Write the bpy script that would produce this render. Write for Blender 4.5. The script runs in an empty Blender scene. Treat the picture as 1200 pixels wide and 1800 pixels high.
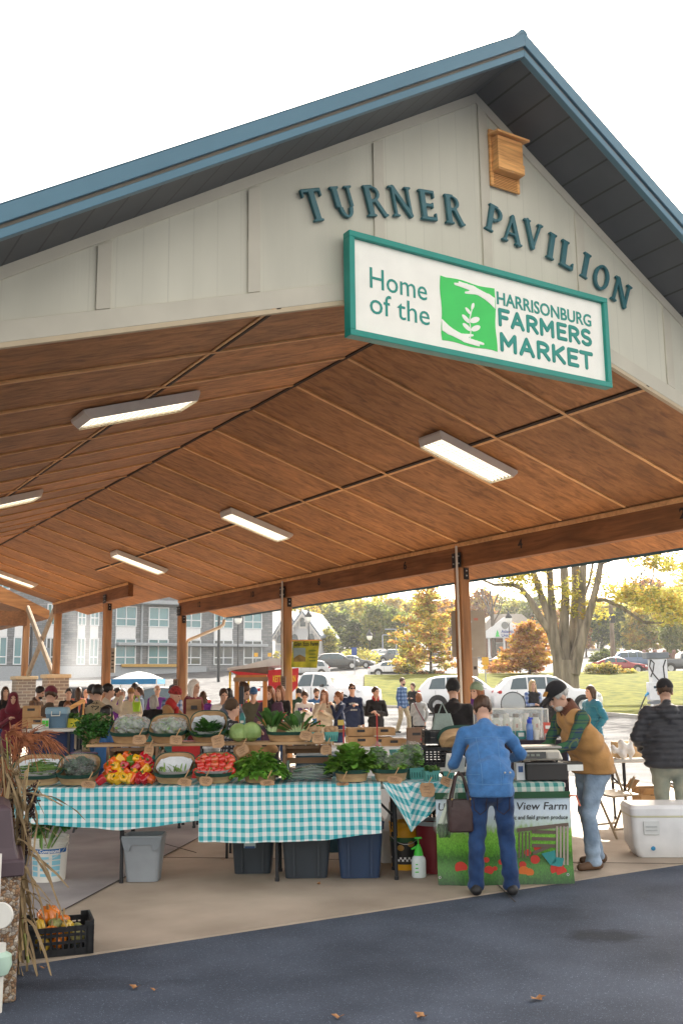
import bpy, bmesh, math, random
import numpy as np
from mathutils import Vector, Matrix, Euler
random.seed(7); RNG = np.random.default_rng(7)
S = bpy.context.scene; COL = S.collection
# ------------------------------------------------------------------ camera
FPX, YAW, PITCH, ROLL, HC = 1738.6, math.radians(31.582), math.radians(9.987), math.radians(-0.71), 1.6
cy, sy, cp, sp = math.cos(YAW), math.sin(YAW), math.cos(PITCH), math.sin(PITCH)
_f = Vector((sy*cp, cy*cp, sp)); _r0 = Vector((cy, -sy, 0)); _u0 = _r0.cross(_f)
_r = _r0*math.cos(ROLL)+_u0*math.sin(ROLL); _u = -_r0*math.sin(ROLL)+_u0*math.cos(ROLL)
cam = bpy.data.cameras.new('camera'); camo = bpy.data.objects.new('camera', cam); COL.objects.link(camo)
cam.sensor_fit = 'VERTICAL'; cam.sensor_height = 36; cam.lens = FPX/1800*36
cam.clip_start = .1; cam.clip_end = 3000
camo.matrix_world = Matrix(((_r.x, _u.x, -_f.x, 0), (_r.y, _u.y, -_f.y, 0), (_r.z, _u.z, -_f.z, HC), (0, 0, 0, 1)))
S.camera = camo
# ------------------------------------------------------------------ light
SUN_EL, SUN_AZ = math.radians(34), math.radians(50)      # azimuth from +Y towards +X
W = bpy.data.worlds.new('World'); S.world = W; W.use_nodes = True
_n = W.node_tree.nodes; _l = W.node_tree.links
_sky = _n.new('ShaderNodeTexSky'); _sky.sky_type = 'NISHITA'; _sky.sun_disc = False
_sky.sun_elevation = SUN_EL; _sky.sun_rotation = SUN_AZ; _sky.dust_density = 2.5; _sky.air_density = 1.0; _sky.ozone_density = 1.0
_bg = _n['Background']; _bg.inputs[1].default_value = 0.15; _hs = _n.new('ShaderNodeHueSaturation'); _hs.inputs['Saturation'].default_value = .35; _l.new(_sky.outputs[0], _hs.inputs['Color']); _mx = _n.new('ShaderNodeMix'); _mx.data_type = 'RGBA'; _mx.blend_type = 'MULTIPLY'; _mx.inputs[0].default_value = 1; _mx.inputs[7].default_value = (1.12, 1.0, .86, 1); _l.new(_hs.outputs[0], _mx.inputs[6]); _l.new(_mx.outputs[2], _bg.inputs[0])
_sun = bpy.data.lights.new('sun', 'SUN'); _sun.energy = 4.6; _sun.angle = math.radians(.6); _sun.color = (1, .93, .82)
_so = bpy.data.objects.new('sun', _sun); COL.objects.link(_so)
SUND = Vector((math.sin(SUN_AZ)*math.cos(SUN_EL), math.cos(SUN_AZ)*math.cos(SUN_EL), math.sin(SUN_EL)))
_so.rotation_euler = (-SUND).to_track_quat('-Z', 'Y').to_euler(); _so.location = (30, 20, 40)
S.view_settings.view_transform = 'Standard'; S.view_settings.look = 'None'
S.view_settings.exposure = 1.9; S.view_settings.gamma = 1
S.cycles.max_bounces = 8; S.cycles.diffuse_bounces = 4; S.cycles.transparent_max_bounces = 12; S.cycles.volume_bounces = 0
S.cycles.use_denoising = True; S.cycles.sample_clamp_indirect = 6
S.cycles.caustics_reflective = False; S.cycles.caustics_refractive = False
# ------------------------------------------------------------------ measuring helpers: a photo pixel and a distance give a place
FWD = Vector((sy, cy, 0)); RGT = Vector((cy, -sy, 0))
CAMROT = -YAW                                             # heading whose local -Y looks at the camera
def ray(px, py):
    return _r*((px-600)/FPX)+_u*((900-py)/FPX)+_f
def P(px, py, D):
    d = ray(px, py); q = d*(D/d.dot(FWD)); q.z += HC; return q
def G(px, py, z=0):
    d = ray(px, py); q = d*((z-HC)/d.z); q.z = z; return q
def at(px, D, z=0):
    k = (px-600)/FPX; b = FWD*D+Vector((0, 0, z-HC))
    u = (k*b.dot(_f)-b.dot(_r))/(RGT.dot(_r)-k*RGT.dot(_f))
    q = FWD*D+RGT*u; q.z = z; return q
def onY(px, py, Y):
    d = ray(px, py); q = d*(Y/d.y); q.z += HC; return q
TZ = [(-60, 0), (30, 0), (42, .3), (54, .42), (62, 1.2), (80, 2.35), (97, 2.45), (109, 3.4), (160, 6), (300, 16), (700, 60)]
def terr(D): return float(np.interp(D, [a for a, b in TZ], [b for a, b in TZ]))
def gt(px, D): return at(px, D, terr(D))
# ------------------------------------------------------------------ tagging
def tag(o, label=None, cat=None, group=None, kind=None):
    if label: o['label'] = label
    if cat: o['category'] = cat
    if group: o['group'] = group
    if kind: o['kind'] = kind
    return o
def thing(name, label, cat, loc=(0, 0, 0), rz=0, group=None):
    o = bpy.data.objects.new(name, None); COL.objects.link(o); o.location = loc; o.rotation_euler = (0, 0, rz)
    o.empty_display_size = .1
    return tag(o, label, cat, group)
def link(name, me, parent=None, loc=(0, 0, 0), rot=(0, 0, 0), scale=None):
    o = bpy.data.objects.new(name, me); COL.objects.link(o); o.location = loc; o.rotation_euler = rot
    if scale is not None: o.scale = scale if hasattr(scale, '__len__') else (scale,)*3
    if parent: o.parent = parent
    return o
def copy_tree(o, parent=None):
    c = o.copy(); COL.objects.link(c); c.parent = parent
    for ch in list(o.children): copy_tree(ch, c)
    return c
# ------------------------------------------------------------------ mesh builder
def rotm(rx=0, ry=0, rz=0): return Euler((rx, ry, rz)).to_matrix()
class MB:
    def __init__(s): s.v = []; s.f = []; s.m = []; s.uv = {}
    def add(s, vs, fs, mi=0):
        b = len(s.v); s.v += [tuple(x) for x in vs]; s.f += [tuple(b+i for i in f) for f in fs]; s.m += [mi]*len(fs); return b
    def box(s, c, d, R=None, mi=0, taper=1.0):
        c = Vector(c); vs = []
        for z in (-1, 1):
            t = taper if z > 0 else 1
            for x, y in ((-1, -1), (1, -1), (1, 1), (-1, 1)):
                q = Vector((x*d[0]/2*t, y*d[1]/2*t, z*d[2]/2)); vs.append(c+(R @ q if R else q))
        s.add(vs, [(3, 2, 1, 0), (4, 5, 6, 7), (0, 1, 5, 4), (1, 2, 6, 5), (2, 3, 7, 6), (3, 0, 4, 7)], mi); return s
    def bar(s, a, b, w, h=None, mi=0, up=(0, 0, 1)):
        a = Vector(a); b = Vector(b); d = (b-a); L = d.length; d.normalize(); up = Vector(up)
        if abs(d.dot(up)) > .98: up = Vector((0, 1, 0))
        x = d.cross(up).normalized(); z = x.cross(d)
        R = Matrix((x, d, z)).transposed(); s.box((a+b)/2, (w, L, h or w), R, mi); return s
    def tube(s, pts, r, n=8, mi=0, cap=True):
        pts = [Vector(p) for p in pts]; rs = r if hasattr(r, '__len__') else [r]*len(pts)
        t0 = (pts[1]-pts[0]).normalized(); nx = t0.orthogonal().normalized(); vs = []; fs = []
        for i, p in enumerate(pts):
            t = (pts[min(i+1, len(pts)-1)]-pts[max(i-1, 0)]).normalized()
            nx = (nx-t*nx.dot(t)); nx = nx.normalized() if nx.length > 1e-6 else t.orthogonal().normalized(); ny = t.cross(nx)
            for k in range(n):
                a = 2*math.pi*k/n; vs.append(p+(nx*math.cos(a)+ny*math.sin(a))*rs[i])
        for i in range(len(pts)-1):
            for k in range(n):
                k2 = (k+1) % n; fs.append((i*n+k, i*n+k2, (i+1)*n+k2, (i+1)*n+k))
        if cap: fs.append(tuple(reversed(range(n)))); fs.append(tuple((len(pts)-1)*n+k for k in range(n)))
        s.add(vs, fs, mi); return s
    def lathe(s, prof, n=24, c=(0, 0, 0), mi=0, R=None, sx=1, sy=1):
        c = Vector(c); vs = []; fs = []; m = len(prof)
        for k in range(n):
            a = 2*math.pi*k/n
            for r, z in prof:
                q = Vector((r*math.cos(a)*sx, r*math.sin(a)*sy, z)); vs.append(c+(R @ q if R else q))
        for k in range(n):
            k2 = (k+1) % n
            for i in range(m-1): fs.append((k*m+i, k2*m+i, k2*m+i+1, k*m+i+1))
        s.add(vs, fs, mi); return s
    def ball(s, c, r, n=10, mi=0, sc=(1, 1, 1), R=None):
        pr = [(max(1e-4, math.sin(math.pi*i/n))*r, -math.cos(math.pi*i/n)*r) for i in range(n+1)]
        b = len(s.v); s.lathe(pr, n*2, (0, 0, 0), mi)
        for i in range(b, len(s.v)):
            q = Vector(s.v[i]); q = Vector((q.x*sc[0], q.y*sc[1], q.z*sc[2])); s.v[i] = tuple(Vector(c)+(R @ q if R else q))
        return s
    def prism(s, poly, y0, y1, mi=0, M=None):
        # polygon in (x,z) pushed from y0 to y1
        n = len(poly); vs = [Vector((x, y0, z)) for x, z in poly]+[Vector((x, y1, z)) for x, z in poly]
        if M: vs = [M @ v for v in vs]
        fs = [tuple(range(n)), tuple(reversed(range(n, 2*n)))]+[(i, i+n, (i+1) % n+n, (i+1) % n) for i in range(n)]
        s.add(vs, fs, mi); return s
    def grid(s, fn, nu, nv, mi=0, uv=None):
        b = len(s.v); vs = [fn(i/nu, j/nv) for j in range(nv+1) for i in range(nu+1)]
        fs = [(j*(nu+1)+i, j*(nu+1)+i+1, (j+1)*(nu+1)+i+1, (j+1)*(nu+1)+i) for j in range(nv) for i in range(nu)]
        s.add(vs, fs, mi)
        if uv:
            for j in range(nv+1):
                for i in range(nu+1): s.uv[b+j*(nu+1)+i] = uv(i/nu, j/nv)
        return s
    def rings(s, rings, mi=0, cap0=True, cap1=True):
        n = len(rings[0]); vs = [p for r in rings for p in r]
        fs = [(i*n+k, i*n+(k+1) % n, (i+1)*n+(k+1) % n, (i+1)*n+k) for i in range(len(rings)-1) for k in range(n)]
        if cap0: fs.append(tuple(reversed(range(n))))
        if cap1: fs.append(tuple((len(rings)-1)*n+k for k in range(n)))
        s.add(vs, fs, mi); return s
    def mesh(s, name, mats, smooth=False, bevel=0, seg=1, fixn=True):
        me = bpy.data.meshes.new(name); me.from_pydata(s.v, [], s.f)
        for m in (mats if isinstance(mats, (list, tuple)) else [mats]): me.materials.append(m)
        if any(s.m): me.polygons.foreach_set('material_index', s.m)
        if s.uv:
            l = me.uv_layers.new(name='UVMap')
            for lp in me.loops: l.data[lp.index].uv = s.uv.get(lp.vertex_index, (0, 0))
        if bevel or fixn:
            bm = bmesh.new(); bm.from_mesh(me)
            if fixn: bmesh.ops.recalc_face_normals(bm, faces=bm.faces)
            if bevel:
                es = [e for e in bm.edges if len(e.link_faces) == 2 and e.calc_face_angle(0) > .6]
                if es: bmesh.ops.bevel(bm, geom=es, offset=bevel, segments=seg, affect='EDGES', profile=.5, clamp_overlap=True)
            bm.to_mesh(me); bm.free()
        if smooth: smooth_mesh(me, 40 if smooth is True else smooth)
        me.update(); return me
    def build(s, name, mats, parent=None, loc=(0, 0, 0), rot=(0, 0, 0), smooth=False, bevel=0, seg=1, fixn=True):
        return link(name, s.mesh(name, mats, smooth, bevel, seg, fixn), parent, loc, rot)
def smooth_mesh(me, deg=40):
    me.polygons.foreach_set('use_smooth', [True]*len(me.polygons))
    try: me.set_sharp_from_angle(angle=math.radians(deg))
    except Exception: pass
# ------------------------------------------------------------------ distance-field modelling (naive surface nets)
def snets(fn, lo, hi, h):
    lo = np.array(lo, float); hi = np.array(hi, float); n = np.maximum(np.ceil((hi-lo)/h).astype(int)+1, 3)
    ax = [lo[i]+h*np.arange(n[i]) for i in range(3)]
    X, Y, Z = np.meshgrid(*ax, indexing='ij', sparse=False)
    V = fn(X, Y, Z); V[V == 0] = 1e-9
    sg = V < 0; c = np.zeros((n[0]-1, n[1]-1, n[2]-1), int)
    offs = [(a, b, d) for a in (0, 1) for b in (0, 1) for d in (0, 1)]
    sl = lambda A, o: A[o[0]:n[0]-1+o[0], o[1]:n[1]-1+o[1], o[2]:n[2]-1+o[2]]
    for o in offs: c += sl(sg, o)
    mix = (c > 0) & (c < 8); idx = -np.ones(mix.shape, int); ii = np.argwhere(mix); idx[mix] = np.arange(len(ii))
    acc = np.zeros((len(ii), 3)); cnt = np.zeros(len(ii))
    for o in offs:
        for k in range(3):
            if o[k]: continue
            o2 = list(o); o2[k] = 1
            a = V[ii[:, 0]+o[0], ii[:, 1]+o[1], ii[:, 2]+o[2]]; b = V[ii[:, 0]+o2[0], ii[:, 1]+o2[1], ii[:, 2]+o2[2]]
            cr = (a < 0) != (b < 0); t = np.where(cr, a/np.where(cr, a-b, 1), 0)
            pt = np.tile(np.array(o, float), (len(ii), 1)); pt[:, k] = t
            acc[cr] += pt[cr]; cnt[cr] += 1
    vs = lo+h*(ii+acc/cnt[:, None]); fs = []
    for k in range(3):
        a = [slice(None)]*3; b = [slice(None)]*3; a[k] = slice(0, -1); b[k] = slice(1, None)
        cr = sg[tuple(a)] != sg[tuple(b)]; e = np.argwhere(cr)
        k1, k2 = (k+1) % 3, (k+2) % 3
        ok = (e[:, k1] > 0) & (e[:, k2] > 0) & (e[:, k1] < n[k1]-1) & (e[:, k2] < n[k2]-1); e = e[ok]
        flip = sg[tuple(a)][e[:, 0], e[:, 1], e[:, 2]]
        q = []
        for d1, d2 in ((1, 1), (0, 1), (0, 0), (1, 0)):
            w = e.copy(); w[:, k1] -= d1; w[:, k2] -= d2; q.append(idx[w[:, 0], w[:, 1], w[:, 2]])
        q = np.stack(q, 1); q[~flip] = q[~flip][:, ::-1]; fs.append(q)
    fs = np.concatenate(fs); return vs, fs
def np_mesh(name, vs, fs, mat, smooth=True, attr=None):
    me = bpy.data.meshes.new(name); nv, nf, k = len(vs), len(fs), fs.shape[1]
    me.vertices.add(nv); me.vertices.foreach_set('co', np.asarray(vs, np.float32).ravel())
    me.loops.add(nf*k); me.loops.foreach_set('vertex_index', fs.ravel().astype(np.int32))
    me.polygons.add(nf); me.polygons.foreach_set('loop_start', np.arange(0, nf*k, k, dtype=np.int32))
    if smooth: me.polygons.foreach_set('use_smooth', np.ones(nf, bool))
    for m in (mat if isinstance(mat, (list, tuple)) else [mat]): me.materials.append(m)
    me.update(calc_edges=True); me.validate(); return me
def sdf_mesh(name, fn, lo, hi, h, mat): return np_mesh(name, *snets(fn, lo, hi, h), mat)
def sdf_obj(name, fn, lo, hi, h, mat, parent=None, loc=(0, 0, 0), rot=(0, 0, 0)):
    return link(name, sdf_mesh(name, fn, lo, hi, h, mat), parent, loc, rot)
def smin(a, b, k):
    if k <= 0: return np.minimum(a, b)
    q = np.clip(.5+.5*(b-a)/k, 0, 1); return b*(1-q)+a*q-k*q*(1-q)
def smax(a, b, k): return -smin(-a, -b, k)
def rc(X, Y, Z, a, b, ra, rb):
    a = np.asarray(a, float); b = np.asarray(b, float); d = b-a; L = max(d.dot(d), 1e-9)
    t = np.clip(((X-a[0])*d[0]+(Y-a[1])*d[1]+(Z-a[2])*d[2])/L, 0, 1)
    return np.sqrt((X-a[0]-t*d[0])**2+(Y-a[1]-t*d[1])**2+(Z-a[2]-t*d[2])**2)-(ra+(rb-ra)*t)
def ell(X, Y, Z, c, r):
    q = np.sqrt(((X-c[0])/r[0])**2+((Y-c[1])/r[1])**2+((Z-c[2])/r[2])**2); return (q-1)*min(r)
# ------------------------------------------------------------------ materials
MATS = {}
def nd(nt, t, **k):
    n = nt.nodes.new(t)
    for a, b in k.items(): setattr(n, a, b)
    return n
def rgb(c): return (c[0], c[1], c[2], 1)
def mat(name, c, rough=.6, var=.12, scale=6, st=(1, 1, 1), bump=0, bscale=None, metal=0, c2=None, spec=.4, trans=0, coat=0, island=0, coord='Object', alpha=1, emit=None, detail=4, sheen=0):
    if name in MATS: return MATS[name]
    m = bpy.data.materials.new(name); m.use_nodes = True; nt = m.node_tree; L = nt.links; b = nt.nodes['Principled BSDF']
    b.inputs['Roughness'].default_value = rough; b.inputs['Metallic'].default_value = metal
    b.inputs['Specular IOR Level'].default_value = spec; b.inputs['Coat Weight'].default_value = coat
    if sheen: b.inputs['Sheen Weight'].default_value = sheen
    tc = nd(nt, 'ShaderNodeTexCoord'); mp = nd(nt, 'ShaderNodeMapping'); mp.inputs['Scale'].default_value = st
    L.new(tc.outputs[coord], mp.inputs[0])
    nz = nd(nt, 'ShaderNodeTexNoise'); nz.inputs['Scale'].default_value = scale; nz.inputs['Detail'].default_value = detail; L.new(mp.outputs[0], nz.inputs[0])
    rp = nd(nt, 'ShaderNodeValToRGB'); e = rp.color_ramp.elements
    lo = c if c2 is None else c; hi = c2 if c2 is not None else c
    e[0].position = .3; e[1].position = .7
    e[0].color = rgb([x*(1-var) for x in lo]); e[1].color = rgb([min(1, x*(1+var)) for x in hi])
    L.new(nz.outputs[0], rp.inputs[0]); out = rp.outputs[0]
    if island:
        ge = nd(nt, 'ShaderNodeNewGeometry'); hs = nd(nt, 'ShaderNodeHueSaturation')
        mr = nd(nt, 'ShaderNodeMapRange'); mr.inputs[3].default_value = 1-island; mr.inputs[4].default_value = 1+island
        L.new(ge.outputs['Random Per Island'], mr.inputs[0]); L.new(mr.outputs[0], hs.inputs['Value'])
        m2 = nd(nt, 'ShaderNodeMapRange'); m2.inputs[3].default_value = .5-island*.07; m2.inputs[4].default_value = .5+island*.07
        ml = nd(nt, 'ShaderNodeMath', operation='MULTIPLY'); ml.inputs[1].default_value = 7.31; fr = nd(nt, 'ShaderNodeMath', operation='FRACT')
        L.new(ge.outputs['Random Per Island'], ml.inputs[0]); L.new(ml.outputs[0], fr.inputs[0]); L.new(fr.outputs[0], m2.inputs[0]); L.new(m2.outputs[0], hs.inputs['Hue'])
        L.new(out, hs.inputs['Color']); out = hs.outputs[0]
    L.new(out, b.inputs['Base Color'])
    if bump:
        n2 = nd(nt, 'ShaderNodeTexNoise'); n2.inputs['Scale'].default_value = bscale or scale*3; n2.inputs['Detail'].default_value = 5; L.new(mp.outputs[0], n2.inputs[0])
        bp = nd(nt, 'ShaderNodeBump'); bp.inputs['Strength'].default_value = bump; bp.inputs['Distance'].default_value = .02; L.new(n2.outputs[0], bp.inputs['Height']); L.new(bp.outputs[0], b.inputs['Normal'])
    if alpha < 1: b.inputs['Alpha'].default_value = alpha
    if trans == 'glass': b.inputs['Transmission Weight'].default_value = .9
    elif trans:
        tr = nd(nt, 'ShaderNodeBsdfTranslucent'); L.new(out, tr.inputs[0]); mx = nd(nt, 'ShaderNodeMixShader'); mx.inputs[0].default_value = trans
        L.new(b.outputs[0], mx.inputs[1]); L.new(tr.outputs[0], mx.inputs[2]); L.new(mx.outputs[0], nt.nodes['Material Output'].inputs[0])
    if emit: b.inputs['Emission Color'].default_value = rgb(emit[0]); b.inputs['Emission Strength'].default_value = emit[1]
    MATS[name] = m; m['out'] = 1; return m
def base_link(m):
    b = m.node_tree.nodes['Principled BSDF']; return m.node_tree, b
def checks(name, base, mid, full, period, coord='UV', rough=.8, trans=.15, lines=None):
    # woven check: two crossing stripe sets
    if name in MATS: return MATS[name]
    m = mat(name, base, rough=rough, var=.03, scale=60); nt, b = base_link(m); L = nt.links
    tc = nd(nt, 'ShaderNodeTexCoord'); sp_ = nd(nt, 'ShaderNodeSeparateXYZ')
    L.new(tc.outputs[coord], sp_.inputs[0])
    def stripe(o, per, duty, off=0.):
        a = nd(nt, 'ShaderNodeMath', operation='MULTIPLY_ADD'); a.inputs[1].default_value = 1/per; a.inputs[2].default_value = off; L.new(o, a.inputs[0])
        f = nd(nt, 'ShaderNodeMath', operation='FRACT'); L.new(a.outputs[0], f.inputs[0])
        g = nd(nt, 'ShaderNodeMath', operation='LESS_THAN'); g.inputs[1].default_value = duty; L.new(f.outputs[0], g.inputs[0]); return g.outputs[0]
    ox, oy = sp_.outputs[0], sp_.outputs[1 if coord == 'UV' else 2]
    a = stripe(ox, period, .5); c = stripe(oy, period, .5)
    s = nd(nt, 'ShaderNodeMath', operation='ADD'); L.new(a, s.inputs[0]); L.new(c, s.inputs[1])
    h = nd(nt, 'ShaderNodeMath', operation='MULTIPLY'); h.inputs[1].default_value = .5; L.new(s.outputs[0], h.inputs[0])
    rp = nd(nt, 'ShaderNodeValToRGB'); e = rp.color_ramp.elements; e[0].color = rgb(base); e[1].color = rgb(full); x = e.new(.5); x.color = rgb(mid)
    L.new(h.outputs[0], rp.inputs[0]); out = rp.outputs[0]
    if lines:
        for o, off in ((ox, .3), (oy, .3)):
            g = stripe(o, period, .1, off); mx = nd(nt, 'ShaderNodeMix', data_type='RGBA'); L.new(g, mx.inputs[0]); L.new(out, mx.inputs[6]); mx.inputs[7].default_value = rgb(lines); out = mx.outputs[2]
    L.new(out, b.inputs['Base Color'])
    if trans:
        tr = nd(nt, 'ShaderNodeBsdfTranslucent'); L.new(out, tr.inputs[0]); mx = nd(nt, 'ShaderNodeMixShader'); mx.inputs[0].default_value = trans
        L.new(b.outputs[0], mx.inputs[1]); L.new(tr.outputs[0], mx.inputs[2]); L.new(mx.outputs[0], nt.nodes['Material Output'].inputs[0])
    return m
def bricks(name, c1, c2, mortar, bw, bh, mort=.012, rough=.85, coord='Object', offset=.5, var=.25, axis='xz'):
    if name in MATS: return MATS[name]
    m = mat(name, c1, rough=rough, var=var); nt, b = base_link(m); L = nt.links
    tc = nd(nt, 'ShaderNodeTexCoord'); s = nd(nt, 'ShaderNodeSeparateXYZ'); L.new(tc.outputs[coord], s.inputs[0])
    c = nd(nt, 'ShaderNodeCombineXYZ')
    if axis == 'xz': 
        ad = nd(nt, 'ShaderNodeMath', operation='ADD'); L.new(s.outputs[0], ad.inputs[0]); L.new(s.outputs[1], ad.inputs[1]); L.new(ad.outputs[0], c.inputs[0]); L.new(s.outputs[2], c.inputs[1])
    else: L.new(s.outputs[0], c.inputs[0]); L.new(s.outputs[1], c.inputs[1])
    t = nd(nt, 'ShaderNodeTexBrick'); t.offset = offset; t.inputs['Scale'].default_value = 1; t.inputs['Brick Width'].default_value = bw; t.inputs['Row Height'].default_value = bh
    t.inputs['Mortar Size'].default_value = mort; t.inputs['Color1'].default_value = rgb(c1); t.inputs['Color2'].default_value = rgb(c2); t.inputs['Mortar'].default_value = rgb(mortar); t.inputs['Bias'].default_value = 0
    L.new(c.outputs[0], t.inputs[0])
    nz = nd(nt, 'ShaderNodeTexNoise'); nz.inputs['Scale'].default_value = 2.2; nz.inputs['Detail'].default_value = 5; L.new(tc.outputs[coord], nz.inputs[0])
    mr = nd(nt, 'ShaderNodeMapRange'); mr.inputs[3].default_value = .75; mr.inputs[4].default_value = 1.25; L.new(nz.outputs[0], mr.inputs[0])
    hs = nd(nt, 'ShaderNodeHueSaturation'); L.new(t.outputs[0], hs.inputs['Color']); L.new(mr.outputs[0], hs.inputs['Value']); L.new(hs.outputs[0], b.inputs['Base Color'])
    bp = nd(nt, 'ShaderNodeBump'); bp.inputs['Strength'].default_value = .5; bp.inputs['Distance'].default_value = .01; bp.invert = True; L.new(t.outputs['Fac'], bp.inputs['Height']); L.new(bp.outputs[0], b.inputs['Normal'])
    return m
def text_mesh(s, size, depth=.002, bold=0, name='lettering', spacing=1, m=None, align='CENTER', shear=0, sx=1):
    cu = bpy.data.curves.new(name, 'FONT'); cu.body = s; cu.size = size; cu.extrude = depth; cu.offset = bold; cu.align_x = align; cu.align_y = 'CENTER'; cu.space_character = spacing; cu.shear = shear; cu.resolution_u = 3
    o = bpy.data.objects.new(name, cu); COL.objects.link(o); dg = bpy.context.evaluated_depsgraph_get(); dg.update()
    me = bpy.data.meshes.new_from_object(o.evaluated_get(dg)); me.name = name
    bpy.data.objects.remove(o); bpy.data.curves.remove(cu)
    R = Matrix(((sx, 0, 0, 0), (0, 0, 1, 0), (0, 1, 0, 0), (0, 0, 0, 1)))    # lies in x,z facing -y
    me.transform(Matrix(((sx, 0, 0, 0), (0, 0, -1, 0), (0, 1, 0, 0), (0, 0, 0, 1))))
    me.materials.clear(); me.materials.append(m); return me
# ================================================================== ground
def asphalt(name, c, c2, spots=None, sp=.3):
    m = mat(name, c, .86, .18, 1.3, c2=c2, bump=.5, bscale=160, spec=sp); nt, b = base_link(m); L = nt.links
    tc = nd(nt, 'ShaderNodeTexCoord'); v = nd(nt, 'ShaderNodeTexVoronoi'); v.inputs['Scale'].default_value = 85; L.new(tc.outputs['Object'], v.inputs[0])
    rp = nd(nt, 'ShaderNodeValToRGB'); e = rp.color_ramp.elements; e[0].color = (3.3, 3.25, 3.1, 1); e[0].position = .16; e[1].color = (.7, .7, .7, 1); e[1].position = .34; x = e.new(.6); x.color = (1.15, 1.15, 1.15, 1); L.new(v.outputs['Distance'], rp.inputs[0])
    n2 = nd(nt, 'ShaderNodeTexNoise'); n2.inputs['Scale'].default_value = 45; L.new(tc.outputs['Object'], n2.inputs[0]); r2 = nd(nt, 'ShaderNodeMapRange'); r2.inputs[1].default_value = .46; r2.inputs[2].default_value = .58; L.new(n2.outputs[0], r2.inputs[0])
    one = nd(nt, 'ShaderNodeMix', data_type='RGBA'); L.new(r2.outputs[0], one.inputs[0]); one.inputs[6].default_value = (1, 1, 1, 1); L.new(rp.outputs[0], one.inputs[7])
    src = b.inputs['Base Color'].links[0].from_socket; mx = nd(nt, 'ShaderNodeMix', data_type='RGBA', blend_type='MULTIPLY'); mx.inputs[0].default_value = 1; L.new(src, mx.inputs[6]); L.new(one.outputs[2], mx.inputs[7]); out = mx.outputs[2]
    for (sx, sy_, rx, ry, k) in (spots or []):
        mp = nd(nt, 'ShaderNodeMapping'); mp.vector_type = 'TEXTURE'; mp.inputs['Location'].default_value = (sx, sy_, 0); mp.inputs['Rotation'].default_value = (0, 0, CAMROT); mp.inputs['Scale'].default_value = (rx, ry, 1); L.new(tc.outputs['Object'], mp.inputs[0])
        ln = nd(nt, 'ShaderNodeVectorMath', operation='LENGTH'); L.new(mp.outputs[0], ln.inputs[0])
        nn = nd(nt, 'ShaderNodeTexNoise'); nn.inputs['Scale'].default_value = 9; nn.inputs['Detail'].default_value = 6; L.new(tc.outputs['Object'], nn.inputs[0])
        ad = nd(nt, 'ShaderNodeMath', operation='MULTIPLY_ADD'); ad.inputs[1].default_value = 1.1; L.new(nn.outputs[0], ad.inputs[0]); L.new(ln.outputs['Value'], ad.inputs[2])
        mr = nd(nt, 'ShaderNodeMapRange'); mr.inputs[1].default_value = 1.15; mr.inputs[2].default_value = 1.75; mr.inputs[3].default_value = k; mr.inputs[4].default_value = 1; L.new(ad.outputs[0], mr.inputs[0])
        hs = nd(nt, 'ShaderNodeHueSaturation'); L.new(out, hs.inputs['Color']); L.new(mr.outputs[0], hs.inputs['Value']); out = hs.outputs[0]
    L.new(out, b.inputs['Base Color']); return m
s1 = G(1060, 1645); s2 = G(150, 1730); s3 = G(960, 1605)
M_ASPH = asphalt('asphalt', (.052, .066, .094), (.074, .091, .126), [(s1.x, s1.y, .26, .17, .42), (s2.x, s2.y, .5, .12, .68), (s3.x, s3.y, .35, .25, .75)])
M_LOT = asphalt('parking asphalt', (.085, .088, .095), (.12, .122, .125), sp=.08)
def concrete():
    m = mat('slab concrete', (.33, .27, .205), .78, .1, 1.1, c2=(.44, .365, .29), bump=.12, bscale=90, detail=8); nt, b = base_link(m); L = nt.links
    tc = nd(nt, 'ShaderNodeTexCoord'); n = nd(nt, 'ShaderNodeTexNoise'); n.inputs['Scale'].default_value = .45; n.inputs['Detail'].default_value = 3; L.new(tc.outputs['Object'], n.inputs[0])
    src = b.inputs['Base Color'].links[0].from_socket; mr = nd(nt, 'ShaderNodeMapRange'); mr.inputs[1].default_value = .3; mr.inputs[2].default_value = .7; mr.inputs[3].default_value = .8; mr.inputs[4].default_value = 1.2; L.new(n.outputs[0], mr.inputs[0])
    hs = nd(nt, 'ShaderNodeHueSaturation'); L.new(src, hs.inputs['Color']); L.new(mr.outputs[0], hs.inputs['Value']); L.new(hs.outputs[0], b.inputs['Base Color']); return m
M_CONC = concrete()
M_CONCG = mat('grey slab concrete', (.25, .23, .23), .8, .1, 1.2, c2=(.36, .335, .33), bump=.12, bscale=90, detail=8)
M_JOINT = mat('slab joint', (.05, .045, .04), .9)
gm_ = MB(); ds = [-60, -20, 0, 15, 30, 36, 42, 48, 54, 58, 62, 70, 80, 97, 103, 109, 130, 160, 220, 300, 500, 700]; us = [-700, -300, -150, -80, -40, -20, 0, 20, 40, 80, 150, 300, 700]
vs = [FWD*d+RGT*u+Vector((0, 0, terr(d)-.008)) for d in ds for u in us]; n = len(us)
gm_.add(vs, [(j*n+i, j*n+i+1, (j+1)*n+i+1, (j+1)*n+i) for j in range(len(ds)-1) for i in range(n-1)])
tag(gm_.build('parking_lot', M_LOT, fixn=False), kind='structure')
SE = 6.28                                                  # slab edge, parallel to the gable
m = MB(); m.box((5.7, SE-8, -.03), (80, 16, .06)); tag(m.build('road', M_ASPH), kind='structure')
m = MB(); m.prism([(-3, -.02), (12.6, -.02), (12.6, .012), (-3, .012)], SE, 38); tag(m.build('slab', M_CONC), kind='structure')
j1, j2 = G(90, 1612), G(215, 1548); j3 = G(345, 1476)
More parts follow.
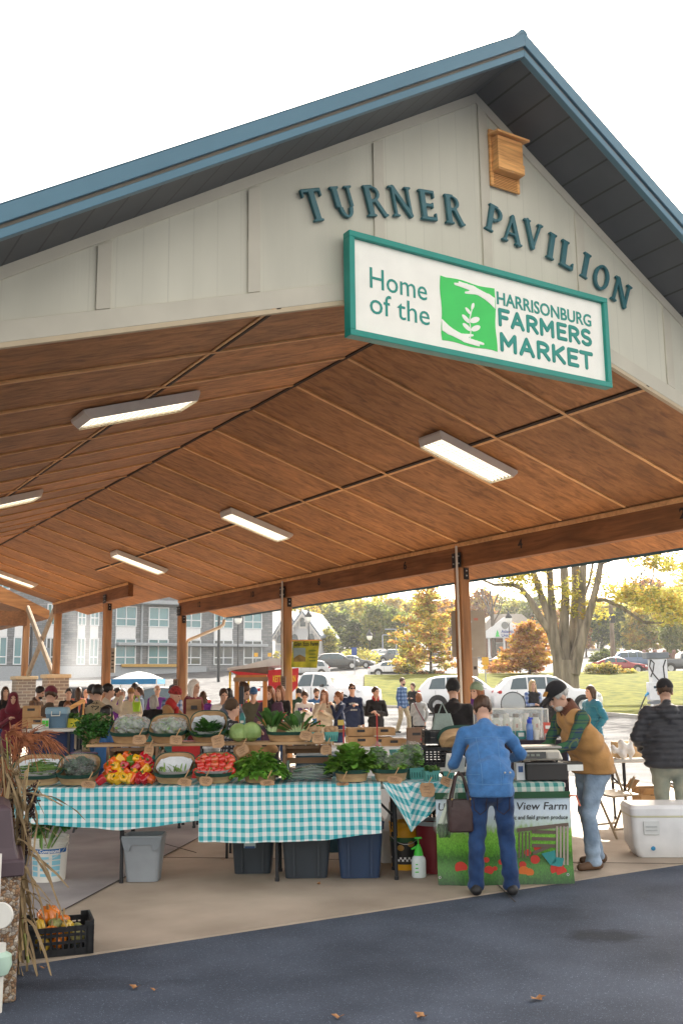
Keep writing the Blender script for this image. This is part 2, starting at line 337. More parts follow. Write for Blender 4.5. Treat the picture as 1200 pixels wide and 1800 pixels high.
# grey pour to the left of the diagonal joint
dv = (j3-j1).normalized(); q0 = j1-dv*1.2; q1 = j1+dv*9; lf = Vector((-dv.y, dv.x, 0))
m = MB(); e_ = .0165
c0 = G(60, 1632); m.add([(c0.x, c0.y, e_), (q1.x, q1.y, e_), (q1.x+lf.x*8, q1.y+lf.y*8, e_), (-2.9, q1.y+lf.y*8, e_), (-2.9, c0.y, e_)], [(0, 1, 2, 3, 4)]); tag(m.build('grey_slab', M_CONCG), kind='structure')
m = MB()
def joint(a, b, w=.008): m.bar((a.x, a.y, .0185), (b.x, b.y, .0185), w, .003)
joint(c0, q1); joint(G(215, 1465), G(345, 1502)); joint(G(860, 1545), G(905, 1590)); joint(j1+dv*2.4, j1+dv*2.4+Vector((dv.y, -dv.x, 0))*6, .006)
tag(m.build('slab_joints', M_JOINT), kind='structure')
# lawn with kerb
M_GRASS = mat('lawn grass', (.050, .072, .008), 1, .25, 1.6, c2=(.125, .125, .018), spec=.05, bump=.6, bscale=60, detail=8)
LA = [(640, 54.5), (690, 54), (800, 52), (930, 47.5), (1075, 41), (1125, 39), (1300, 33)]
far = [(560, 86), (690, 82), (850, 86), (1000, 88), (1150, 88), (1400, 88)]
lw = MB(); nu, nv = 36, 14
def lawn(u, v):
    px = 640+u*660; d0 = np.interp(px, [a for a, b in LA], [b for a, b in LA]); d = d0+(88-d0)*v; q = at(px, d, terr(d)+.13); q.z += 0; return q
lw.grid(lawn, nu, nv); tag(lw.build('lawn', M_GRASS, smooth=True, fixn=False), kind='structure')
kb = MB(); pts = [at(px, d-.1, terr(d)) for px, d in LA]
for a, b in zip(pts, pts[1:]): kb.bar(a+Vector((0, 0, .06)), b+Vector((0, 0, .06)), .18, .16)
tag(kb.build('kerb', mat('kerb concrete', (.42, .40, .37), .8, .1)), kind='structure')
# ================================================================== pavilion
XR, HB, YG, ZR, MC = 5.72, 4.43, 6.75, 5.305, .312
Y1, Y2 = 24.93, 32.05
def zc(h): return ZR-MC*h
def plywood(name, c, c2, seed=0, axis=0):
    m = bpy.data.materials.new(name); m.use_nodes = True; nt = m.node_tree; L = nt.links; b = nt.nodes['Principled BSDF']; b.inputs['Roughness'].default_value = .62; b.inputs['Specular IOR Level'].default_value = .25
    tc = nd(nt, 'ShaderNodeTexCoord'); ge = nd(nt, 'ShaderNodeNewGeometry')
    off = nd(nt, 'ShaderNodeVectorMath', operation='SCALE'); off.inputs[0].default_value = (37, 19, 11); L.new(ge.outputs['Random Per Island'], off.inputs['Scale'])
    ad = nd(nt, 'ShaderNodeVectorMath', operation='ADD'); L.new(tc.outputs['Object'], ad.inputs[0]); L.new(off.outputs[0], ad.inputs[1])
    def noise(st, sc, det=6, dist=0):
        mp = nd(nt, 'ShaderNodeMapping'); mp.inputs['Scale'].default_value = st; L.new(ad.outputs[0], mp.inputs[0])
        n = nd(nt, 'ShaderNodeTexNoise'); n.inputs['Scale'].default_value = sc; n.inputs['Detail'].default_value = det; n.inputs['Distortion'].default_value = dist; L.new(mp.outputs[0], n.inputs[0]); return n.outputs[0]
    st = (.12, 1.3, 1.3) if axis == 0 else (1.3, .12, 1.3)
    g = noise(st, 9, 7, .9); bl = noise((.5, .9, .9), 1.7, 4); fine = noise((.06, 3, 3) if axis == 0 else (3, .06, 3), 28, 4)
    rp = nd(nt, 'ShaderNodeValToRGB'); e = rp.color_ramp.elements; e[0].position = .3; e[1].position = .72; e[0].color = rgb(c); e[1].color = rgb(c2)
    x = e.new(.5); x.color = rgb([(c[i]*.45+c2[i]*.55) for i in range(3)]); L.new(g, rp.inputs[0])
    def val(src, lo, hi, prev):
        mr = nd(nt, 'ShaderNodeMapRange'); mr.inputs[1].default_value = .25; mr.inputs[2].default_value = .75; mr.inputs[3].default_value = lo; mr.inputs[4].default_value = hi; L.new(src, mr.inputs[0])
        hs = nd(nt, 'ShaderNodeHueSaturation'); L.new(prev, hs.inputs['Color']); L.new(mr.outputs[0], hs.inputs['Value']); return hs.outputs[0]
    o = val(bl, .76, 1.22, rp.outputs[0]); o = val(fine, .86, 1.14, o)
    mr = nd(nt, 'ShaderNodeMapRange'); mr.inputs[3].default_value = .8; mr.inputs[4].default_value = 1.2; L.new(ge.outputs['Random Per Island'], mr.inputs[0])
    hs = nd(nt, 'ShaderNodeHueSaturation'); L.new(o, hs.inputs['Color']); L.new(mr.outputs[0], hs.inputs['Value']); L.new(hs.outputs[0], b.inputs['Base Color'])
    bp = nd(nt, 'ShaderNodeBump'); bp.inputs['Strength'].default_value = .25; bp.inputs['Distance'].default_value = .004; L.new(fine, bp.inputs['Height']); L.new(bp.outputs[0], b.inputs['Normal'])
    return m
M_CEIL = plywood('ceiling plywood', (.20, .082, .028), (.46, .205, .072))
M_BATT = plywood('light batten wood', (.55, .29, .12), (.78, .46, .21))
M_DARKW = mat('dark seam', (.035, .016, .008), .8)
M_BEAM = plywood('glulam', (.13, .052, .02), (.25, .108, .042), axis=1)
M_POST = mat('post timber', (.24, .115, .048), .65, .3, 7, (1, 1, .08), .15, 30, c2=(.40, .20, .085))
M_TRIM = mat('beige paint', (.53, .495, .405), .6, .06, 3, bump=.04)
M_TAN = mat('tan lip', (.52, .42, .28), .6, .06)
M_BLUE = mat('blue metal', (.082, .170, .228), .38, .06, 1.5, metal=.25)
M_ROOF = mat('blue roof metal', (.11, .24, .34), .4, .08, 1.5, metal=.3)
M_GAP = mat('weathered strip', (.16, .14, .11), .7)
M_STEEL = mat('dark steel', (.03, .03, .032), .5, .2, metal=.6)
M_BOLT = mat('bolt zinc', (.5, .5, .5), .4, .1, metal=.8)
M_WHITE = mat('white enamel', (.78, .75, .68), .45, .05)
M_STEN = mat('stencil black', (.02, .016, .014), .8)
def siding():
    m = mat('gable siding', (.56, .54, .445), .62, .09, 2, (1, 1, .3)); nt, b = base_link(m); L = nt.links
    tc = nd(nt, 'ShaderNodeTexCoord'); s = nd(nt, 'ShaderNodeSeparateXYZ'); L.new(tc.outputs['Object'], s.inputs[0])
    a = nd(nt, 'ShaderNodeMath', operation='MULTIPLY_ADD'); a.inputs[1].default_value = 1/.2032; a.inputs[2].default_value = .1; L.new(s.outputs[0], a.inputs[0])
    f = nd(nt, 'ShaderNodeMath', operation='FRACT'); L.new(a.outputs[0], f.inputs[0]); g = nd(nt, 'ShaderNodeMath', operation='LESS_THAN'); g.inputs[1].default_value = .045; L.new(f.outputs[0], g.inputs[0])
    src = b.inputs['Base Color'].links[0].from_socket; mx = nd(nt, 'ShaderNodeMix', data_type='RGBA'); L.new(g.outputs[0], mx.inputs[0]); L.new(src, mx.inputs[6]); mx.inputs[7].default_value = (.525, .505, .415, 1); L.new(mx.outputs[2], b.inputs['Base Color'])
    mp = nd(nt, 'ShaderNodeMapping'); mp.inputs['Scale'].default_value = (1, 1, .05); L.new(tc.outputs['Object'], mp.inputs[0]); n = nd(nt, 'ShaderNodeTexNoise'); n.inputs['Scale'].default_value = 70; L.new(mp.outputs[0], n.inputs[0])
    bp = nd(nt, 'ShaderNodeBump'); bp.inputs['Strength'].default_value = .2; bp.inputs['Distance'].default_value = .004; L.new(n.outputs[0], bp.inputs['Height']); L.new(bp.outputs[0], b.inputs['Normal'])
    return m
M_SIDE = siding()
def soffit():
    m = mat('charcoal soffit', (.062, .068, .078), .5, .1, 3); nt, b = base_link(m); L = nt.links
    tc = nd(nt, 'ShaderNodeTexCoord'); s = nd(nt, 'ShaderNodeSeparateXYZ'); L.new(tc.outputs['Object'], s.inputs[0])
    a = nd(nt, 'ShaderNodeMath', operation='MULTIPLY_ADD'); a.inputs[1].default_value = 1/.235; a.inputs[2].default_value = .1; L.new(s.outputs[0], a.inputs[0])
    f = nd(nt, 'ShaderNodeMath', operation='FRACT'); L.new(a.outputs[0], f.inputs[0]); g = nd(nt, 'ShaderNodeMath', operation='LESS_THAN'); g.inputs[1].default_value = .07; L.new(f.outputs[0], g.inputs[0])
    src = b.inputs['Base Color'].links[0].from_socket; mx = nd(nt, 'ShaderNodeMix', data_type='RGBA'); L.new(g.outputs[0], mx.inputs[0]); L.new(src, mx.inputs[6]); mx.inputs[7].default_value = (.018, .02, .024, 1); L.new(mx.outputs[2], b.inputs['Base Color'])
    return m
M_SOFF = soffit()
PAV = thing('market_pavilion', 'open timber market pavilion with beige gable, blue metal roof edge and brown plywood ceiling', 'pavilion', (XR, YG, 0))
PO = tuple(-x for x in PAV.location)
def wp(mb, name, mats, **k): return mb.build(name, mats, PAV, PO, **k)
# ceiling panels, battens
pan = MB(); bt = []; seam = MB()
def quad_slope(m, side, h0, h1, y0, y1, dz=0, t=.012, mi=0):
    vs = []
    for z in (0, t):
        for h, y in ((h0, y0), (h1, y0), (h1, y1), (h0, y1)): vs.append((XR+side*h, y, zc(h)+dz+z))
    m.add(vs, [(0, 1, 2, 3), (7, 6, 5, 4), (0, 4, 5, 1), (1, 5, 6, 2), (2, 6, 7, 3), (3, 7, 4, 0)], mi)
def ceiling(y0, y1, cuts):
    n = round((y1-y0)/1.2192); st = (y1-y0)/n
    for side in (-1, 1):
        for k in range(n):
            a, b = y0+k*st, y0+(k+1)*st
            for h0, h1 in cuts: quad_slope(pan, side, h0+.006, h1-.006, a+.004, b-.004)
        for k in range(1, n):
            y = y0+k*st; m = MB(); quad_slope(m, side, .03, cuts[-2][1]-.06, y-.024, y+.024, -.024, .022); bt.append(m)
        for h in [c[1] for c in cuts[:-2]]:
            quad_slope(seam, side, h-.018, h+.02, y0, y1, -.02, .018)
            m = MB(); quad_slope(m, side, h+.032, h+.07, y0, y1, -.015, .013); bt.append(m)
        m = MB(); quad_slope(m, side, .015, .05, y0, y1, -.014, .012); seam.v += []; 
        quad_slope(seam, side, .002, .02, y0, y1, -.019, .016)
ceiling(YG-.02, Y1, [(0, 2.15), (2.15, HB), (HB, 5.80)])
ceiling(Y1+.01, Y2, [(0, 3.035), (3.035, 4.18)])
wp(pan, 'ceiling', M_CEIL, fixn=True)
wp(seam, 'ceiling_seam', M_DARKW)
for m in bt: wp(m, 'ceiling_batten', M_BATT)
# roof shell above the ceiling (front segment follows the steep rake, thick wedge)
def roof(y0, y1, hw, pitch, top, name):
    m = MB(); eave = zc(hw)+.03
    prof = [(-hw-.03, eave), (0, ZR+.03), (hw+.03, eave), (hw+.03, max(eave+.14, top-pitch*hw)), (0, top), (-hw-.03, max(eave+.14, top-pitch*hw))]
    m.prism([(XR+x, z) for x, z in prof], y0, y1); return wp(m, name, M_ROOF)
roof(YG+.03, Y1+.0, 5.80, .632, 7.40, 'roof')
roof(Y1+.02, Y2, 4.18, .632, 6.4, 'roof')
# gable wall between rake and ceiling, inner opening cut to the ceiling line
def chev(top, bot, pt, pb, hw): 
    return [(XR-hw, top-pt*hw), (XR, top), (XR+hw, top-pt*hw), (XR+hw, bot-pb*hw), (XR, bot), (XR-hw, bot-pb*hw)]
def cheva(m, top, bot, pt, pb, hw, y0, y1, mi=0):
    p = chev(top, bot, pt, pb, hw)
    m.prism([p[0], p[1], p[4], p[5]], y0, y1, mi); m.prism([p[1], p[2], p[3], p[4]], y0, y1, mi)
hwg = 5.6
g = MB(); p = chev(7.31, ZR-.005, .632, MC, hwg); m0 = MB()
cheva(g, 7.31, ZR-.005, .632, MC, hwg, YG, YG+.024); wp(g, 'gable_wall', M_SIDE)
g = MB(); cheva(g, 7.305, 7.135, .632, .632, hwg, YG-.022, YG); wp(g, 'rake_trim', M_TRIM, bevel=.003)
g = MB(); cheva(g, ZR+.145, ZR-.012, MC, MC, hwg, YG-.022, YG); wp(g, 'bottom_trim', M_TRIM, bevel=.003)
g = MB(); cheva(g, ZR-.012, ZR-.05, MC, MC, hwg, YG-.018, YG+.03); wp(g, 'bottom_lip', M_TAN)
for k in range(-4, 5):
    x = XR+.075+k*1.224; h = abs(x-XR); zt = 7.12-.632*h; zb = ZR+.15-MC*h
    if zt-zb > .1:
        g = MB(); g.prism([(x-.055, zb+(.017 if x > XR else -.017)), (x+.055, zb-(.017 if x > XR else -.017)), (x+.055, zt-(.035 if x > XR else -.03)), (x-.055, zt+(.03 if x > XR else -.035))] if k else [(x-.055, zb-.02), (x+.055, zb-.02), (x+.055, zt-.03), (x-.02, zt+.06), (x-.055, zt+.04)], YG-.018, YG); wp(g, 'batten', M_TRIM, bevel=.003)
hwf = 5.98
g = MB(); cheva(g, 7.445, 7.315, .632, .632, hwf, 6.02, 6.10); cheva(g, 7.455, 7.445, .632, .632, hwf+.02, 6.02, 6.75); wp(g, 'rake_fascia', M_BLUE, bevel=.006)
g = MB(); cheva(g, 7.315, 7.285, .632, .632, hwf, 6.05, 6.10); wp(g, 'fascia_gap', M_GAP)
g = MB(); cheva(g, 7.285, 7.215, .632, .632, hwf, 6.035, 6.10); wp(g, 'lower_fascia', M_BLUE, bevel=.004)
g = MB(); cheva(g, 7.26, 7.235, .632, .632, hwf-.05, 6.10, YG+.02); wp(g, 'soffit', M_SOFF)
g = MB(); g.tube([(XR, 6.03, 7.44), (XR, Y1, 7.44)], .05, 8); wp(g, 'ridge_cap', M_BLUE)
# beams and posts
def beam(x, y0, y1, zb, zt, side):
    m = MB(); m.prism([(x, zb), (x+side*.14, zb), (x+side*.14, zt-.05), (x, zt)], y0, y1)
    b = wp(m, 'beam', M_BEAM, bevel=.006)
    m = MB(); m.prism([(x-side*.03, zt-.055), (x-side*.003, zt-.055), (x-side*.003, zt), (x-side*.03, zt+.006)], y0, y1); wp(m, 'ledger_strip', M_BATT)
    m = MB(); m.prism([(x+side*.145, zb+.02), (x+side*.17, zb+.02), (x+side*.17, zb+.05), (x+side*.145, zb+.05)], y0, y1); wp(m, 'ledger_strip', M_BATT); return b
bm_r = beam(XR+HB, YG+.03, Y1-.05, 3.505, 3.90, 1); bm_l = beam(XR-HB, YG+.03, Y1-.05, 3.505, 3.90, -1)
for x, sd in ((XR+3.035, 1), (XR-3.035, -1)): beam(x, Y1-.0, Y2-.06, 3.98, 4.34, sd)
for k, n in enumerate((2, 4, 6, 8, 10, 12)):
    o = link('stencil_number', text_mesh(str(n), .19, .001, .006, m=M_STEN), bm_r, (XR+HB-.0025, 8.27+3.05*k, 3.70), (0, 0, -math.pi/2))
bps = []
def post(x, y, zt, w=.185, z0=0):
    m = MB(); m.box((0, 0, (zt+z0)/2), (w, w, zt-z0)); return m.build('post', M_POST, PAV, (x+PO[0], y+PO[1], 0), bevel=.008)
def brackets(ps, zt, side):
    m = MB(); m.box((side*-.098, 0, zt+.13), (.012, .23, .24)); bz = m.build('bracket', M_STEEL, ps)
    m = MB()
    for a in (-.07, .07):
        for c in (.07, .19): m.ball((side*-.108, a, zt+c), .014, 5)
    m.build('bolt_set', M_BOLT, bz) if False else m.build('bracket_bolts', M_BOLT, ps)
    m = MB(); m.box((.02*side, -.098, zt-.1), (.1, .012, .19)); m.build('bracket', M_STEEL, ps)
    m = MB(); 
    for c in (-.05, -.13): m.ball((.02*side, -.108, zt+c), .014, 5)
    m.build('bracket_bolts', M_BOLT, ps)
M_PVC = mat('pale conduit', (.62, .60, .55), .5, .06)
for side in (1, -1):
    for k, y in enumerate((6.98, 12.86, 18.95, Y1-.12)):
        x = XR+side*(HB+.07); ps = post(x, y, 3.50); brackets(ps, 3.50, side)
        if side == 1 and k in (1, 2):
            m = MB(); m.tube([(-.125, -.04, 3.86), (-.125, -.04, 3.2), (-.115, -.045, .3)], .02, 8); m.build('conduit', M_PVC, ps)
    for y in (26.75, 32.0):
        x = XR+side*(3.035+.07)
        if y > 30: continue
        ps = post(x, y, 3.93, .2); brackets(ps, 3.93, side)
# downspout at the far right corner
m = MB(); m.tube([(11.5, Y1-.03, 3.44), (11.47, Y1-.03, 3.3), (11.35, Y1-.04, 3.22), (10.42, Y1-.1, 2.86), (10.36, Y1-.12, 2.78), (10.355, Y1-.12, .1)], .045, 10); wp(m, 'downspout', mat('cream gutter', (.62, .50, .36), .5), smooth=True)
for sd in (-1, 1): g = MB(); g.prism([(XR+sd*5.84, 3.46), (XR+sd*5.98, 3.50), (XR+sd*5.98, 3.68), (XR+sd*5.84, 3.68)], 6.02, Y1); wp(g, 'gutter', M_BLUE)
# raised letters
def glyph(ch):
    st = []; sw = .19; tn = .11; sf = .075
    V = lambda x, z0, z1, w=sw: ('b', x-w/2, z0, x+w/2, z1)
    H = lambda x0, x1, z, t=tn: ('b', x0, z-t/2, x1, z+t/2)
    Sf = lambda x, z, w=.34: ('b', x-w/2, z-sf if z > .5 else z, x+w/2, z if z > .5 else z+sf)
    if ch == 'T': return [V(0, 0, 1), H(-.36, .36, .955), Sf(0, 0, .36), ('b', -.36, .76, -.29, 1), ('b', .29, .76, .36, 1)]
    if ch == 'U': return [V(-.24, .34, 1), V(.26, .34, 1, .11), ('arc', 0.01, .33, .25, .33, 180, 360, .14), Sf(-.24, 1, .32), Sf(.26, 1, .28)]
    if ch == 'R': return [V(-.2, 0, 1), ('arc', -.0, .73, .24, .225, -90, 90, .12), H(-.2, .02, .955), H(-.2, .04, .5), ('l', .05, .5, .30, .03, .14), Sf(-.2, 0, .34), Sf(-.2, 1, .26), Sf(.32, 0, .2)]
    if ch == 'N': return [V(-.29, 0, 1, .10), V(.29, 0, 1, .10), ('l', -.29, .96, .29, .06, .15), Sf(-.29, 0, .26), Sf(-.33, 1, .24), Sf(.29, 1, .26)]
    if ch == 'E': return [V(-.2, 0, 1), H(-.28, .26, .955), H(-.2, .18, .5), H(-.28, .28, .045), ('b', .2, .76, .27, 1), ('b', .22, 0, .29, .25), ('b', .13, .4, .19, .6), Sf(-.2, 1, .3), Sf(-.2, 0, .3)]
    if ch == 'P': return [V(-.2, 0, 1), ('arc', .02, .71, .25, .245, -90, 90, .13), H(-.2, .04, .955), H(-.2, .04, .46), Sf(-.2, 0, .36), Sf(-.2, 1, .28)]
    if ch == 'A': return [('l', -.30, .03, 0, .97, .09), ('l', 0, .97, .30, .03, .15), H(-.2, .2, .33, .08), Sf(-.3, 0, .26), Sf(.3, 0, .3)]
    if ch == 'V': return [('l', -.30, .97, 0, .03, .15), ('l', 0, .03, .30, .97, .09), Sf(-.3, 1, .3), Sf(.3, 1, .24)]
    if ch == 'I': return [V(0, 0, 1), Sf(0, 0, .34), Sf(0, 1, .34)]
    if ch == 'L': return [V(-.18, 0, 1), H(-.26, .28, .045), ('b', .21, 0, .29, .27), Sf(-.18, 1, .34), Sf(-.18, 0, .3)]
    if ch == 'O': return [('arc', 0, .5, .36, .5, 0, 360, .14)]
def glyph_mesh(ch, hgt, th, mt):
    st = glyph(ch)
    def fn(X, Y, Z):
        x = X/hgt; z = Z/hgt; d = np.full(X.shape, 9.)
        for s in st:
            if s[0] == 'b':
                cx, cz = (s[1]+s[3])/2, (s[2]+s[4])/2; q = np.maximum(np.abs(x-cx)-(s[3]-s[1])/2, np.abs(z-cz)-(s[4]-s[2])/2)
            elif s[0] == 'l':
                a = np.array(s[1:3]); b = np.array(s[3:5]); e = b-a; t = np.clip(((x-a[0])*e[0]+(z-a[1])*e[1])/e.dot(e), 0, 1); q = np.hypot(x-a[0]-t*e[0], z-a[1]-t*e[1])-s[5]/2
            else:
                _, cx, cz, rx, rz, a0, a1, w = s; an = np.degrees(np.arctan2((z-cz)/rz, (x-cx)/rx)); rr = np.hypot((x-cx)/rx, (z-cz)/rz)
                out = (rr-1)*min(rx, rz); inn = (np.hypot((x-cx)/(rx-w), (z-cz)/(rz-w*.62))-1)*min(rx-w, rz-w*.62); q = np.maximum(out, -inn)
                if a1-a0 < 360:
                    if a0 == -90: q = np.maximum(q, cx-x)
                    else: q = np.maximum(q, z-cz)
            d = np.minimum(d, q)
        return np.maximum(d*hgt, np.abs(Y)-th/2)
    return sdf_mesh('letter', fn, (-.48*hgt, -th/2-.012, -.06*hgt), (.48*hgt, th/2+.012, 1.06*hgt), .0065, mt)
M_LET = mat('teal letter paint', (.028, .125, .145), .35, .06)
word = [('T', 552, 361), ('U', 604, 355.5), ('R', 657, 353.5), ('N', 705, 355), ('E', 752, 361), ('R', 796, 369), ('P', 869, 387), ('A', 899, 404), ('V', 936, 414), ('I', 968, 433), ('L', 997, 449), ('I', 1028, 467), ('O', 1056, 488), ('N', 1091, 515)]
pw = [onY(x, y, YG-.03) for c, x, y in word]; gm = {}
for i, (c, x, y) in enumerate(word):
    a = pw[max(i-1, 0)] if i != 6 else pw[6]; b = pw[min(i+1, 13)] if i != 5 else pw[5]
    tilt = math.atan2(b.z-a.z, b.x-a.x)
    if c not in gm: gm[c] = glyph_mesh(c, .285, .035, M_LET)
    t = -tilt; off = Vector((-math.sin(tilt)*.1425, 0, math.cos(tilt)*.1425))
    o = link('letter', gm[c], PAV, Vector((pw[i].x, YG-.028, pw[i].z))-off-Vector(PAV.location), (0, -tilt, 0))
# hanging market sign
SX, SZ, SW, SH, SYY = 5.687, 4.929, 3.043, .931, 6.66
SGN = thing('market_sign', 'long white board with teal frame and green hands emblem hung across the gable', 'sign', (SX, SYY, SZ))
M_TEAL = mat('sign teal', (.004, .25, .20), .4, .05); M_CREAM = mat('sign white', (.88, .86, .78), .5, .03); M_GRN = mat('sign green', (.035, .56, .10), .45, .05)
m = MB(); m.box((0, 0, 0), (SW-.06, .05, SH-.06)); m.build('board', M_CREAM, SGN)
m = MB(); fw_ = .055
for c, d in (((0, -.015, SH/2-fw_/2), (SW, .10, fw_)), ((0, -.015, -SH/2+fw_/2), (SW, .10, fw_)), ((-SW/2+fw_/2, -.015, 0), (fw_, .099, SH-2*fw_)), ((SW/2-fw_/2, -.015, 0), (fw_, .099, SH-2*fw_))): m.box(c, d)
m.build('frame', M_TEAL, SGN, bevel=.004)
def sp(px, py): q = onY(px, py, SYY-.03); return q.x-SX, q.z-SZ
def z7(x, z): return sp(500+x*.58333, 300+z*.58333)
def sign_text(t, xl, top, bot, xr, bold, mt):
    a = z7(xl, bot); b = z7(xl, top); c = z7(xr, top+(xr-xl)*.25)
    me = text_mesh(t, .3, .0015, bold, m=mt); v = np.array([q.co for q in me.vertices]); lo, hi = v.min(0), v.max(0)
    if bold: pass
    me.transform(Matrix.Diagonal(((c[0]-a[0])/(hi[0]-lo[0]), 1, (b[1]-a[1])/(hi[2]-lo[2]), 1)))
    v = np.array([q.co for q in me.vertices]); lo = v.min(0)
    link('lettering', me, SGN, (a[0]-lo[0], -.0272, a[1]-lo[2]))
sign_text('Home', 258, 290, 352, 428, .0, M_TEAL)
sign_text('of the', 258, 364, 428, 436, .0, M_TEAL)
sign_text('HARRISONBURG', 640, 363, 402, 922, .006, M_TEAL)
def arc_(cx, cz, rx, rz, a0, a1, n=9): return [(cx+rx*math.cos(math.radians(a0+(a1-a0)*k/n)), cz+rz*math.sin(math.radians(a0+(a1-a0)*k/n))) for k in range(n+1)]
SANS = {'F': (.5, [[(.08, 0), (.08, 1), (.5, 1)], [(.08, .52), (.42, .52)]]), 'A': (.62, [[(.04, 0), (.31, 1), (.58, 0)], [(.14, .32), (.48, .32)]]), 'R': (.56, [[(.08, 0), (.08, 1), (.26, 1)]+arc_(.26, .74, .25, .26, 90, -90)+[(.08, .48)], [(.28, .48), (.54, 0)]]),
 'M': (.74, [[(.08, 0), (.08, 1), (.37, .35), (.66, 1), (.66, 0)]]), 'E': (.5, [[(.48, 1), (.08, 1), (.08, 0), (.48, 0)], [(.08, .52), (.42, .52)]]), 'S': (.54, [arc_(.27, .75, .21, .25, 40, 270)+arc_(.27, .25, .22, .25, 90, -150)[1:]]), 'K': (.58, [[(.08, 0), (.08, 1)], [(.54, 1), (.1, .45)], [(.2, .58), (.56, 0)]]), 'T': (.56, [[(.02, 1), (.54, 1)], [(.28, 1), (.28, 0)]])}
def sign_word(t, xl, top, bot, xr, wt):
    a = z7(xl, bot); b = z7(xl, top); c = z7(xr, top+(xr-xl)*.25); H = b[1]-a[1]; ws = [SANS[q][0] for q in t]; kx = (c[0]-a[0])/(sum(ws)+.14*(len(t)-1)); sg = []; x = 0
    for q, w_ in zip(t, ws):
        for ln in SANS[q][1]: sg += [((x+p0[0])*kx, wt/2+p0[1]*(H-wt), (x+p1[0])*kx, wt/2+p1[1]*(H-wt)) for p0, p1 in zip(ln, ln[1:])]
        x += w_+.14
    def fn(X, Y, Z):
        d = np.full(X.shape, 9.)
        for x0, z0, x1, z1 in sg:
            ex, ez = x1-x0, z1-z0; tt = np.clip(((X-x0)*ex+(Z-z0)*ez)/max(ex*ex+ez*ez, 1e-9), 0, 1); d = np.minimum(d, np.hypot(X-x0-tt*ex, Z-z0-tt*ez)-wt/2)
        return np.maximum(d, np.abs(Y)-.004)
    link('lettering', sdf_mesh('lettering', fn, (-.03, -.009, -.03), (c[0]-a[0]+.03, .009, H+.03), .0042, M_TEAL), SGN, (a[0], -.0275, a[1]))
sign_word('FARMERS', 645, 412, 468, 922, .040); sign_word('MARKET', 650, 485, 544, 925, .042)
# emblem: two white hands cupping a seedling on a green square
a = z7(475, 510); b = z7(475, 317); c = z7(632, 357); EX, EZ, EW, EH = a[0], a[1], c[0]-a[0], b[1]-a[1]
EM = MB(); pts = []
for i in range(40):
    t = i/10; k = int(t); fr = t-k; x, z = [(fr, 0), (1, fr), (1-fr, 1), (0, 1-fr)][k]; w = .012*math.sin(fr*9+k)
    pts.append((EX+(x+w*(k % 2))*EW, EZ+(z+w*((k+1) % 2))*EH))
EM.prism(pts, -.0285, -.0255); em = EM.build('emblem', M_GRN, SGN)
def hand_plate(flip):
    def fn(X, Y, Z):
        x, z = X/EW, Z/EH
        if flip: x, z = 1-x, 1-z
        # lower hand: wrist at the left edge, palm up, fingers to the right
        d = rc(x, 0, z, (-.02, 0, .24), (.12, 0, .17), .085, .062)
        d = smin(d, rc(x, 0, z, (.12, 0, .17), (.42, 0, .085), .06, .05), .03)
        d = smin(d, rc(x, 0, z, (.40, 0, .085), (.74, 0, .075), .042, .02), .03)
        d = smin(d, rc(x, 0, z, (.45, 0, .06), (.66, 0, .035), .03, .018), .01)
        d = smin(d, rc(x, 0, z, (.36, 0, .13), (.55, 0, .175), .035, .018), .02)
        d = np.maximum(d, -x+.0)
        return np.maximum(d*EW, np.abs(Y)-.0048)
    return sdf_mesh('hand', fn, (-.02*EW, -.0085, -.02*EH), (1.02*EW, .0085, 1.02*EH), .0042, M_CREAM)
for fl in (False, True): link('emblem_hand', hand_plate(fl), em, (EX, -.0275, EZ))
pl = MB(); E = lambda x, z: (EX+x*EW, -.0295, EZ+z*EH)
pl.tube([E(.5, .1), E(.52, .25), E(.5, .4), E(.56, .6)], .006, 6)
for x, z, an, ln in ((.52, .24, 2.6, .17), (.53, .25, .5, .19), (.505, .36, 2.5, .17), (.51, .38, .45, .2), (.53, .5, 2.4, .13), (.55, .58, 1.2, .12)):
    q = []
    for i in range(13):
        t = i/12*2*math.pi; lx = ln/2+ln/2*math.cos(t); lz = ln*.22*math.sin(t)*(1 if math.cos(t) < .9 else .6)
        q.append((EX+(x+lx*math.cos(an)-lz*math.sin(an))*EW, EZ+(z+lx*math.sin(an)+lz*math.cos(an))*EH))
    pl.prism(q[:-1], -.0315, -.0285)
pl.build('emblem_seedling', M_CREAM, em)
# bat house
bx0 = onY(857, 225, YG-.03); bx1 = onY(912, 342, YG-.03)
BH = thing('bat_house', 'small orange cedar bat house screwed to the gable below the roof peak', 'bat house', ((bx0.x+bx1.x)/2, YG-.02, bx1.z))
M_CED = mat('cedar', (.62, .27, .075), .6, .25, 5, (.6, 1, 6), c2=(.80, .42, .15)); bw = bx1.x-bx0.x; bh = (bx0.z-bx1.z)*.98
m = MB(); m.box((0, -.012, bh/2), (bw, .024, bh)); m.build('back_board', M_CED, BH, bevel=.002)
m = MB(); m.box((0, -.07, bh*.53), (bw*.86, .09, bh*.60)); m.box((0, -.075, bh*.33), (bw*.9, .1, bh*.17)); m.build('front_panel', M_CED, BH, bevel=.003)
m = MB(); m.box((.01, -.085, bh*.88), (bw*1.12, .15, .022), rotm(.18)); m.build('lid', M_CED, BH, bevel=.002)
m = MB(); 
for i in range(8): m.box((0, -.026, .012+i*.017), (bw*.8, .006, .006))
m.build('landing_grooves', mat('cedar groove', (.42, .2, .06), .7), BH)
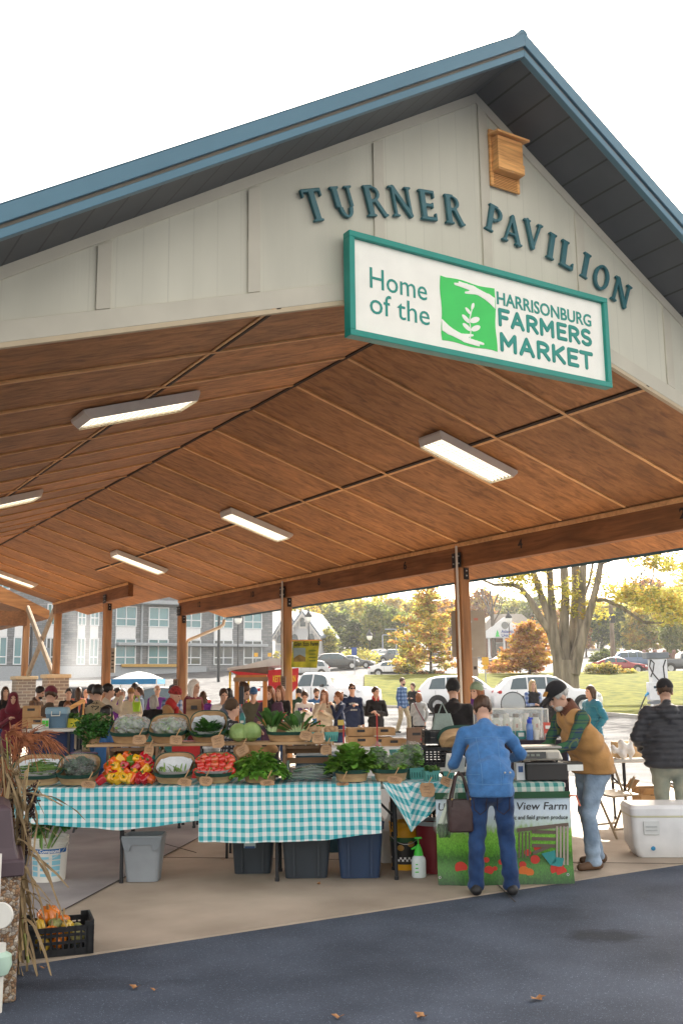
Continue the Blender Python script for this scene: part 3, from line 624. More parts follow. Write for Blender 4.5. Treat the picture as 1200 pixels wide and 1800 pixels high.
# ceiling light fixtures
M_TUBE = mat('lit tube', (1, .95, .8), .4, 0, emit=((1, .90, .72), .5)); M_WIRE = mat('guard wire', (.75, .68, .5), .4, metal=.3)
def fixture(x, y, label):
    side = 1 if x > XR else -1; h = abs(x-XR)
    F = thing('ceiling_light', label, 'ceiling light', (x, y, zc(h)-.016), 0, 'caged tube lights on the ceiling'); F.rotation_euler = (0, side*math.atan(MC), 0)
    m = MB(); L2, w2 = .66, .23
    m.rings([[Vector((sx*(L2-i*0)*(1 if z == 0 else 1), sy_*w2, z)) for sx, sy_ in ((-1, -1), (1, -1), (1, 1), (-1, 1))] for i, z in ((0, 0), (0, -.035))]+[[Vector((sx*(L2-.05), sy_*w2, -.11)) for sx, sy_ in ((-1, -1), (1, -1), (1, 1), (-1, 1))]], cap1=False)
    m.box((0, 0, -.05), (2*L2-.1, 2*w2-.02, .004)); m.build('housing', M_WHITE, F)
    m = MB()
    for i in range(6): m.tube([(-.59, -.175+i*.07, -.088), (.59, -.175+i*.07, -.088)], .013, 8)
    m.build('tube_set', M_TUBE, F, smooth=True)
    m = MB()
    for i in range(17): m.bar((-.6+i*.075, -w2, -.118), (-.6+i*.075, w2, -.118), .004)
    for i in range(7): m.bar((-.6, -w2+i*w2/3, -.122), (.6, -w2+i*w2/3, -.122), .004)
    m.build('wire_guard', M_WIRE, F)
for x, y, lb in ((8.04, 9.88, 'caged tube light on the ceiling below the right half of the big white sign'), (8.04, 16.03, 'caged tube light on the ceiling above the second timber post'),
    (8.04, 22.15, 'small far caged tube light on the ceiling above the third timber post'), (3.5, 9.86, 'largest caged tube light on the left half of the ceiling'),
    (3.45, 16.0, 'caged tube light cut by the left photo edge high on the ceiling'), (7.0, 29.8, 'farthest caged tube light low at the left photo edge')): fixture(x, y, lb)
# ================================================================== people
SKIN = {'l': mat('skin light', (.55, .33, .24), .55, .06, 12, spec=.35), 't': mat('skin tan', (.42, .235, .155), .55, .06, 12, spec=.35), 'd': mat('skin brown', (.20, .10, .06), .55, .06, 12, spec=.35), 'p': mat('skin rosy', (.56, .29, .21), .5, .08, 14, spec=.35)}
HAIR = {'k': mat('hair black', (.012, .010, .010), .5, .3, 30, (1, 1, .2)), 'b': mat('hair brown', (.06, .030, .016), .5, .35, 30, (1, 1, .2)), 'a': mat('hair auburn', (.20, .075, .03), .5, .3, 30, (1, 1, .2)), 'y': mat('hair blond', (.38, .26, .12), .5, .25, 30, (1, 1, .2)), 'g': mat('hair grey', (.38, .37, .35), .6, .25, 30, (1, 1, .3)), 'w': mat('hair white', (.74, .72, .68), .6, .1, 30)}
M_EYE = mat('eye dark', (.015, .012, .012), .2, 0); M_LIP = mat('lip', (.33, .10, .085), .5, 0)
def cloth(n, c, var=.12, rough=.85, bump=.25, sc=9, **k): return mat('cloth '+n, c, rough, var, sc, bump=bump, bscale=40, spec=.2, sheen=.15, **k)
C_DENIMJ = cloth('blue denim jacket', (.055, .165, .38), .16, sc=22); C_JEAN = cloth('dark jeans', (.010, .030, .095), .25, sc=6, c2=(.022, .058, .155)); C_JEANL = cloth('washed jeans', (.17, .25, .36), .3, sc=5, c2=(.28, .36, .46)); C_JEANG = cloth('stained jeans', (.17, .22, .21), .35, sc=4, c2=(.26, .26, .20))
C_BLK = cloth('black', (.016, .015, .017)); C_CHAR = cloth('charcoal', (.03, .032, .038)); C_NAVY = cloth('navy', (.018, .03, .075)); C_KHAKI = cloth('khaki', (.36, .29, .18)); C_TAN = cloth('tan duck', (.44, .235, .085), .1); C_BRNC = cloth('brown corduroy', (.13, .05, .03)); C_BROWN = cloth('dark brown', (.085, .055, .035)); C_MAR = cloth('maroon', (.15, .02, .035)); C_RED = cloth('red', (.42, .03, .03)); C_CORAL = cloth('coral', (.55, .16, .10)); C_WHT = cloth('white', (.75, .74, .72), .04); C_CRM = cloth('cream', (.62, .54, .42), .06); C_GRY = cloth('heather grey', (.33, .345, .35), .1); C_PUR = cloth('purple', (.13, .03, .22)); C_TEALJ = cloth('teal puffer', (.02, .16, .24), rough=.5); C_OLIVE = cloth('olive', (.10, .10, .07)); C_BLUE = cloth('mid blue', (.04, .12, .28)); C_LBL = cloth('pale blue', (.28, .38, .52)); C_SAGE = cloth('sage knit', (.22, .30, .20)); C_PLUM = cloth('plum', (.10, .05, .09)); C_STEEL = cloth('steel blue', (.10, .12, .16)); C_CAMEL = cloth('camel', (.34, .19, .08)); C_DGRN = cloth('dark green', (.02, .055, .035)); C_PUFB = cloth('dark puffer', (.035, .036, .042), .25, .38, .1)
C_STRIPE = checks('striped knit', (.03, .03, .035), (.03, .03, .035), (.35, .36, .38), .05, 'Object', trans=0)
C_PLGRN = checks('green navy plaid', (.012, .03, .085), (.02, .07, .06), (.035, .12, .05), .075, 'Object', trans=0, lines=(.10,.13,.05)); C_PLBLU = checks('blue plaid', (.03, .07, .17), (.06, .12, .25), (.18, .26, .40), .12, 'Object', trans=0); C_PLLT = checks('pale blue plaid', (.40, .45, .55), (.18, .25, .42), (.05, .09, .24), .11, 'Object', trans=0); C_PLBRN = checks('brown plaid', (.22, .13, .07), (.14, .08, .05), (.07, .04, .03), .1, 'Object', trans=0)
SH_K = mat('shoe black', (.015, .015, .016), .5, .1); SH_B = mat('boot brown', (.10, .055, .03), .7, .25, 8); SH_W = mat('shoe white', (.6, .6, .58), .6, .05)
ARMS = {  # elbow and hand relative to the shoulder for a 1.75 m person; x is outward, y is forward, z up
 'down': ((.05, -.03, -.29), (.06, .05, -.54)), 'front': ((.06, .02, -.28), (-.10, .24, -.27)), 'pocket': ((.13, -.06, -.26), (.03, .06, -.47)), 'phone': ((.05, .08, -.27), (-.12, .30, -.14)), 'fold': ((.06, .05, -.28), (-.22, .22, -.22)),
 'chin': ((.03, .16, -.24), (-.12, .20, .02)), 'reach': ((.03, .20, -.20), (0, .44, -.17)), 'point': ((.06, .16, -.16), (.02, .42, -.12)), 'back': ((.10, -.16, -.24), (.02, -.08, -.48)), 'work': ((.08, .06, -.27), (-.06, .30, -.30)), 'carry': ((.06, 0, -.29), (.03, .10, -.52)), 'up': ((.08, .14, -.10), (-.05, .22, .12))}
def person(label, loc, face, H=1.72, bend=0, head=(0, 0), aL='down', aR='down', top=C_BLK, bot=C_JEAN, skin='l', hair=('short', 'b'), hat=None, hem=.80, shoe=SH_K, stance=.1, stride=0, vest=None, hood=False, puff=0, collar=None, beard=None, res=.024, sleeve=None, seat=0, fat=1.0, group=None, eyes=True, fingers=False, crouch=0, name='person', tucked=None, scarf=None):
    s = H/1.75; t = thing(name, label, 'person', loc, CAMROT+math.radians(face), group)
    b = math.radians(bend); V3 = lambda x, y, z: np.array([x*s, -y*s, z*s], float)      # y forward = local -Y
    pel = V3(0, 0, .96-crouch); up = np.array([0, -math.sin(b), math.cos(b)]); fw = np.array([0, -math.cos(b), -math.sin(b)])
    def T(x, y, z): return pel+s*(np.array([x, 0, 0])+fw*y+up*z)                # torso frame, y forward, z above pelvis
    nb = T(0, .0-.02*0, .52); hy, hp_ = math.radians(head[0]), math.radians(head[1])
    hb = b*.55+hp_; hup = np.array([0, -math.sin(hb), math.cos(hb)]); hfw0 = np.array([0, -math.cos(hb), -math.sin(hb)]); hrt = np.array([1., 0, 0])
    hfw = hfw0*math.cos(hy)+hrt*math.sin(hy); hrt = np.cross(hfw, hup)*-1; hrt = np.cross(hup, hfw)*1.0
    hc = nb+s*(hup*.155+hfw0*.025)
    def Hd(x, y, z): return hc+s*(hrt*x+hfw*y+hup*z)
    arms = []
    for sd, a in ((1, aL), (-1, aR)):
        e, h = (ARMS[a] if isinstance(a, str) else a); sh = T(sd*.175*fat, 0, .445)
        def A(q): return sh+s*(np.array([sd*q[0], 0, 0])+np.array([0, -1., 0])*q[1]+np.array([0, 0, 1.])*q[2])
        arms.append((sd, sh, A(e), A(h)))
    legs = []
    for sd in (1, -1):
        hip = V3(sd*.09, 0, .90-crouch); y = stride*sd*.5; an = V3(sd*stance, y, .085); kn = (hip+an)/2+V3(.0, .035+abs(stride)*.15+crouch*.8, 0)
        if seat: kn = hip+V3(.02*sd, .42, .0); an = kn+V3(0, 0, -.44)
        legs.append((sd, hip, kn, an))
    allp = [nb, Hd(0, 0, .14), Hd(0, 0, -.1), Hd(0, .13, 0), Hd(0, -.13, 0), pel]+[q for a in arms for q in a[1:]]+[q for l in legs for q in l[1:]]
    lo = np.min(allp, 0)-.17*s; hi = np.max(allp, 0)+.17*s; lo[2] = -.01
    def torso(X, Y, Z, r0, r1, r2, z0, z1, k=.62):
        dx = X-pel[0]; dy = Y-pel[1]; dz = Z-pel[2]; q = dx*k*fat**-1; v = dy*fw[1]+dz*fw[2]; w = dy*up[1]+dz*up[2]
        d = rc(q, v, w, (0, 0, z0*s), (0, .0, (z0+z1)/2*s), r0*s*fat, r1*s*fat); return smin(d, rc(q, v, w, (0, 0, (z0+z1)/2*s), (0, 0, z1*s), r1*s*fat, r2*s), .05*s)
    def axis(X, Y, Z): return (X-pel[0])*up[0]+(Y-pel[1])*up[1]+(Z-pel[2])*up[2]
    def headf(X, Y, Z):
        dx = X-hc[0]; dy = Y-hc[1]; dz = Z-hc[2]; x = (dx*hrt[0]+dy*hrt[1]+dz*hrt[2])/s; y = (dx*hfw[0]+dy*hfw[1]+dz*hfw[2])/s; z = (dx*hup[0]+dy*hup[1]+dz*hup[2])/s; return x, y, z
    def body(X, Y, Z):
        d = torso(X, Y, Z, .085, .078, .07, 0, .40)
        x, y, z = headf(X, Y, Z)
        h = ell(x, y, z, (0, -.012, .03), (.072, .094, .092)); h = smin(h, ell(x, y, z, (0, .028, -.048), (.05, .058, .062)), .035)
        h = smin(h, rc(x, y, z, (0, .088, .015), (0, .108, -.022), .010, .016), .016); h = smin(h, rc(x, y, z, (0, .078, -.092), (0, .075, -.088), .018, .018), .03)
        for sd in (1, -1): h = smin(h, ell(x, y, z, (sd*.074, -.008, -.012), (.012, .022, .03)), .008)
        h = smin(h, ell(x, y, z, (0, .094, -.055), (.022, .012, .011)), .012)
        d = smin(d, rc(X, Y, Z, T(0, -.01, .42), hc+s*(hup*-.06), .062*s, .052*s), .04*s); d = smin(d, h*s, .02*s)
        for sd, sh, e, hnd in arms:
            d = smin(d, rc(X, Y, Z, sh, e, .045*s, .036*s), .04*s); d = smin(d, rc(X, Y, Z, e, hnd, .036*s, .024*s), .02*s)
            f = hnd-e; f = f/np.linalg.norm(f); w = np.cross(f, np.array([sd*.3, 0, 1.])); w = w/np.linalg.norm(w); n_ = np.cross(w, f)
            palm = hnd+f*.05*s
            d = smin(d, rc(X, Y, Z, hnd, palm, .026*s, .034*s), .02*s)
            fg = ((-.026, .068, .0085), (-.009, .082, .009), (.009, .078, .009), (.024, .062, .008)) if fingers else ((-.02, .07, .014), (0, .085, .015), (.02, .068, .014))
            for o, L, r in fg:
                a = palm+s*(w*o+f*.02); m_ = a+s*(f*L*.5-n_*.012); c = a+s*(f*L*.8-n_*.045); d = smin(d, rc(X, Y, Z, a, m_, r*s, r*s*.95), .006*s); d = smin(d, rc(X, Y, Z, m_, c, r*s*.95, r*s*.8), .006*s)
            a = hnd+s*(f*.02+w*.03*sd); d = smin(d, rc(X, Y, Z, a, a+s*(f*.055+w*.028*sd-n_*.01), .013*s, .010*s), .012*s)
        for sd, hip, kn, an in legs: d = smin(d, rc(X, Y, Z, hip, kn, .07*s, .048*s), .03*s); d = smin(d, rc(X, Y, Z, kn, an-np.array([0, 0, .03*s]), .048*s, .036*s), .02*s)
        return d
    sdf_obj('body', body, lo, hi, res*(.6 if fingers else .85), SKIN[skin], t)
    def wr(X, Y, Z, a=.006, seed=0):
        return s*a*(np.sin(X*38+Z*21+seed)*np.sin(Y*31-Z*27+seed*2)+.6*np.sin(Z*58+X*19-Y*23+seed))
    def sleeves(X, Y, Z, d, ex, end=1.0):
        for sd, sh, e, hnd in arms:
            w = e+(hnd-e)*end; d = smin(d, rc(X, Y, Z, sh, e, (.061+ex)*s, (.050+ex)*s), .03*s); d = smin(d, rc(X, Y, Z, e, w, (.050+ex)*s, (.039+ex)*s), .015*s)
        return d
    def coat(X, Y, Z, ex=0, arm=True):
        d = torso(X, Y, Z, .108+ex, .107+ex, .086+ex, 0, .40, .64)
        zt_ = pel[2]+.03*s; zl = min((hem+.03)*s, zt_); fl = .012 if hem < .75 else .004
        d = smin(d, rc((X-pel[0])*.72, Y, Z, (0, pel[1]+.010*s, zt_), (0, pel[1]+.014*s, zl), (.126+ex)*s*fat, (.136+ex+fl)*s*fat), .05*s)
        sh_ = np.full(X.shape, 9.)
        for sd in (1, -1): d = smin(d, rc(X, Y, Z, T(sd*.07, 0, .445), T(sd*.158*fat, 0, .43), (.066+ex)*s, (.062+ex)*s), .05*s)
        if arm: d = smin(d, sleeves(X, Y, Z, sh_, ex), .018*s)
        if hood: d = smin(d, rc(X, Y, Z, T(-.05, -.085, .47), T(.05, -.085, .47), .055*s, .055*s), .04*s); d = smin(d, rc(X, Y, Z, T(0, -.115, .40), T(0, -.09, .46), .035*s, .05*s), .04*s)
        d = smin(d, rc(X, Y, Z, T(0, -.012, .46), T(0, -.006, .525), .078*s, .066*s), .03*s)
        if puff: d = d-.024*s*np.sqrt(np.abs(np.sin(axis(X, Y, Z)*math.pi/.062/s)))+.014*s
        d = d+wr(X, Y, Z)+.004*s*np.sin(axis(X, Y, Z)*52/s+X*14)*np.clip((.20*s-np.abs(axis(X, Y, Z)-.03*s))/(.2*s), 0, 1)
        d = smax(d, hem*s-Z, .012*s)
        d = np.maximum(d, -(rc(X, Y, Z, T(0, .03, .56), T(0, .1, .70), .062*s, .10*s)))
        return d
    sdf_obj('jacket' if hem < .86 else 'top', lambda X, Y, Z: coat(X, Y, Z, .012*puff, True), lo, hi, res, sleeve if (vest and sleeve) else top, t)
    if vest: sdf_obj('vest', lambda X, Y, Z: np.maximum(coat(X, Y, Z, .013, False), -sleeves(X, Y, Z, np.full(X.shape, 9.), .008)), lo, hi, res*.8, vest, t)
    if collar: sdf_obj('collar', lambda X, Y, Z: np.maximum(rc(X, Y, Z, T(0, -.012, .475), T(0, -.004, .555), .094*s, .085*s), -np.minimum(rc(X, Y, Z, T(0, .0, .50), T(0, .02, .75), .072*s, .075*s), rc(X, Y, Z, T(0, .12, .46), T(0, .2, .6), .06*s, .1*s))), T(0, 0, .52)-.16*s, T(0, 0, .52)+.16*s, res*.5, collar, t)
    if scarf: sdf_obj('scarf', lambda X, Y, Z: smin(np.maximum(rc(X, Y, Z, T(0, .01, .50), T(0, .015, .545), .098*s, .09*s), -rc(X, Y, Z, T(0, 0, .3), T(0, 0, .8), .05*s, .05*s)), rc(X, Y, Z, T(.03, .12, .46), T(.04, .14, .15), .035*s, .04*s), .02*s)+wr(X, Y, Z), lo, hi, res*.8, scarf, t)
    def trous(X, Y, Z):
        hipz = .955-crouch
        dx = X*.72; d = rc(dx, Y, Z, V3(0, -.012, hipz+.04), V3(0, -.02, hipz-.10), .108*s*fat, .118*s*fat)
        for sd, hip, kn, an in legs:
            d = smin(d, rc(X, Y, Z, hip+np.array([sd*.012*s, 0, -.02*s]), kn, .098*s*fat, .071*s), .035*s); d = smin(d, rc(X, Y, Z, kn, an-np.array([0, .005, .025*s]), .070*s, .066*s), .02*s)
        d = d+wr(X, Y, Z, .005, 3)+.006*s*np.sin(Z*70)*np.clip((.30*s-Z)/(.25*s), 0, 1)
        return smax(smax(d, Z-min(hipz+.06, hem+.05 if hem < .95 else 9)*s, .01), (.035*s-Z), .008)
    sdf_obj('trousers', trous, lo, np.array([hi[0], hi[1], max(1.08*s, .1)]), res, bot, t)
    for sd, hip, kn, an in legs:
        f0 = np.array([an[0], an[1]+.045*s, .045*s]); f1 = np.array([an[0]+sd*.02*s, an[1]-.155*s, .034*s])
        sdf_obj('shoe', lambda X, Y, Z: np.maximum(smin(rc(X, Y, Z, f0, f1, .044*s, .034*s)*1.0, rc(X, Y, Z, an+np.array([0, .01, -.03*s]), an+np.array([0, .0, .03*s]), .05*s, .046*s), .02*s), .004-Z), np.minimum(f0, f1)-.075*s, np.maximum(f0, f1)+np.array([.08, .08, .14])*s, .014 if not fingers else .01, shoe, t)
    hx = [hc-.30*s, hc+.20*s]
    if hair:
        st, hcM = hair; hm = HAIR[hcM]
        def hairf(X, Y, Z):
            x, y, z = headf(X, Y, Z); d = ell(x, y, z, (0, -.018, .036), (.084, .104, .102))
            face = np.maximum(np.maximum(.03-y*1.0, z-.055+.0*x), np.abs(x)-.075); cut = ell(x, y, z, (0, .10, -.03), (.078, .085, .095)); d = smax(d, -cut, .01)
            if st in ('short', 'bald'):
                d = smax(d, -(z+.035-.35*np.maximum(0, -y-.02)), .01); d = smax(d, -ell(x, y, z, (0, .03, -.07), (.12, .075, .07)), .01)
                if st == 'bald': d = np.maximum(d, z-.045)
            else:
                ln = {'bob': .13, 'long': .34, 'mid': .22, 'bun': .05, 'pony': .05}[st]
                bk = rc(x*.72, y, z, (0, -.06, .0), (0, -.065-.02*(st == 'long'), -ln), .068, .052); d = smin(d, bk, .03)
                if st in ('long', 'mid', 'bob'):
                    for sd in (1, -1): d = smin(d, rc(x, y, z, (sd*.07, .01, .0), (sd*.082, .035 if st == 'long' else .0, -ln*.8), .022, .024), .02)
                if st == 'bun': d = smin(d, ell(x, y, z, (0, -.10, .09), (.04, .04, .04)), .01)
                if st == 'pony': d = smin(d, rc(x, y, z, (0, -.11, .03), (0, -.15, -.16), .03, .018), .012)
            return (d+.005*np.sin(x*130+z*20)*np.sin(y*110))*s
        sdf_obj('hair', hairf, hx[0]-np.array([0, 0, .15*s]), hx[1], res*.62, hm, t)
    if beard:
        def bf(X, Y, Z):
            x, y, z = headf(X, Y, Z); d = ell(x, y, z, (0, .045, -.088), (.050, .050, .044)); d = smax(d, -(ell(x, y, z, (0, .10, -.03), (.05, .05, .028))), .008); d = smin(d, rc(x, y, z, (-.022, .102, -.042), (.022, .102, -.042), .009, .009), .006); return (d+.004*np.sin(x*150+z*60))*s
        sdf_obj('beard', bf, hc-.2*s, hc+.18*s, .011, HAIR[beard], t)
    if hat:
        kd, hmM = hat
        def hf(X, Y, Z):
            x, y, z = headf(X, Y, Z)
            if kd in ('beanie', 'pom'):
                d = ell(x, y, z, (0, -.015, .045), (.092, .112, .118)); d = smax(d, -(z-.035-.25*y), .01); d = np.minimum(d, smax(ell(x, y, z, (0, -.015, .03), (.097, .117, .122)), np.abs(z-.045-.25*y)-.026, .008)); d = d+.003*np.sin(np.arctan2(x, y)*40)
                return d*s
            if kd == 'hijab':
                d = ell(x, y, z, (0, -.012, .03), (.095, .112, .112)); d = smin(d, rc(x*.8, y, z, (0, -.01, -.08), (0, .01, -.2), .085, .12), .05); return smax(d, -ell(x, y, z, (0, .12, -.01), (.062, .09, .085)), .01)*s
            d = smax(ell(x, y, z, (0, -.012, .045), (.092, .112, .108)), -(z-.035), .006)
            br = np.maximum(ell(x, y, z*1.0, (0, .125, .045-.0), (.078, .095, .3)), np.abs(z-.042+.25*(y-.09)+2.2*x*x*.5)-.006); br = np.maximum(br, .06-y)
            return smin(d, br, .006)*s
        sdf_obj({'beanie': 'beanie', 'pom': 'beanie', 'cap': 'cap', 'hijab': 'headscarf'}[kd], hf, hc-.28*s, hc+.27*s, .0115 if kd == 'cap' else .016, hmM, t)
    if eyes:
        for sd in (1, -1): m = MB(); m.ball(Hd(sd*.031, .078, .012), .0105*s, 5, sc=(1.2, 1, .8)); m.build('eye', M_EYE, t)
    t['hc'] = 0; del t['hc']
    return t, dict(T=T, Hd=Hd, arms=arms, s=s, hc=hc, legs=legs)
def onto(t, q): return t.matrix_basis @ Vector(q)
PG = 'shoppers in the background'
def pat(px, py, D, label, face, Hx=0, **k):
    b = at(px, D, terr(D)+(.012 if D < 30 else 0)); H = P(px, py, D).z-b.z; H = min(max(H, .95), 1.98)
    return person(label, b, face, H+Hx, **k)
# --- the two at the stall and the buyer in the black puffer
w, wi = person('woman in a blue denim jacket bending over the stall with her back to the camera', G(868, 1573, .012), 178, 1.60, bend=37, head=(.0, 6), aR=((.14, .06, -.20), (.02, .30, -.26)), aL=((.10, .05, -.27), (.10, .30, -.30)), top=C_DENIMJ, bot=C_JEAN, hair=('short', 'b'), hem=.80, stance=.15, res=.012, fingers=True, eyes=False, fat=1.03)
v, vi = person('grey bearded man in a tan work vest and green plaid shirt leaning over the scale', G(1048, 1523, .012), -72, 1.66, bend=25, head=(0, 16), aL=((.05, .16, -.24), (-.02, .42, -.33)), aR=((.06, .10, -.27), (-.02, .36, -.36)), top=C_TAN, vest=C_TAN, sleeve=C_PLGRN, collar=C_BRNC, bot=C_JEANL, hair=('short', 'g'), hat=('cap', C_BLK), beard='g', res=.012, fingers=True, hem=.84, shoe=SH_B, stance=.14, stride=.22, fat=1.16)
m = MB(); q = vi['Hd'](0, .104, .085); m.box(q, (.05, .012, .045), rotm(-.5)); m.build('cap_patch', mat('tan patch', (.45, .22, .05), .7), v)
u, ui = person('man in a quilted black puffer jacket and black cap with his back to the camera', at(1187, 10.15, .012), 172, 1.60, head=(0, 4), aL=((.13, -.02, -.26), (.02, .20, -.42)), aR=((.10, .0, -.27), (.02, .22, -.38)), top=C_PUFB, puff=1, hood=True, bot=C_JEANG, hair=('short', 'b'), hat=('cap', C_BLK), res=.014, fingers=True, hem=.82, stance=.12, eyes=False, fat=1.22)
from mathutils.bvhtree import BVHTree
M_STITCH = mat('pale stitching', (.10, .23, .44), .8); M_STITCHD = mat('dark seam', (.02, .05, .12), .8)
def stitch(t, part, lines, nm, mt, r=.003):
    o = [c for c in t.children if c.name.split('.')[0] == part][0]; bv = BVHTree.FromPolygons([v.co for v in o.data.vertices], [p.vertices for p in o.data.polygons])
    for ln in lines:
        pts = []
        for (x0, z0), (x1, z1) in zip(ln, ln[1:]):
            for k in range(9):
                f = k/8; h = bv.ray_cast(Vector((x0+(x1-x0)*f, 1.5, z0+(z1-z0)*f)), Vector((0, -1, 0)))
                if h[0]: pts.append(h[0]+Vector((0, .001, 0)))
        if len(pts) > 1: m = MB(); m.tube(pts, r, 4); m.build(nm, mt, t)
stitch(w, 'jacket', [((-.17, 1.16), (0, 1.18), (.17, 1.16)), ((-.085, 1.17), (-.075, .98), (-.07, .82)), ((.085, 1.17), (.075, .98), (.07, .82)), ((-.2, .835), (0, .83), (.2, .835)), ((-.18, .90), (-.09, .905)), ((.09, .905), (.18, .90)), ((-.09, .865), (-.09, .905))], 'seam', M_STITCH)
stitch(w, 'trousers', [((-.14, .745), (-.04, .735), (-.045, .63), (-.09, .60), (-.135, .64), (-.14, .745)), ((.14, .745), (.04, .735), (.045, .63), (.09, .60), (.135, .64), (.14, .745))], 'back_pocket', M_STITCHD, .003)
m = MB(); [m.ball(Vector((x, .0, .0))+Vector(wi['T'](0, -.155, -.06)), .009, 5) for x in (-.10, -.14)]; m.build('jacket_button', M_BOLT, w)
# --- middle distance
pat(803, 1197, 12.2, 'man in a black hooded sweatshirt and black beanie with his back to the camera', 170, hat=('beanie', C_BLK), hood=True, top=C_BLK, bot=C_BROWN, aL='front', aR='front', hair=('short', 'k'), eyes=False, res=.02, hem=.78, fat=1.1)
pat(845, 1203, 14, 'long haired woman in a sage beanie and camel coat beside the first post', -50, hat=('beanie', C_SAGE), top=C_CAMEL, hair=('long', 'a'), aL='front', aR='front', hem=.6, scarf=C_PUR, res=.02)
pat(1046, 1206, 17.5, 'woman in a teal puffer jacket walking on the right of the vest man', -65, top=C_TEALJ, puff=1, hood=True, bot=C_WHT, hair=('bob', 'b'), aL='pocket', aR='pocket', hem=.72, stride=.3, res=.02)
pat(940, 1196, 25, 'blond woman in sunglasses black vest and pale plaid shirt by the white car', 15, top=C_PLLT, sleeve=C_PLLT, vest=C_BLK, hair=('long', 'y'), aL='down', aR='front', bot=C_BLK, res=.024)
pat(986, 1207, 19, 'person in a black knit hat behind the vest man', 160, hat=('beanie', C_BLK), top=C_CHAR, hair=('short', 'k'), eyes=False, hem=.7)
pat(973, 1212, 22, 'dark haired person half hidden by the vest man cap', -160, top=C_BLK, hair=('short', 'b'), eyes=False)
# --- waiting row in front of the pickup
j, ji = pat(536, 1214, 21, 'woman in a white sweatshirt with purple letters looking down', 4, head=(0, 24), top=C_WHT, bot=C_BLK, hair=('bun', 'b'), aL='phone', aR='phone', hem=.74, res=.02)
link('lettering', text_mesh('JMU', .17, .004, .008, m=mat('purple print', (.07, .02, .16), .7)), j, tuple(ji['T'](0, .122, .30)))
pat(526, 1210, 24, 'person in a dark green jacket behind the white sweatshirt', 170, top=C_DGRN, hair=('short', 'k'), eyes=False)
pat(556, 1210, 24, 'bearded man in a mid blue shirt in the waiting row', 20, head=(0, 12), top=C_BLUE, hair=('short', 'b'), beard='b', bot=C_CHAR)
pat(571, 1213, 20, 'long haired woman in a cream top holding a cup', -12, top=C_CRM, bot=C_CRM, hair=('long', 'a'), aL='phone', aR='chin', res=.02)
pat(597, 1216, 20, 'woman in a navy coat with a hand at her mouth', -70, top=C_NAVY, bot=C_JEAN, hair=('bun', 'a'), aL='chin', aR='chin', hem=.72, res=.02, hood=True)
n_, ni = pat(620, 1202, 21, 'tall man in glasses and a navy college hoodie', 12, top=C_NAVY, bot=C_KHAKI, hair=('short', 'b'), aL='down', aR='phone', hood=True, hem=.80, res=.02)
m = MB(); m.box(ni['Hd'](.031, .092, .014), (.05, .012, .03)); m.box(ni['Hd'](-.031, .092, .014), (.05, .012, .03)); m.build('glasses', M_EYE, n_)
m = MB(); [m.box(tuple(ni['T'](x, .121, z)), (w_, .01, .034)) for x, z, w_ in ((-.07, .35, .04), (-.02, .36, .04), (.03, .36, .04), (.08, .35, .04), (0, .29, .05), (-.04, .22, .05), (.02, .22, .05), (.07, .22, .03))]; m.build('chest_print', C_GRY, n_)
k_, ki = pat(662, 1208, 21, 'young man in a black coat over a red sweater with folded arms', 10, head=(25, 0), top=C_BLK, bot=C_WHT, hair=('short', 'b'), aL='fold', aR='front', collar=C_RED, hem=.70, res=.02)
pat(708, 1192, 33, 'man in a blue plaid shirt and khaki trousers walking on the lot', 50, top=C_PLBLU, bot=C_KHAKI, hair=('short', 'b'), beard='b', stride=.35, hem=.78)
pat(727, 1201, 34, 'woman in a black top and trousers behind the plaid shirt man', -40, top=C_BLK, bot=C_BLK, hair=('bun', 'b'), aL='fold', aR='fold')
g_, gi = pat(738, 1218, 24, 'woman in a heather grey jacket with a thin bag strap seen from behind', 165, top=C_GRY, bot=C_BLK, hair=('bob', 'a'), hem=.80, eyes=False, aL='front', aR='back', res=.02)
m = MB(); T = gi['T']; m.tube([T(.12, -.10, .50), T(.03, -.155, .33), T(-.08, -.165, .14), T(-.17, -.14, -.02)], .012, 6); m.build('bag_strap', C_MAR, g_)
# --- sellers in the middle
pat(370, 1208, 13.5, 'bearded seller in a slate jacket and dark apron bending over his table', 75, bend=40, head=(0, 5), top=C_STEEL, bot=C_BLK, hair=('short', 'b'), beard='b', aL='work', aR='work', res=.018, hem=.80, Hx=.20)
pat(286, 1207, 15.5, 'person in a tan jacket and red patterned beanie reaching out an arm', 80, bend=12, head=(0, 15), hat=('pom', cloth('red fair isle', (.28, .03, .03), .6, sc=30)), top=C_CAMEL, bot=C_CHAR, aL='reach', aR='point', scarf=C_RED, hair=None, res=.018, hem=.66)
pat(338, 1196, 17.5, 'white haired man in a maroon jacket behind the third post', 60, top=C_MAR, bot=C_CHAR, hair=('mid', 'w'), aL='front', aR='front', hood=True, res=.02, hem=.72)
pat(404, 1232, 12, 'small child in a striped top and brown beanie', 120, hat=('beanie', C_BROWN), top=C_STRIPE, bot=C_CHAR, hair=('short', 'b'), res=.02)
jm, jmi = pat(445, 1210, 18.5, 'man in a blue cap and olive jacket before the wooden frame', 6, head=(0, 4), hat=('cap', C_BLUE), top=C_OLIVE, bot=C_JEAN, hair=('short', 'g'), hem=.76, aL='down', aR='down', res=.02)
pat(476, 1206, 17, 'woman in a plum cardigan with a black scarf carrying a white bundle', -20, head=(0, 18), top=C_PLUM, bot=C_BLK, hair=('mid', 'a'), scarf=C_BLK, aL='work', aR='work', res=.02, hem=.7)
pat(493, 1206, 19, 'woman in a dark coat half hidden by the second post', -30, top=C_BLK, hair=('mid', 'a'), aL='front', aR='front')
pat(391, 1211, 17, 'man in a white apron shirt behind the bending seller', 20, head=(0, 10), top=C_WHT, bot=C_CHAR, hair=('short', 'b'), aL='front', aR='front')
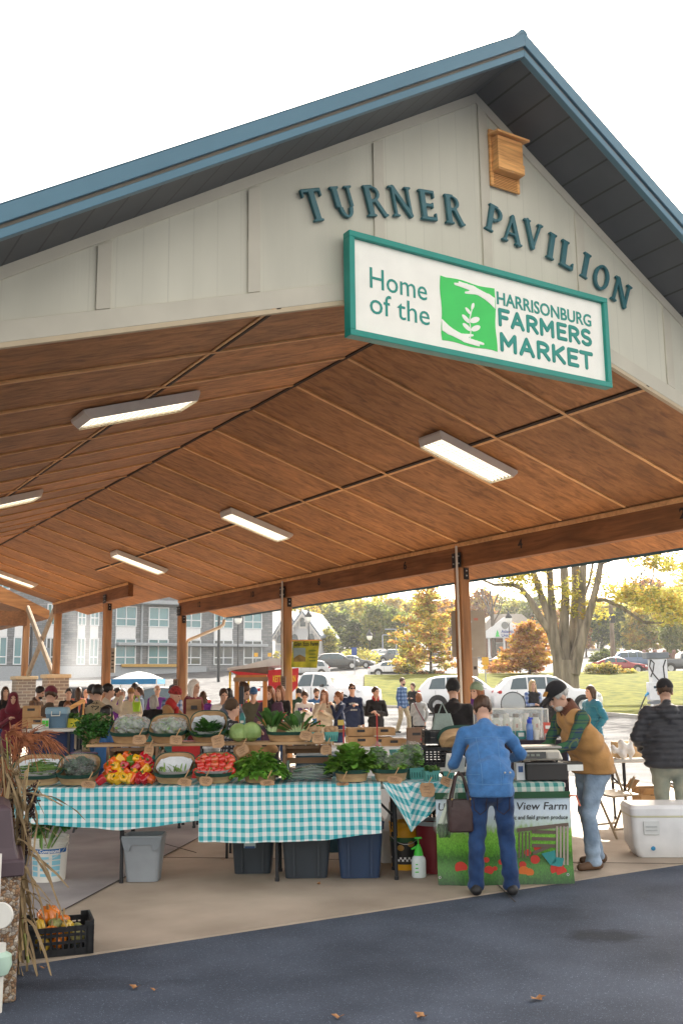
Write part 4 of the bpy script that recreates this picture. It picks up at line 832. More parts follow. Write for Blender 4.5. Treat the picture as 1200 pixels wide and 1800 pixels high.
pat(401, 1211, 20, 'person in a dark maroon jacket right of the white shirt', 150, top=C_MAR, hair=('mid', 'k'), eyes=False)
pat(356, 1216, 22, 'brown haired woman in a purple top beside the maroon jacket', 175, top=C_PUR, hair=('mid', 'b'), eyes=False)
# --- far left
pat(74, 1216, 13.5, 'man in a brown jacket and maroon cap bent over a table with his back turned', 185, bend=28, hat=('cap', C_MAR), top=C_BROWN, bot=C_CHAR, hair=('short', 'b'), aL='work', aR='work', eyes=False, res=.02, Hx=.12, fat=1.1)
pat(17, 1218, 17, 'woman in a maroon headscarf and white face mask', 18, hat=('hijab', C_MAR), top=C_MAR, bot=C_BLK, hair=None, aL='front', aR='phone', hem=.62, res=.02)
pat(166, 1205, 14.2, 'man in a khaki and black hooded jacket seen from behind', 178, top=C_KHAKI, sleeve=C_BLK, vest=C_KHAKI, bot=C_CHAR, hair=('short', 'k'), hood=True, eyes=False, res=.02, hem=.78)
pat(157, 1206, 16, 'man in a dark cap and charcoal jacket left of the khaki jacket', 150, hat=('cap', C_CHAR), top=C_CHAR, hair=('short', 'b'), eyes=False)
pat(184, 1203, 16.5, 'dark haired man in a cream jacket holding up a phone', 120, top=C_CRM, bot=C_CHAR, hair=('short', 'k'), aL='up', aR='up', hem=.74)
pat(180, 1243, 12.6, 'dark haired small child in front of the khaki jacket', 150, top=C_BLUE, hair=('short', 'k'), bot=C_JEAN, eyes=False)
for px, py, D, lb, f, k in [
 (4, 1208, 22, 'woman with long brown hair in a dark coat at the left photo edge', 30, dict(top=C_BLK, hair=('long', 'b'))),
 (59, 1206, 20, 'bearded man in a brown plaid shirt between the brick piers', 80, dict(top=C_PLBRN, hair=('short', 'k'), beard='k', head=(0, 22), aL='work', aR='work')),
 (117, 1211, 23, 'man in a black jacket by the right brick pier', 20, dict(top=C_BLK, hair=('short', 'k'))),
 (135, 1209, 26, 'woman in a coral top with long brown hair', 170, dict(top=C_CORAL, hair=('long', 'b'), eyes=False)),
 (114, 1234, 16, 'seated person in sunglasses behind the blue cooler', 20, dict(top=C_CRM, hair=('short', 'a'))),
 (149, 1212, 28, 'pink faced man behind the coral top', -20, dict(top=C_NAVY, hair=('bald', 'a'))),
 (204, 1210, 24, 'woman in a purple jacket before the tent', 60, dict(top=C_PUR, hair=('bun', 'k'))),
 (213, 1212, 25, 'person in an olive hooded jacket beside the purple jacket', 165, dict(top=C_OLIVE, hair=('short', 'g'), hood=True, eyes=False)),
 (228, 1211, 22, 'man in a tan cap and beige shirt carrying a lime green bag', 10, dict(top=C_CRM, hat=('cap', C_CAMEL), hair=('short', 'b'), aL='work', aR='front', bot=C_LBL)),
 (235, 1201, 27, 'dark haired woman in plum behind the lime green bag', 150, dict(top=C_PLUM, hair=('long', 'k'), eyes=False)),
 (243, 1208, 25, 'woman in a pale blue top with a ponytail', -60, dict(top=C_LBL, hair=('pony', 'b'), bot=C_JEANL)),
 (268, 1223, 18, 'short grey haired woman in a black coat seen from behind', 175, dict(top=C_BLK, hair=('bob', 'g'), eyes=False)),
 (274, 1205, 24, 'white haired man in a purple jacket', 30, dict(top=C_PUR, hair=('bald', 'w'))),
 (301, 1206, 21, 'man in a grey cap and pale plaid shirt behind the red beanie', 30, dict(top=C_PLLT, hat=('cap', C_STEEL), hair=('short', 'g'))),
]: pat(px, py, D, lb, f, res=.027, **k)
# ================================================================== trees and shrubs
def leafmat(name, a, b, tr=.45, isl=.3):
    return mat(name, a, .7, .2, .8, c2=b, trans=tr, island=isl, spec=.2)
M_GOLD = leafmat('gold leaves', (.42, .29, .05), (.56, .40, .07)); M_YEL = leafmat('yellow leaves', (.46, .41, .08), (.60, .54, .12))
M_ORG = leafmat('rust leaves', (.40, .18, .06), (.50, .28, .08)); M_OLV = leafmat('olive leaves', (.20, .21, .05), (.30, .30, .07))
M_DKG = leafmat('dark green leaves', (.035, .06, .02), (.065, .09, .03), .3); M_MIDG = leafmat('green leaves', (.11, .15, .035), (.19, .22, .05))
M_RED = leafmat('russet leaves', (.33, .13, .06), (.42, .21, .08)); M_SAGE = leafmat('pale shrub leaves', (.25, .24, .15), (.36, .33, .22))
M_BARK = mat('grey bark', (.12, .10, .075), .9, .35, 4, (1, 1, .18), .9, 9, c2=(.22, .185, .14)); M_TWIG = mat('twig bark', (.10, .08, .06), .9, .2)
def crown_mesh(name, ells, n, size, mats_, seed, clump=22, spread=.45, up=0., shell=.55):
    r = np.random.default_rng(seed); ells = np.array(ells, float); vol = ells[:, 3]*ells[:, 4]*ells[:, 5]; nc = max(n//clump, 1)
    w = r.choice(len(ells), nc, p=vol/vol.sum()); d = r.normal(size=(nc, 3)); d /= np.linalg.norm(d, axis=1)[:, None]
    rad = shell+(1-shell)*r.random(nc)**.6; rad *= (1+.12*r.normal(size=nc)); c = ells[w, :3]+d*ells[w, 3:]*rad[:, None]
    c = np.repeat(c, clump, 0); ks = np.repeat(r.random(nc), clump); N = len(c); ms = np.repeat(r.integers(0, len(mats_), nc), clump)
    c = c+r.normal(size=(N, 3))*spread*np.array([1, 1, .6]); s = size*(.6+.8*r.random(N))
    a = r.normal(size=(N, 3)); a[:, 2] *= .5; a /= np.linalg.norm(a, axis=1)[:, None]; b = r.normal(size=(N, 3)); b[:, 2] *= .7; b -= a*(a*b).sum(1)[:, None]; b /= np.linalg.norm(b, axis=1)[:, None]
    a *= s[:, None]; b *= (s*.6)[:, None]
    vs = np.stack([c-a, c-b*.9, c+a, c+b*.9], 1).reshape(-1, 3); fs = np.arange(N*4).reshape(-1, 4)
    me = np_mesh(name, vs, fs, mats_, smooth=False); me.polygons.foreach_set('material_index', ms.astype(np.int32)); return me
def limb(m, a, b, r0, r1, seed, wob=.08, n=7, sides=9, sag=0):
    rr = random.Random(seed); a = Vector(a); b = Vector(b); L = (b-a).length; pts = []; rs = []
    for i in range(n+1):
        t = i/n; q = a.lerp(b, t); k = math.sin(t*math.pi)
        q = q+Vector((rr.uniform(-1, 1), rr.uniform(-1, 1), rr.uniform(-.6, .6)))*L*wob*k*.6+Vector((0, 0, sag*k)); pts.append(q); rs.append(r0+(r1-r0)*t**.8)
    m.tube(pts, rs, sides); return pts
TREEID = [0]
def tree(name, label, loc, crown, trunk=None, group=None, rz=0, scale=1, cat='tree'):
    t = thing(name, label, cat, loc, rz, group); t.scale = (scale,)*3
    if trunk: link('trunk', trunk, t)
    link('crown' if trunk else 'foliage', crown, t); return t
# shared crowns for the wood
def wood_kind(seed, h, w, mats_, n=4600, leaf=.42):
    r = random.Random(seed); el = [(0, 0, h*.58, w*.62, w*.62, h*.40)]
    for i in range(7):
        a = r.uniform(0, 6.28); k = r.uniform(.25, .55); z = r.uniform(.3, .9); q = w*k*(1.25-z*.6)
        el.append((q*math.cos(a), q*math.sin(a), h*z, w*r.uniform(.22, .4), w*r.uniform(.22, .4), h*r.uniform(.12, .22)))
    m = MB(); limb(m, (0, 0, -.5), (0, 0, h*.7), w*.06+.1, .06, seed, .03)
    for i in range(5):
        a = r.uniform(0, 6.28); limb(m, (0, 0, h*r.uniform(.25, .5)), (w*.5*math.cos(a), w*.5*math.sin(a), h*r.uniform(.6, .9)), w*.025+.05, .03, seed+i, .1, 5, 6)
    return crown_mesh('crown', el, n, leaf, mats_, seed, spread=w*.07+.15), m.mesh('trunk', M_TWIG, True)
KIND = {'gold': wood_kind(1, 12, 5.2, [M_GOLD, M_YEL, M_OLV]), 'green': wood_kind(2, 12, 5.6, [M_MIDG, M_OLV, M_MIDG]), 'dark': wood_kind(3, 12, 4.8, [M_DKG, M_DKG, M_MIDG], 3200),
        'rust': wood_kind(4, 12, 5, [M_ORG, M_GOLD, M_RED]), 'olive': wood_kind(5, 12, 5.5, [M_OLV, M_YEL, M_MIDG])}
KL = {'gold': 'golden leaved tree in the wood beyond the parking lot', 'green': 'green leafy tree in the wood beyond the parking lot', 'dark': 'dark green tree in the wood beyond the parking lot',
      'rust': 'rust brown tree in the wood beyond the parking lot', 'olive': 'olive green tree in the wood beyond the parking lot'}
KC = {'gold': 'distant golden trees', 'green': 'distant green trees', 'dark': 'distant dark trees', 'rust': 'distant rust trees', 'olive': 'distant olive trees'}
wood = [  # pixel x, distance, top y, kind, width factor
 (538, 165, 1062, 'gold', .9), (566, 172, 1058, 'olive', .9), (596, 150, 1082, 'dark', 1.15), (622, 140, 1096, 'dark', 1.1), (645, 160, 1054, 'gold', .9), (662, 138, 1064, 'green', .8), (690, 140, 1072, 'green', .95), (712, 150, 1088, 'olive', .8), (578, 130, 1110, 'olive', .9),
 (735, 175, 1056, 'gold', 1), (764, 185, 1068, 'olive', 1), (790, 180, 1062, 'rust', 1), (820, 190, 1058, 'gold', 1), (850, 185, 1046, 'rust', .8), (905, 200, 1062, 'olive', .9), (945, 190, 1052, 'green', .9), (970, 170, 1075, 'rust', .9),
 (1030, 150, 1085, 'rust', .9), (1058, 140, 1080, 'dark', .8), (1082, 150, 1068, 'olive', .8), (1100, 135, 1072, 'dark', .7), (1128, 130, 1068, 'gold', .9), (1150, 160, 1030, 'rust', 1), (1175, 140, 1042, 'gold', 1), (1200, 125, 1060, 'olive', .9), (1225, 130, 1020, 'gold', 1.1), (1180, 120, 1095, 'green', .7), (1122, 170, 1052, 'olive', .8), (1050, 190, 1060, 'gold', .8), (680, 200, 1050, 'gold', 1.2), (610, 200, 1062, 'olive', 1.2), (880, 230, 1055, 'olive', 1.2)]
for i, (px, D, ty, kd, wf) in enumerate(wood):
    b = gt(px, D); tz = P(px, ty, D).z; h = tz-b.z; t = tree('wood_tree', KL[kd], b, KIND[kd][0], KIND[kd][1], KC[kd], rz=i*1.7); s = h/12.6; t.scale = (s*wf*1.15, s*wf*1.15, s*1.14)
# layered rust oaks on the lawn
def layered(label, px, D, ty, wpx, mats_, seed, n=5200):
    b = gt(px, D); h = P(px, ty, D).z-b.z; w = wpx/FPX*D/2; r = random.Random(seed); el = []; m = MB(); limb(m, (0, 0, -.3), (0, 0, h*.97), .14, .02, seed, .015, 8)
    for i in range(40):
        z = .1+.86*(i/40)**.9; a = i*2.4+r.uniform(-.3, .3); ln = w*(1.12-z**1.25)*r.uniform(.42, 1.2)*(.75 if z < .16 else 1)
        e = (ln*math.cos(a), ln*math.sin(a), h*(z+.03)); limb(m, (0, 0, h*z*.92), e, .045, .012, seed+i, .06, 4, 5)
        for k in (.45, .75, 1): el.append((e[0]*k, e[1]*k, h*z*.92+(e[2]-h*z*.92)*k, w*.15*(1.25-.5*z), w*.15*(1.25-.5*z), h*.028))
    tree('pin_oak', label, b, crown_mesh('crown', el, n, .13, mats_, seed, 14, .17, shell=.2), m.mesh('trunk', M_TWIG, True))
layered('tall pyramidal rust and yellow oak beside the metal sign backs', 757, 84, 1030, 165, [M_ORG, M_GOLD, M_YEL, M_OLV, M_ORG], 21, 10500)
layered('shorter russet oak between the bank and the big tree', 930, 78, 1092, 120, [M_ORG, M_GOLD, M_ORG, M_RED], 22, 8500)
layered('bushy yellow young oak left of the rust pyramidal oak', 716, 92, 1135, 70, [M_YEL, M_GOLD, M_OLV], 23, 3000)
# big many-stemmed tree
OB = gt(998, 58); OB.z -= .2
BT = thing('large_tree', 'huge many stemmed grey barked tree on the lawn behind the parked white cars', 'tree', OB, CAMROT)
def ob(px, py, dd=0):
    q = P(px, py, 58+dd)-OB; return Vector((q.dot(RGT), q.dot(FWD), q.z))
tm = MB(); limb(tm, (0, 0, -.3), ob(995, 1160), .84, .56, 3, .02, 6, 14); 
def stem(pts, rs, name='limb', M=tm): M.tube([ob(*p) for p in pts], [r_*.68 for r_ in rs], 11)
tk = [([(985, 1190), (980, 1150), (966, 1108), (948, 1085), (932, 1055), (915, 1034), (898, 1027), (868, 1028), (845, 1018), (836, 1005)], [.62, .5, .38, .32, .27, .22, .18, .13, .08, .03]),
      ([(966, 1112), (962, 1080), (950, 1045), (938, 1010), (930, 985), (920, 940), (900, 880)], [.36, .3, .28, .25, .22, .17, .08]),
      ([(978, 1150), (972, 1100), (968, 1050), (965, 1000), (960, 950), (950, 860)], [.5, .34, .3, .28, .25, .12]),
      ([(995, 1180, .3), (990, 1110, .3), (993, 1050, .4), (990, 990, .5), (988, 930, .5), (985, 840)], [.6, .45, .36, .34, .3, .15]),
      ([(1002, 1180, .6), (1008, 1100, .9), (1012, 1040, 1), (1010, 980, 1), (1016, 900, 1), (1020, 800)], [.55, .4, .38, .36, .3, .12]),
      ([(1005, 1180), (1020, 1120), (1022, 1060), (1024, 1000), (1030, 940), (1040, 850)], [.6, .42, .32, .3, .24, .1]),
      ([(1008, 1185, -.4), (1026, 1110, -.5), (1040, 1060, -.6), (1050, 1020, -.6), (1056, 985, -.6), (1070, 920), (1090, 850)], [.5, .36, .3, .27, .24, .16, .06]),
      ([(1048, 1055, -.6), (1062, 1054, -.8), (1085, 1064, -1), (1105, 1077, -1.2), (1130, 1094, -1.3), (1160, 1095, -1.4), (1190, 1086, -1.5)], [.2, .17, .16, .14, .13, .08, .03]),
      ([(1056, 990, -.6), (1080, 982, -.6), (1110, 970), (1150, 985, 1), (1168, 1000, 1), (1182, 1020, 1)], [.16, .13, .1, .07, .05, .02]), ([(1027, 1045), (1036, 1020), (1042, 985), (1052, 940)], [.14, .11, .1, .05]), ([(963, 1050), (985, 1042), (972, 1030)], [.07, .05, .02])]
for pts, rs in tk:
    b_ = MB(); stem(pts, rs, M=b_); b_.build('limb', M_BARK, BT, smooth=True)
tm.build('trunk', M_BARK, BT, smooth=True)
el = []
for (px, py, dd, rx, rz_) in [(1160, 1060, -1.5, 2.0, .6), (1120, 1048, -1.3, 1.6, .5), (1085, 1040, -1, 1.2, .45), (1190, 1080, -2, 1.4, .6), (1050, 1075, 0, .7, .5), (1035, 1060, 0, .7, .5), (945, 1010, 0, .9, .5), (900, 1012, -.4, 1.1, .45), (865, 1010, 0, 1.2, .4), (985, 1030, -.8, .6, .4), (1006, 1020, -1, .5, .4), (930, 1040, 0, .6, .4), (1180, 990, 0, 1.6, .5), (1140, 985, 1, 1.2, .4),
  (960, 850, 0, 5, 2.2), (1080, 830, 0, 6, 2.4), (880, 900, 1, 3.5, 1.6), (1190, 880, -1, 4, 1.8), (1020, 740, 0, 6, 2.5)]:
    c = ob(px, py, dd); el.append((c.x, c.y, c.z, rx, rx*.9, rz_))
link('crown', crown_mesh('crown', el[:14]+[(c.x, c.y, c.z, .8, .8, .5) for c in (ob(975, 1060), ob(1015, 1075), ob(955, 1030), ob(1000, 1045), ob(1040, 1015), ob(915, 1030), ob(1110, 1030), ob(1150, 1040), ob(1185, 1050))], 6800, .11, [M_YEL, M_YEL, M_OLV, M_GOLD], 31, 14, .22, shell=.3), BT)
link('crown', crown_mesh('crown', el[14:], 5200, .16, [M_YEL, M_OLV, M_GOLD], 32, 16, .4, shell=.4), BT)
# bare trees on the skyline
for px, D, ty, lb in ((868, 150, 1005, 'bare twiggy tree on the skyline above the bank roof'), (1105, 140, 985, 'bare twiggy tree on the skyline above the utility pole'), (1132, 145, 990, 'bare twiggy tree on the skyline behind the charger')):
    b = gt(px, D); h = P(px, ty, D).z-b.z; m = MB(); r = random.Random(px); limb(m, (0, 0, 0), (0, 0, h*.55), .35, .22, px, .02)
    def br(a, d, L, R, dep):
        e = a+d*L; limb(m, a, e, R, R*.45, r.random(), .08, 4, 5)
        if dep:
            for k in range(3): br(a+d*L*(.55+.2*k), (d+Vector((r.uniform(-.7, .7), r.uniform(-.7, .7), r.uniform(-.1, .5)))).normalized(), L*.62, R*.5, dep-1)
    for k in range(5): br(Vector((0, 0, h*(.35+.05*k))), Vector((math.cos(k*1.3)*.5, math.sin(k*1.3)*.5, 1)).normalized(), h*.34, .16, 2)
    t = thing('bare_tree', lb, 'tree', b); m.build('trunk', M_TWIG, t, smooth=True)
def shrub(name, label, px, D, wpx, ty, mats_, seed, n=900, leaf=.09, group=None, base=None):
    b = gt(px, D) if base is None else base; w = wpx/FPX*D/2; h = max(P(px, ty, D).z-b.z, .4); el = [(0, 0, h*.5, w, w*.8, h*.5)]
    r = random.Random(seed)
    for i in range(4): el.append((w*r.uniform(-.6, .6), w*r.uniform(-.5, .5), h*r.uniform(.4, .75), w*.4, w*.4, h*.3))
    t = thing(name, label, 'shrub', b, 0, group); m = MB()
    for i in range(4): limb(m, (0, 0, -.1), (w*r.uniform(-.5, .5), w*.4*r.uniform(-1, 1), h*.7), .04, .015, seed+i, .1, 4, 5)
    m.build('stem', M_TWIG, t); link('foliage', crown_mesh('foliage', el, n, leaf, mats_, seed, 10, min(w, h)*.12+.03, shell=.6), t)
shrub('round_shrub', 'dark olive round shrub on the lawn right of the big tree', 1070, 77, 36, 1166, [M_OLV, M_DKG, M_GOLD], 41, 1500)
shrub('ornamental_grass', 'pale yellow tuft of tall grass beside the big tree trunk', 1046, 78, 40, 1168, [M_SAGE, M_YEL], 42, 1400)
shrub('low_hedge', 'low golden hedge in front of the red car', 1100, 78, 46, 1186, [M_GOLD, M_OLV], 43, 1200)
shrub('yellow_bush', 'wide bright yellow bush behind the dark parked cars', 632, 118, 74, 1143, [M_YEL, M_YEL, M_OLV], 44, 2400, .14)
shrub('dark_hedge', 'dark low hedge at the foot of the pyramidal oak', 752, 83, 60, 1184, [M_DKG, M_RED], 45, 1400)
shrub('russet_bush', 'russet bush under the bank at the right of the first post', 876, 82, 60, 1162, [M_RED, M_ORG, M_ORG], 46, 1600)
shrub('pale_bush', 'pale grey leaved bush by the brick fence', 1105, 112, 40, 1156, [M_SAGE, M_SAGE, M_MIDG], 47, 1000, .14)
shrub('dark_bush', 'dark green rounded bush behind the golden hedge', 1058, 110, 44, 1143, [M_DKG, M_MIDG], 48, 1500, .16)
shrub('small_bush', 'small yellow bush at the corner of the gabled house', 487, 118, 16, 1142, [M_YEL, M_SAGE], 49, 500, .14)
# ================================================================== stone building
YB = 100.0
M_STONE = bricks('grey building stone', (.17, .185, .20), (.27, .28, .29), (.14, .145, .15), .75, .22, .02, var=.3)
M_PANW = mat('white spandrel', (.72, .73, .74), .5, .04); M_LEDGE = mat('grey ledge', (.34, .37, .40), .6, .08); M_MULL = mat('mullion white', (.66, .70, .73), .5, .03)
def glassmat(name, c, rough=.08): return mat(name, c, rough, .2, .35, spec=1.0, metal=0, detail=2)
M_WING = glassmat('blue window glass', (.10, .24, .28)); M_WIND = glassmat('dark window glass', (.05, .07, .08)); M_OCH = mat('ochre strip', (.45, .27, .06), .6)
def fy(px, py, Y=YB): q = onY(px, py, Y); return q.x, q.z
xl, _ = fy(-60, 1200); xr, _ = fy(479, 1150); zb = 2.0; zt = fy(300, 1000)[1]+4
SB = thing('stone_building', 'long grey stone office building with teal windows and white panels behind the market', 'building', ((xl+xr)/2, YB, zb))
so = tuple(-v for v in SB.location)
m = MB(); m.box(((xl+xr)/2, YB+9, (zb+zt)/2), (xr-xl, 18, zt-zb)); m.build('wall', M_STONE, SB, so)
def win(x0, x1, z0, z1, cols, rows, gl, nm='window'):
    m = MB(); m.box(((x0+x1)/2, YB-.03, (z0+z1)/2), (x1-x0, .1, z1-z0)); w = m.build(nm, gl, SB, so); f = MB(); t = .11
    for i in range(cols+1): f.box((x0+(x1-x0)*i/cols, YB-.11, (z0+z1)/2), (t, .1, z1-z0+t))
    for j in rows: f.box(((x0+x1)/2, YB-.12, z0+(z1-z0)*j), (x1-x0, .09, t))
    o = f.build('mullions', M_MULL, w); return w
cols_ = [(-12, 12), (25, 51), (203, 238), (261, 295), (318, 352), (376, 408), (428, 459)]
nar = [(82, 96), (136, 149), (158, 172)]
for ci, (a, b) in enumerate(cols_+nar):
    x0 = fy(a, 1130)[0]; x1 = fy(b, 1130)[0]; n2 = 2
    for k, (t, bt_) in enumerate(((1125, 1168), (1070, 1103), (1013, 1048))):
        z1 = fy(330, t)[1]; z0 = fy(330, bt_)[1]
        win(x0, x1, z0, z1, n2, (0, .28, 1) if k == 0 else (0, .38, 1), (M_WIND if (a > 300 or a in (82,)) and k == 0 else M_WING))
    z1 = fy(330, 1103)[1]; z0 = fy(330, 1125)[1]; m = MB(); m.box(((x0+x1)/2, YB-.02, (z0+z1)/2), (x1-x0, .12, z1-z0-.14)); m.build('spandrel', M_PANW, SB, so)
for py, th in ((1134, .32), (1062, .4), (1000, .4)):
    z = fy(330, py)[1]; a = fy(203, 1130)[0]; m = MB(); m.box(((a+fy(464, 1130)[0])/2, YB-.5, z), (fy(464, 1130)[0]-a, 1.1, th)); m.build('ledge', M_LEDGE, SB, so, bevel=.05)
a, b = fy(-40, 1180)[0], fy(362, 1180)[0]; m = MB(); m.box(((a+b)/2, YB-.06, (fy(330, 1171)[1]+fy(330, 1205)[1])/2), (b-a, .2, fy(330, 1171)[1]-fy(330, 1205)[1])); m.build('base_panel', M_LEDGE, SB, so)
a, b = fy(212, 1180)[0], fy(312, 1180)[0]; m = MB(); m.box(((a+b)/2, YB-.3, fy(330, 1170)[1]), (b-a, .5, .3)); m.build('ochre_strip', M_OCH, SB, so)
a, b = fy(52, 1190)[0], fy(84, 1190)[0]; m = MB(); m.box(((a+b)/2, YB-.2, 3.7), (b-a, .4, 4)); m.build('garage_door', mat('slate door', (.16, .20, .24), .5), SB, so)
for px in (186, 249): 
    a = fy(px, 1100)[0]; m = MB(); m.box((a, YB-.12, (zb+zt)/2), (.2, .2, zt-zb)); m.build('rain_pipe', M_LEDGE, SB, so)
# ================================================================== gabled house
HBs = gt(520, 128)
HO = thing('gabled_house', 'pale grey house with two steep trimmed gables and arched windows behind the banner post', 'house', HBs, CAMROT-.25)
M_HW = mat('house clapboard', (.50, .51, .53), .7, .06); M_HR = mat('slate roof', (.16, .20, .25), .7, .12); M_HT = mat('house trim', (.62, .60, .58), .6)
def hp(px, py): q = P(px, py, 128)-HBs; return q.dot(RGT), q.z
for gx, gy, ww, yy in ((533, 1079, 56, 0), (497, 1077, 50, 2.2)):
    cx, az = hp(gx, gy); ww_ = ww/FPX*128/2; ez = hp(gx, 1117)[1]
    m = MB(); m.prism([(cx-ww_, -1), (cx+ww_, -1), (cx+ww_, ez), (cx, az), (cx-ww_, ez)], yy, yy+9); m.build('wall', M_HW, HO)
    m = MB(); 
    for s in (-1, 1): m.prism([(cx, az+.15), (cx+s*(ww_+.4), ez-.35), (cx+s*(ww_+.4), ez-.05), (cx, az+.5)], yy-.5, yy+9.2)
    m.build('roof', M_HR, HO)
    m = MB()
    for s in (-1, 1): m.prism([(cx, az-.25), (cx+s*(ww_+.38), ez-.75), (cx+s*(ww_+.38), ez-.4), (cx, az+.12)], yy-.56, yy-.44)
    for i in range(-5, 6): 
        f_ = abs(i)/6; m.box((cx+i/6*(ww_+.3), yy-.5, az+.0-f_*(az-ez+.6)-.4), (.14, .08, .3))
    m.box((cx, yy-.5, az+.8), (.12, .12, 1.4)); m.build('barge_board', M_HT, HO)
    for py0, py1, wv in ((1090, 1105, .55), (1118, 1132, .7)):
        z1 = hp(gx, py0)[1]; z0 = hp(gx, py1)[1]
        for dx in ((0,) if py0 < 1100 else (-1.1, 1.1)):
            pl_ = [(cx+dx-wv, z0), (cx+dx+wv, z0)]+[(cx+dx+wv*math.cos(a), z1-.5+.7*math.sin(a)) for a in np.linspace(0, math.pi, 7)]
            m = MB(); m.prism(pl_, yy-.12, yy-.02); w = m.build('window', M_HT, HO); m = MB(); m.prism([(cx+dx+(x-cx-dx)*.66, z0+.25+(z-z0)*.85) for x, z in pl_], yy-.15, yy-.12); m.build('pane', M_WIND, w)
# ================================================================== bank
BB = gt(886, 150); BK = thing('bank_building', 'low brick bank with white columns and pale gabled roof between the autumn oaks', 'building', BB, CAMROT)
def bp_(px, py): q = P(px, py, 150)-BB; return q.dot(RGT), q.z
M_RBR = bricks('red brick', (.22, .085, .06), (.30, .13, .09), (.35, .3, .27), .25, .09, .012); M_SHING = mat('pale shingle', (.42, .38, .34), .8, .1)
xa, zea = bp_(852, 1108); xb, _ = bp_(944, 1108); cx, za = bp_(885, 1085); za2 = bp_(885, 1078)[1]
m = MB(); m.box(((xa+xb)/2, 6, zea/2), (xb-xa, 8, zea)); m.build('wall', M_RBR, BK)
m = MB(); m.prism([(xa-.8, zea), (xb+.8, zea), (xb-2, za2), (xa+1.6, za2)], 1.6, 11); m.build('roof', M_SHING, BK)
m = MB(); m.prism([(cx-2.7, zea-.1), (cx+2.7, zea-.1), (cx, za)], -.6, 1.5); m.box((cx, .4, zea-.6), (5.6, 2, 1.1)); m.build('portico', M_PANW, BK)
m = MB(); m.lathe([(.0, 0), (.55, 0), (.55, .02), (.0, .02)], 16, (cx, -.62, (zea+za)/2-.3), R=rotm(math.pi/2)); m.build('fan_window', M_WIND, BK)
for dx in (-2.4, -.15, 2.3): m = MB(); m.lathe([(.24, 0), (.24, .2), (.18, .3), (.16, zea-1.3), (.23, zea-1.2), (.23, zea-1.1)], 12, (cx+dx, -.2, 0)); m.build('column', M_PANW, BK, smooth=True)
for px in (879, 903, 925):
    x, _ = bp_(px, 1120); m = MB(); m.box((x, 1.95, zea-2.6), (1.6, .12, 1.7)); w = m.build('window', M_HT, BK); m = MB(); m.box((x, 1.86, zea-2.6), (1.3, .05, 1.4)); m.build('pane', M_WIND, w)
M_NAVY = mat('navy lettering', (.03, .06, .28), .5)
for t, dz in (('Atlantic', .28), ('Union Bank', -.28)): link('lettering', text_mesh(t, .62, .03, .012, m=M_NAVY, align='LEFT'), BK, (cx-.6, -.66, zea-.55+dz))
m = MB(); m.prism([(cx-1.5, zea-1), (cx-.85, zea-1), (cx-1.17, zea-.2)], -.7, -.62); m.prism([(cx-1.4, zea-.6), (cx-.95, zea-.6), (cx-1.17, zea+.05)], -.73, -.70); m.build('emblem', M_GRN, BK)
# brick fence far right
BF = thing('brick_fence', 'far brick fence of tall piers and swooping walls behind the charger', 'fence', gt(1140, 118), CAMROT)
def fp(px, py): q = P(px, py, 118)-BF.location; return q.dot(RGT), q.z
pxs = [1098, 1113, 1131, 1150, 1167, 1184, 1204]
for px in pxs:
    x, z = fp(px, 1150); m = MB(); m.box((x, 0, (z-.5)/2-.0), (.75, .75, z+.5)); m.box((x, 0, z+.02), (.95, .95, .2)); p_ = m.build('pier', M_RBR, BF); m = MB(); m.ball((x, 0, z+.3), .25, 6); m.build('finial', M_RBR, p_, smooth=True)
for a, b in zip(pxs, pxs[1:]):
    x0 = fp(a, 1150)[0]+.37; x1 = fp(b, 1150)[0]-.37; top = fp(a, 1158)[1]; lo = fp(a, 1172)[1]; n = 8
    m = MB(); m.prism([(x0, -1), (x1, -1)]+[(x1+(x0-x1)*i/n, lo+(top-lo)*(2*abs(i/n-.5))**2) for i in range(n+1)], -.15, .15); m.build('wall_panel', M_RBR, BF)
# ================================================================== lamps, poles, road signs
M_LAMPK = mat('lamp black', (.03, .035, .04), .5); M_GLOBE = mat('lamp globe', (.8, .8, .75), .3, 0)
def acorn(px, py, D, label, hang=False):
    b = gt(px, D); z = P(px, py, D).z-b.z; t = thing('street_lamp', label, 'street lamp', b, CAMROT, 'street lamps round the parking lot'); m = MB(); m.tube([(0, 0, -.2), (0, 0, .6), (0, 0, z-.6)], [.13, .07, .055], 8); m.build('pole', M_LAMPK, t, smooth=True)
    m = MB(); m.lathe([(.05, -.6), (.28, -.45), (.36, -.1), (.2, .2), (.02, .3)], 12, (0, 0, z)); m.build('globe', M_GLOBE, t, smooth=True); m = MB(); m.lathe([(.38, -.05), (.36, .15), (.12, .45), (.04, .8), (.01, .85)], 12, (0, 0, z)); m.build('cap', M_LAMPK, t, smooth=True)
acorn(543, 1084, 100, 'black acorn street lamp beside the gabled house'); acorn(650, 1117, 120, 'small acorn street lamp before the green trees'); acorn(418, 1086, 90, 'pale street lamp in front of the stone building'); acorn(717, 1106, 100, 'acorn street lamp left of the pyramidal oak'); acorn(897, 1086, 110, 'black street lamp before the bank pediment'); acorn(762, 1100, 125, 'street lamp half hidden behind the first post')
def pole(px, ty, D, label, arm=0, r=.07, mt=None):
    b = gt(px, D); z = P(px, ty, D).z-b.z; t = thing('light_pole', label, 'light pole', b, CAMROT); m = MB(); m.tube([(0, 0, -.3), (0, 0, z)], [r*1.3, r], 8); m.build('pole', mt or M_LEDGE, t, smooth=True)
    if arm: m = MB(); m.bar((0, 0, z), (arm, 0, z), .12); m.box((arm*1.1, 0, z), (.7, .35, .14)); m.build('lamp_head', mt or M_LEDGE, t)
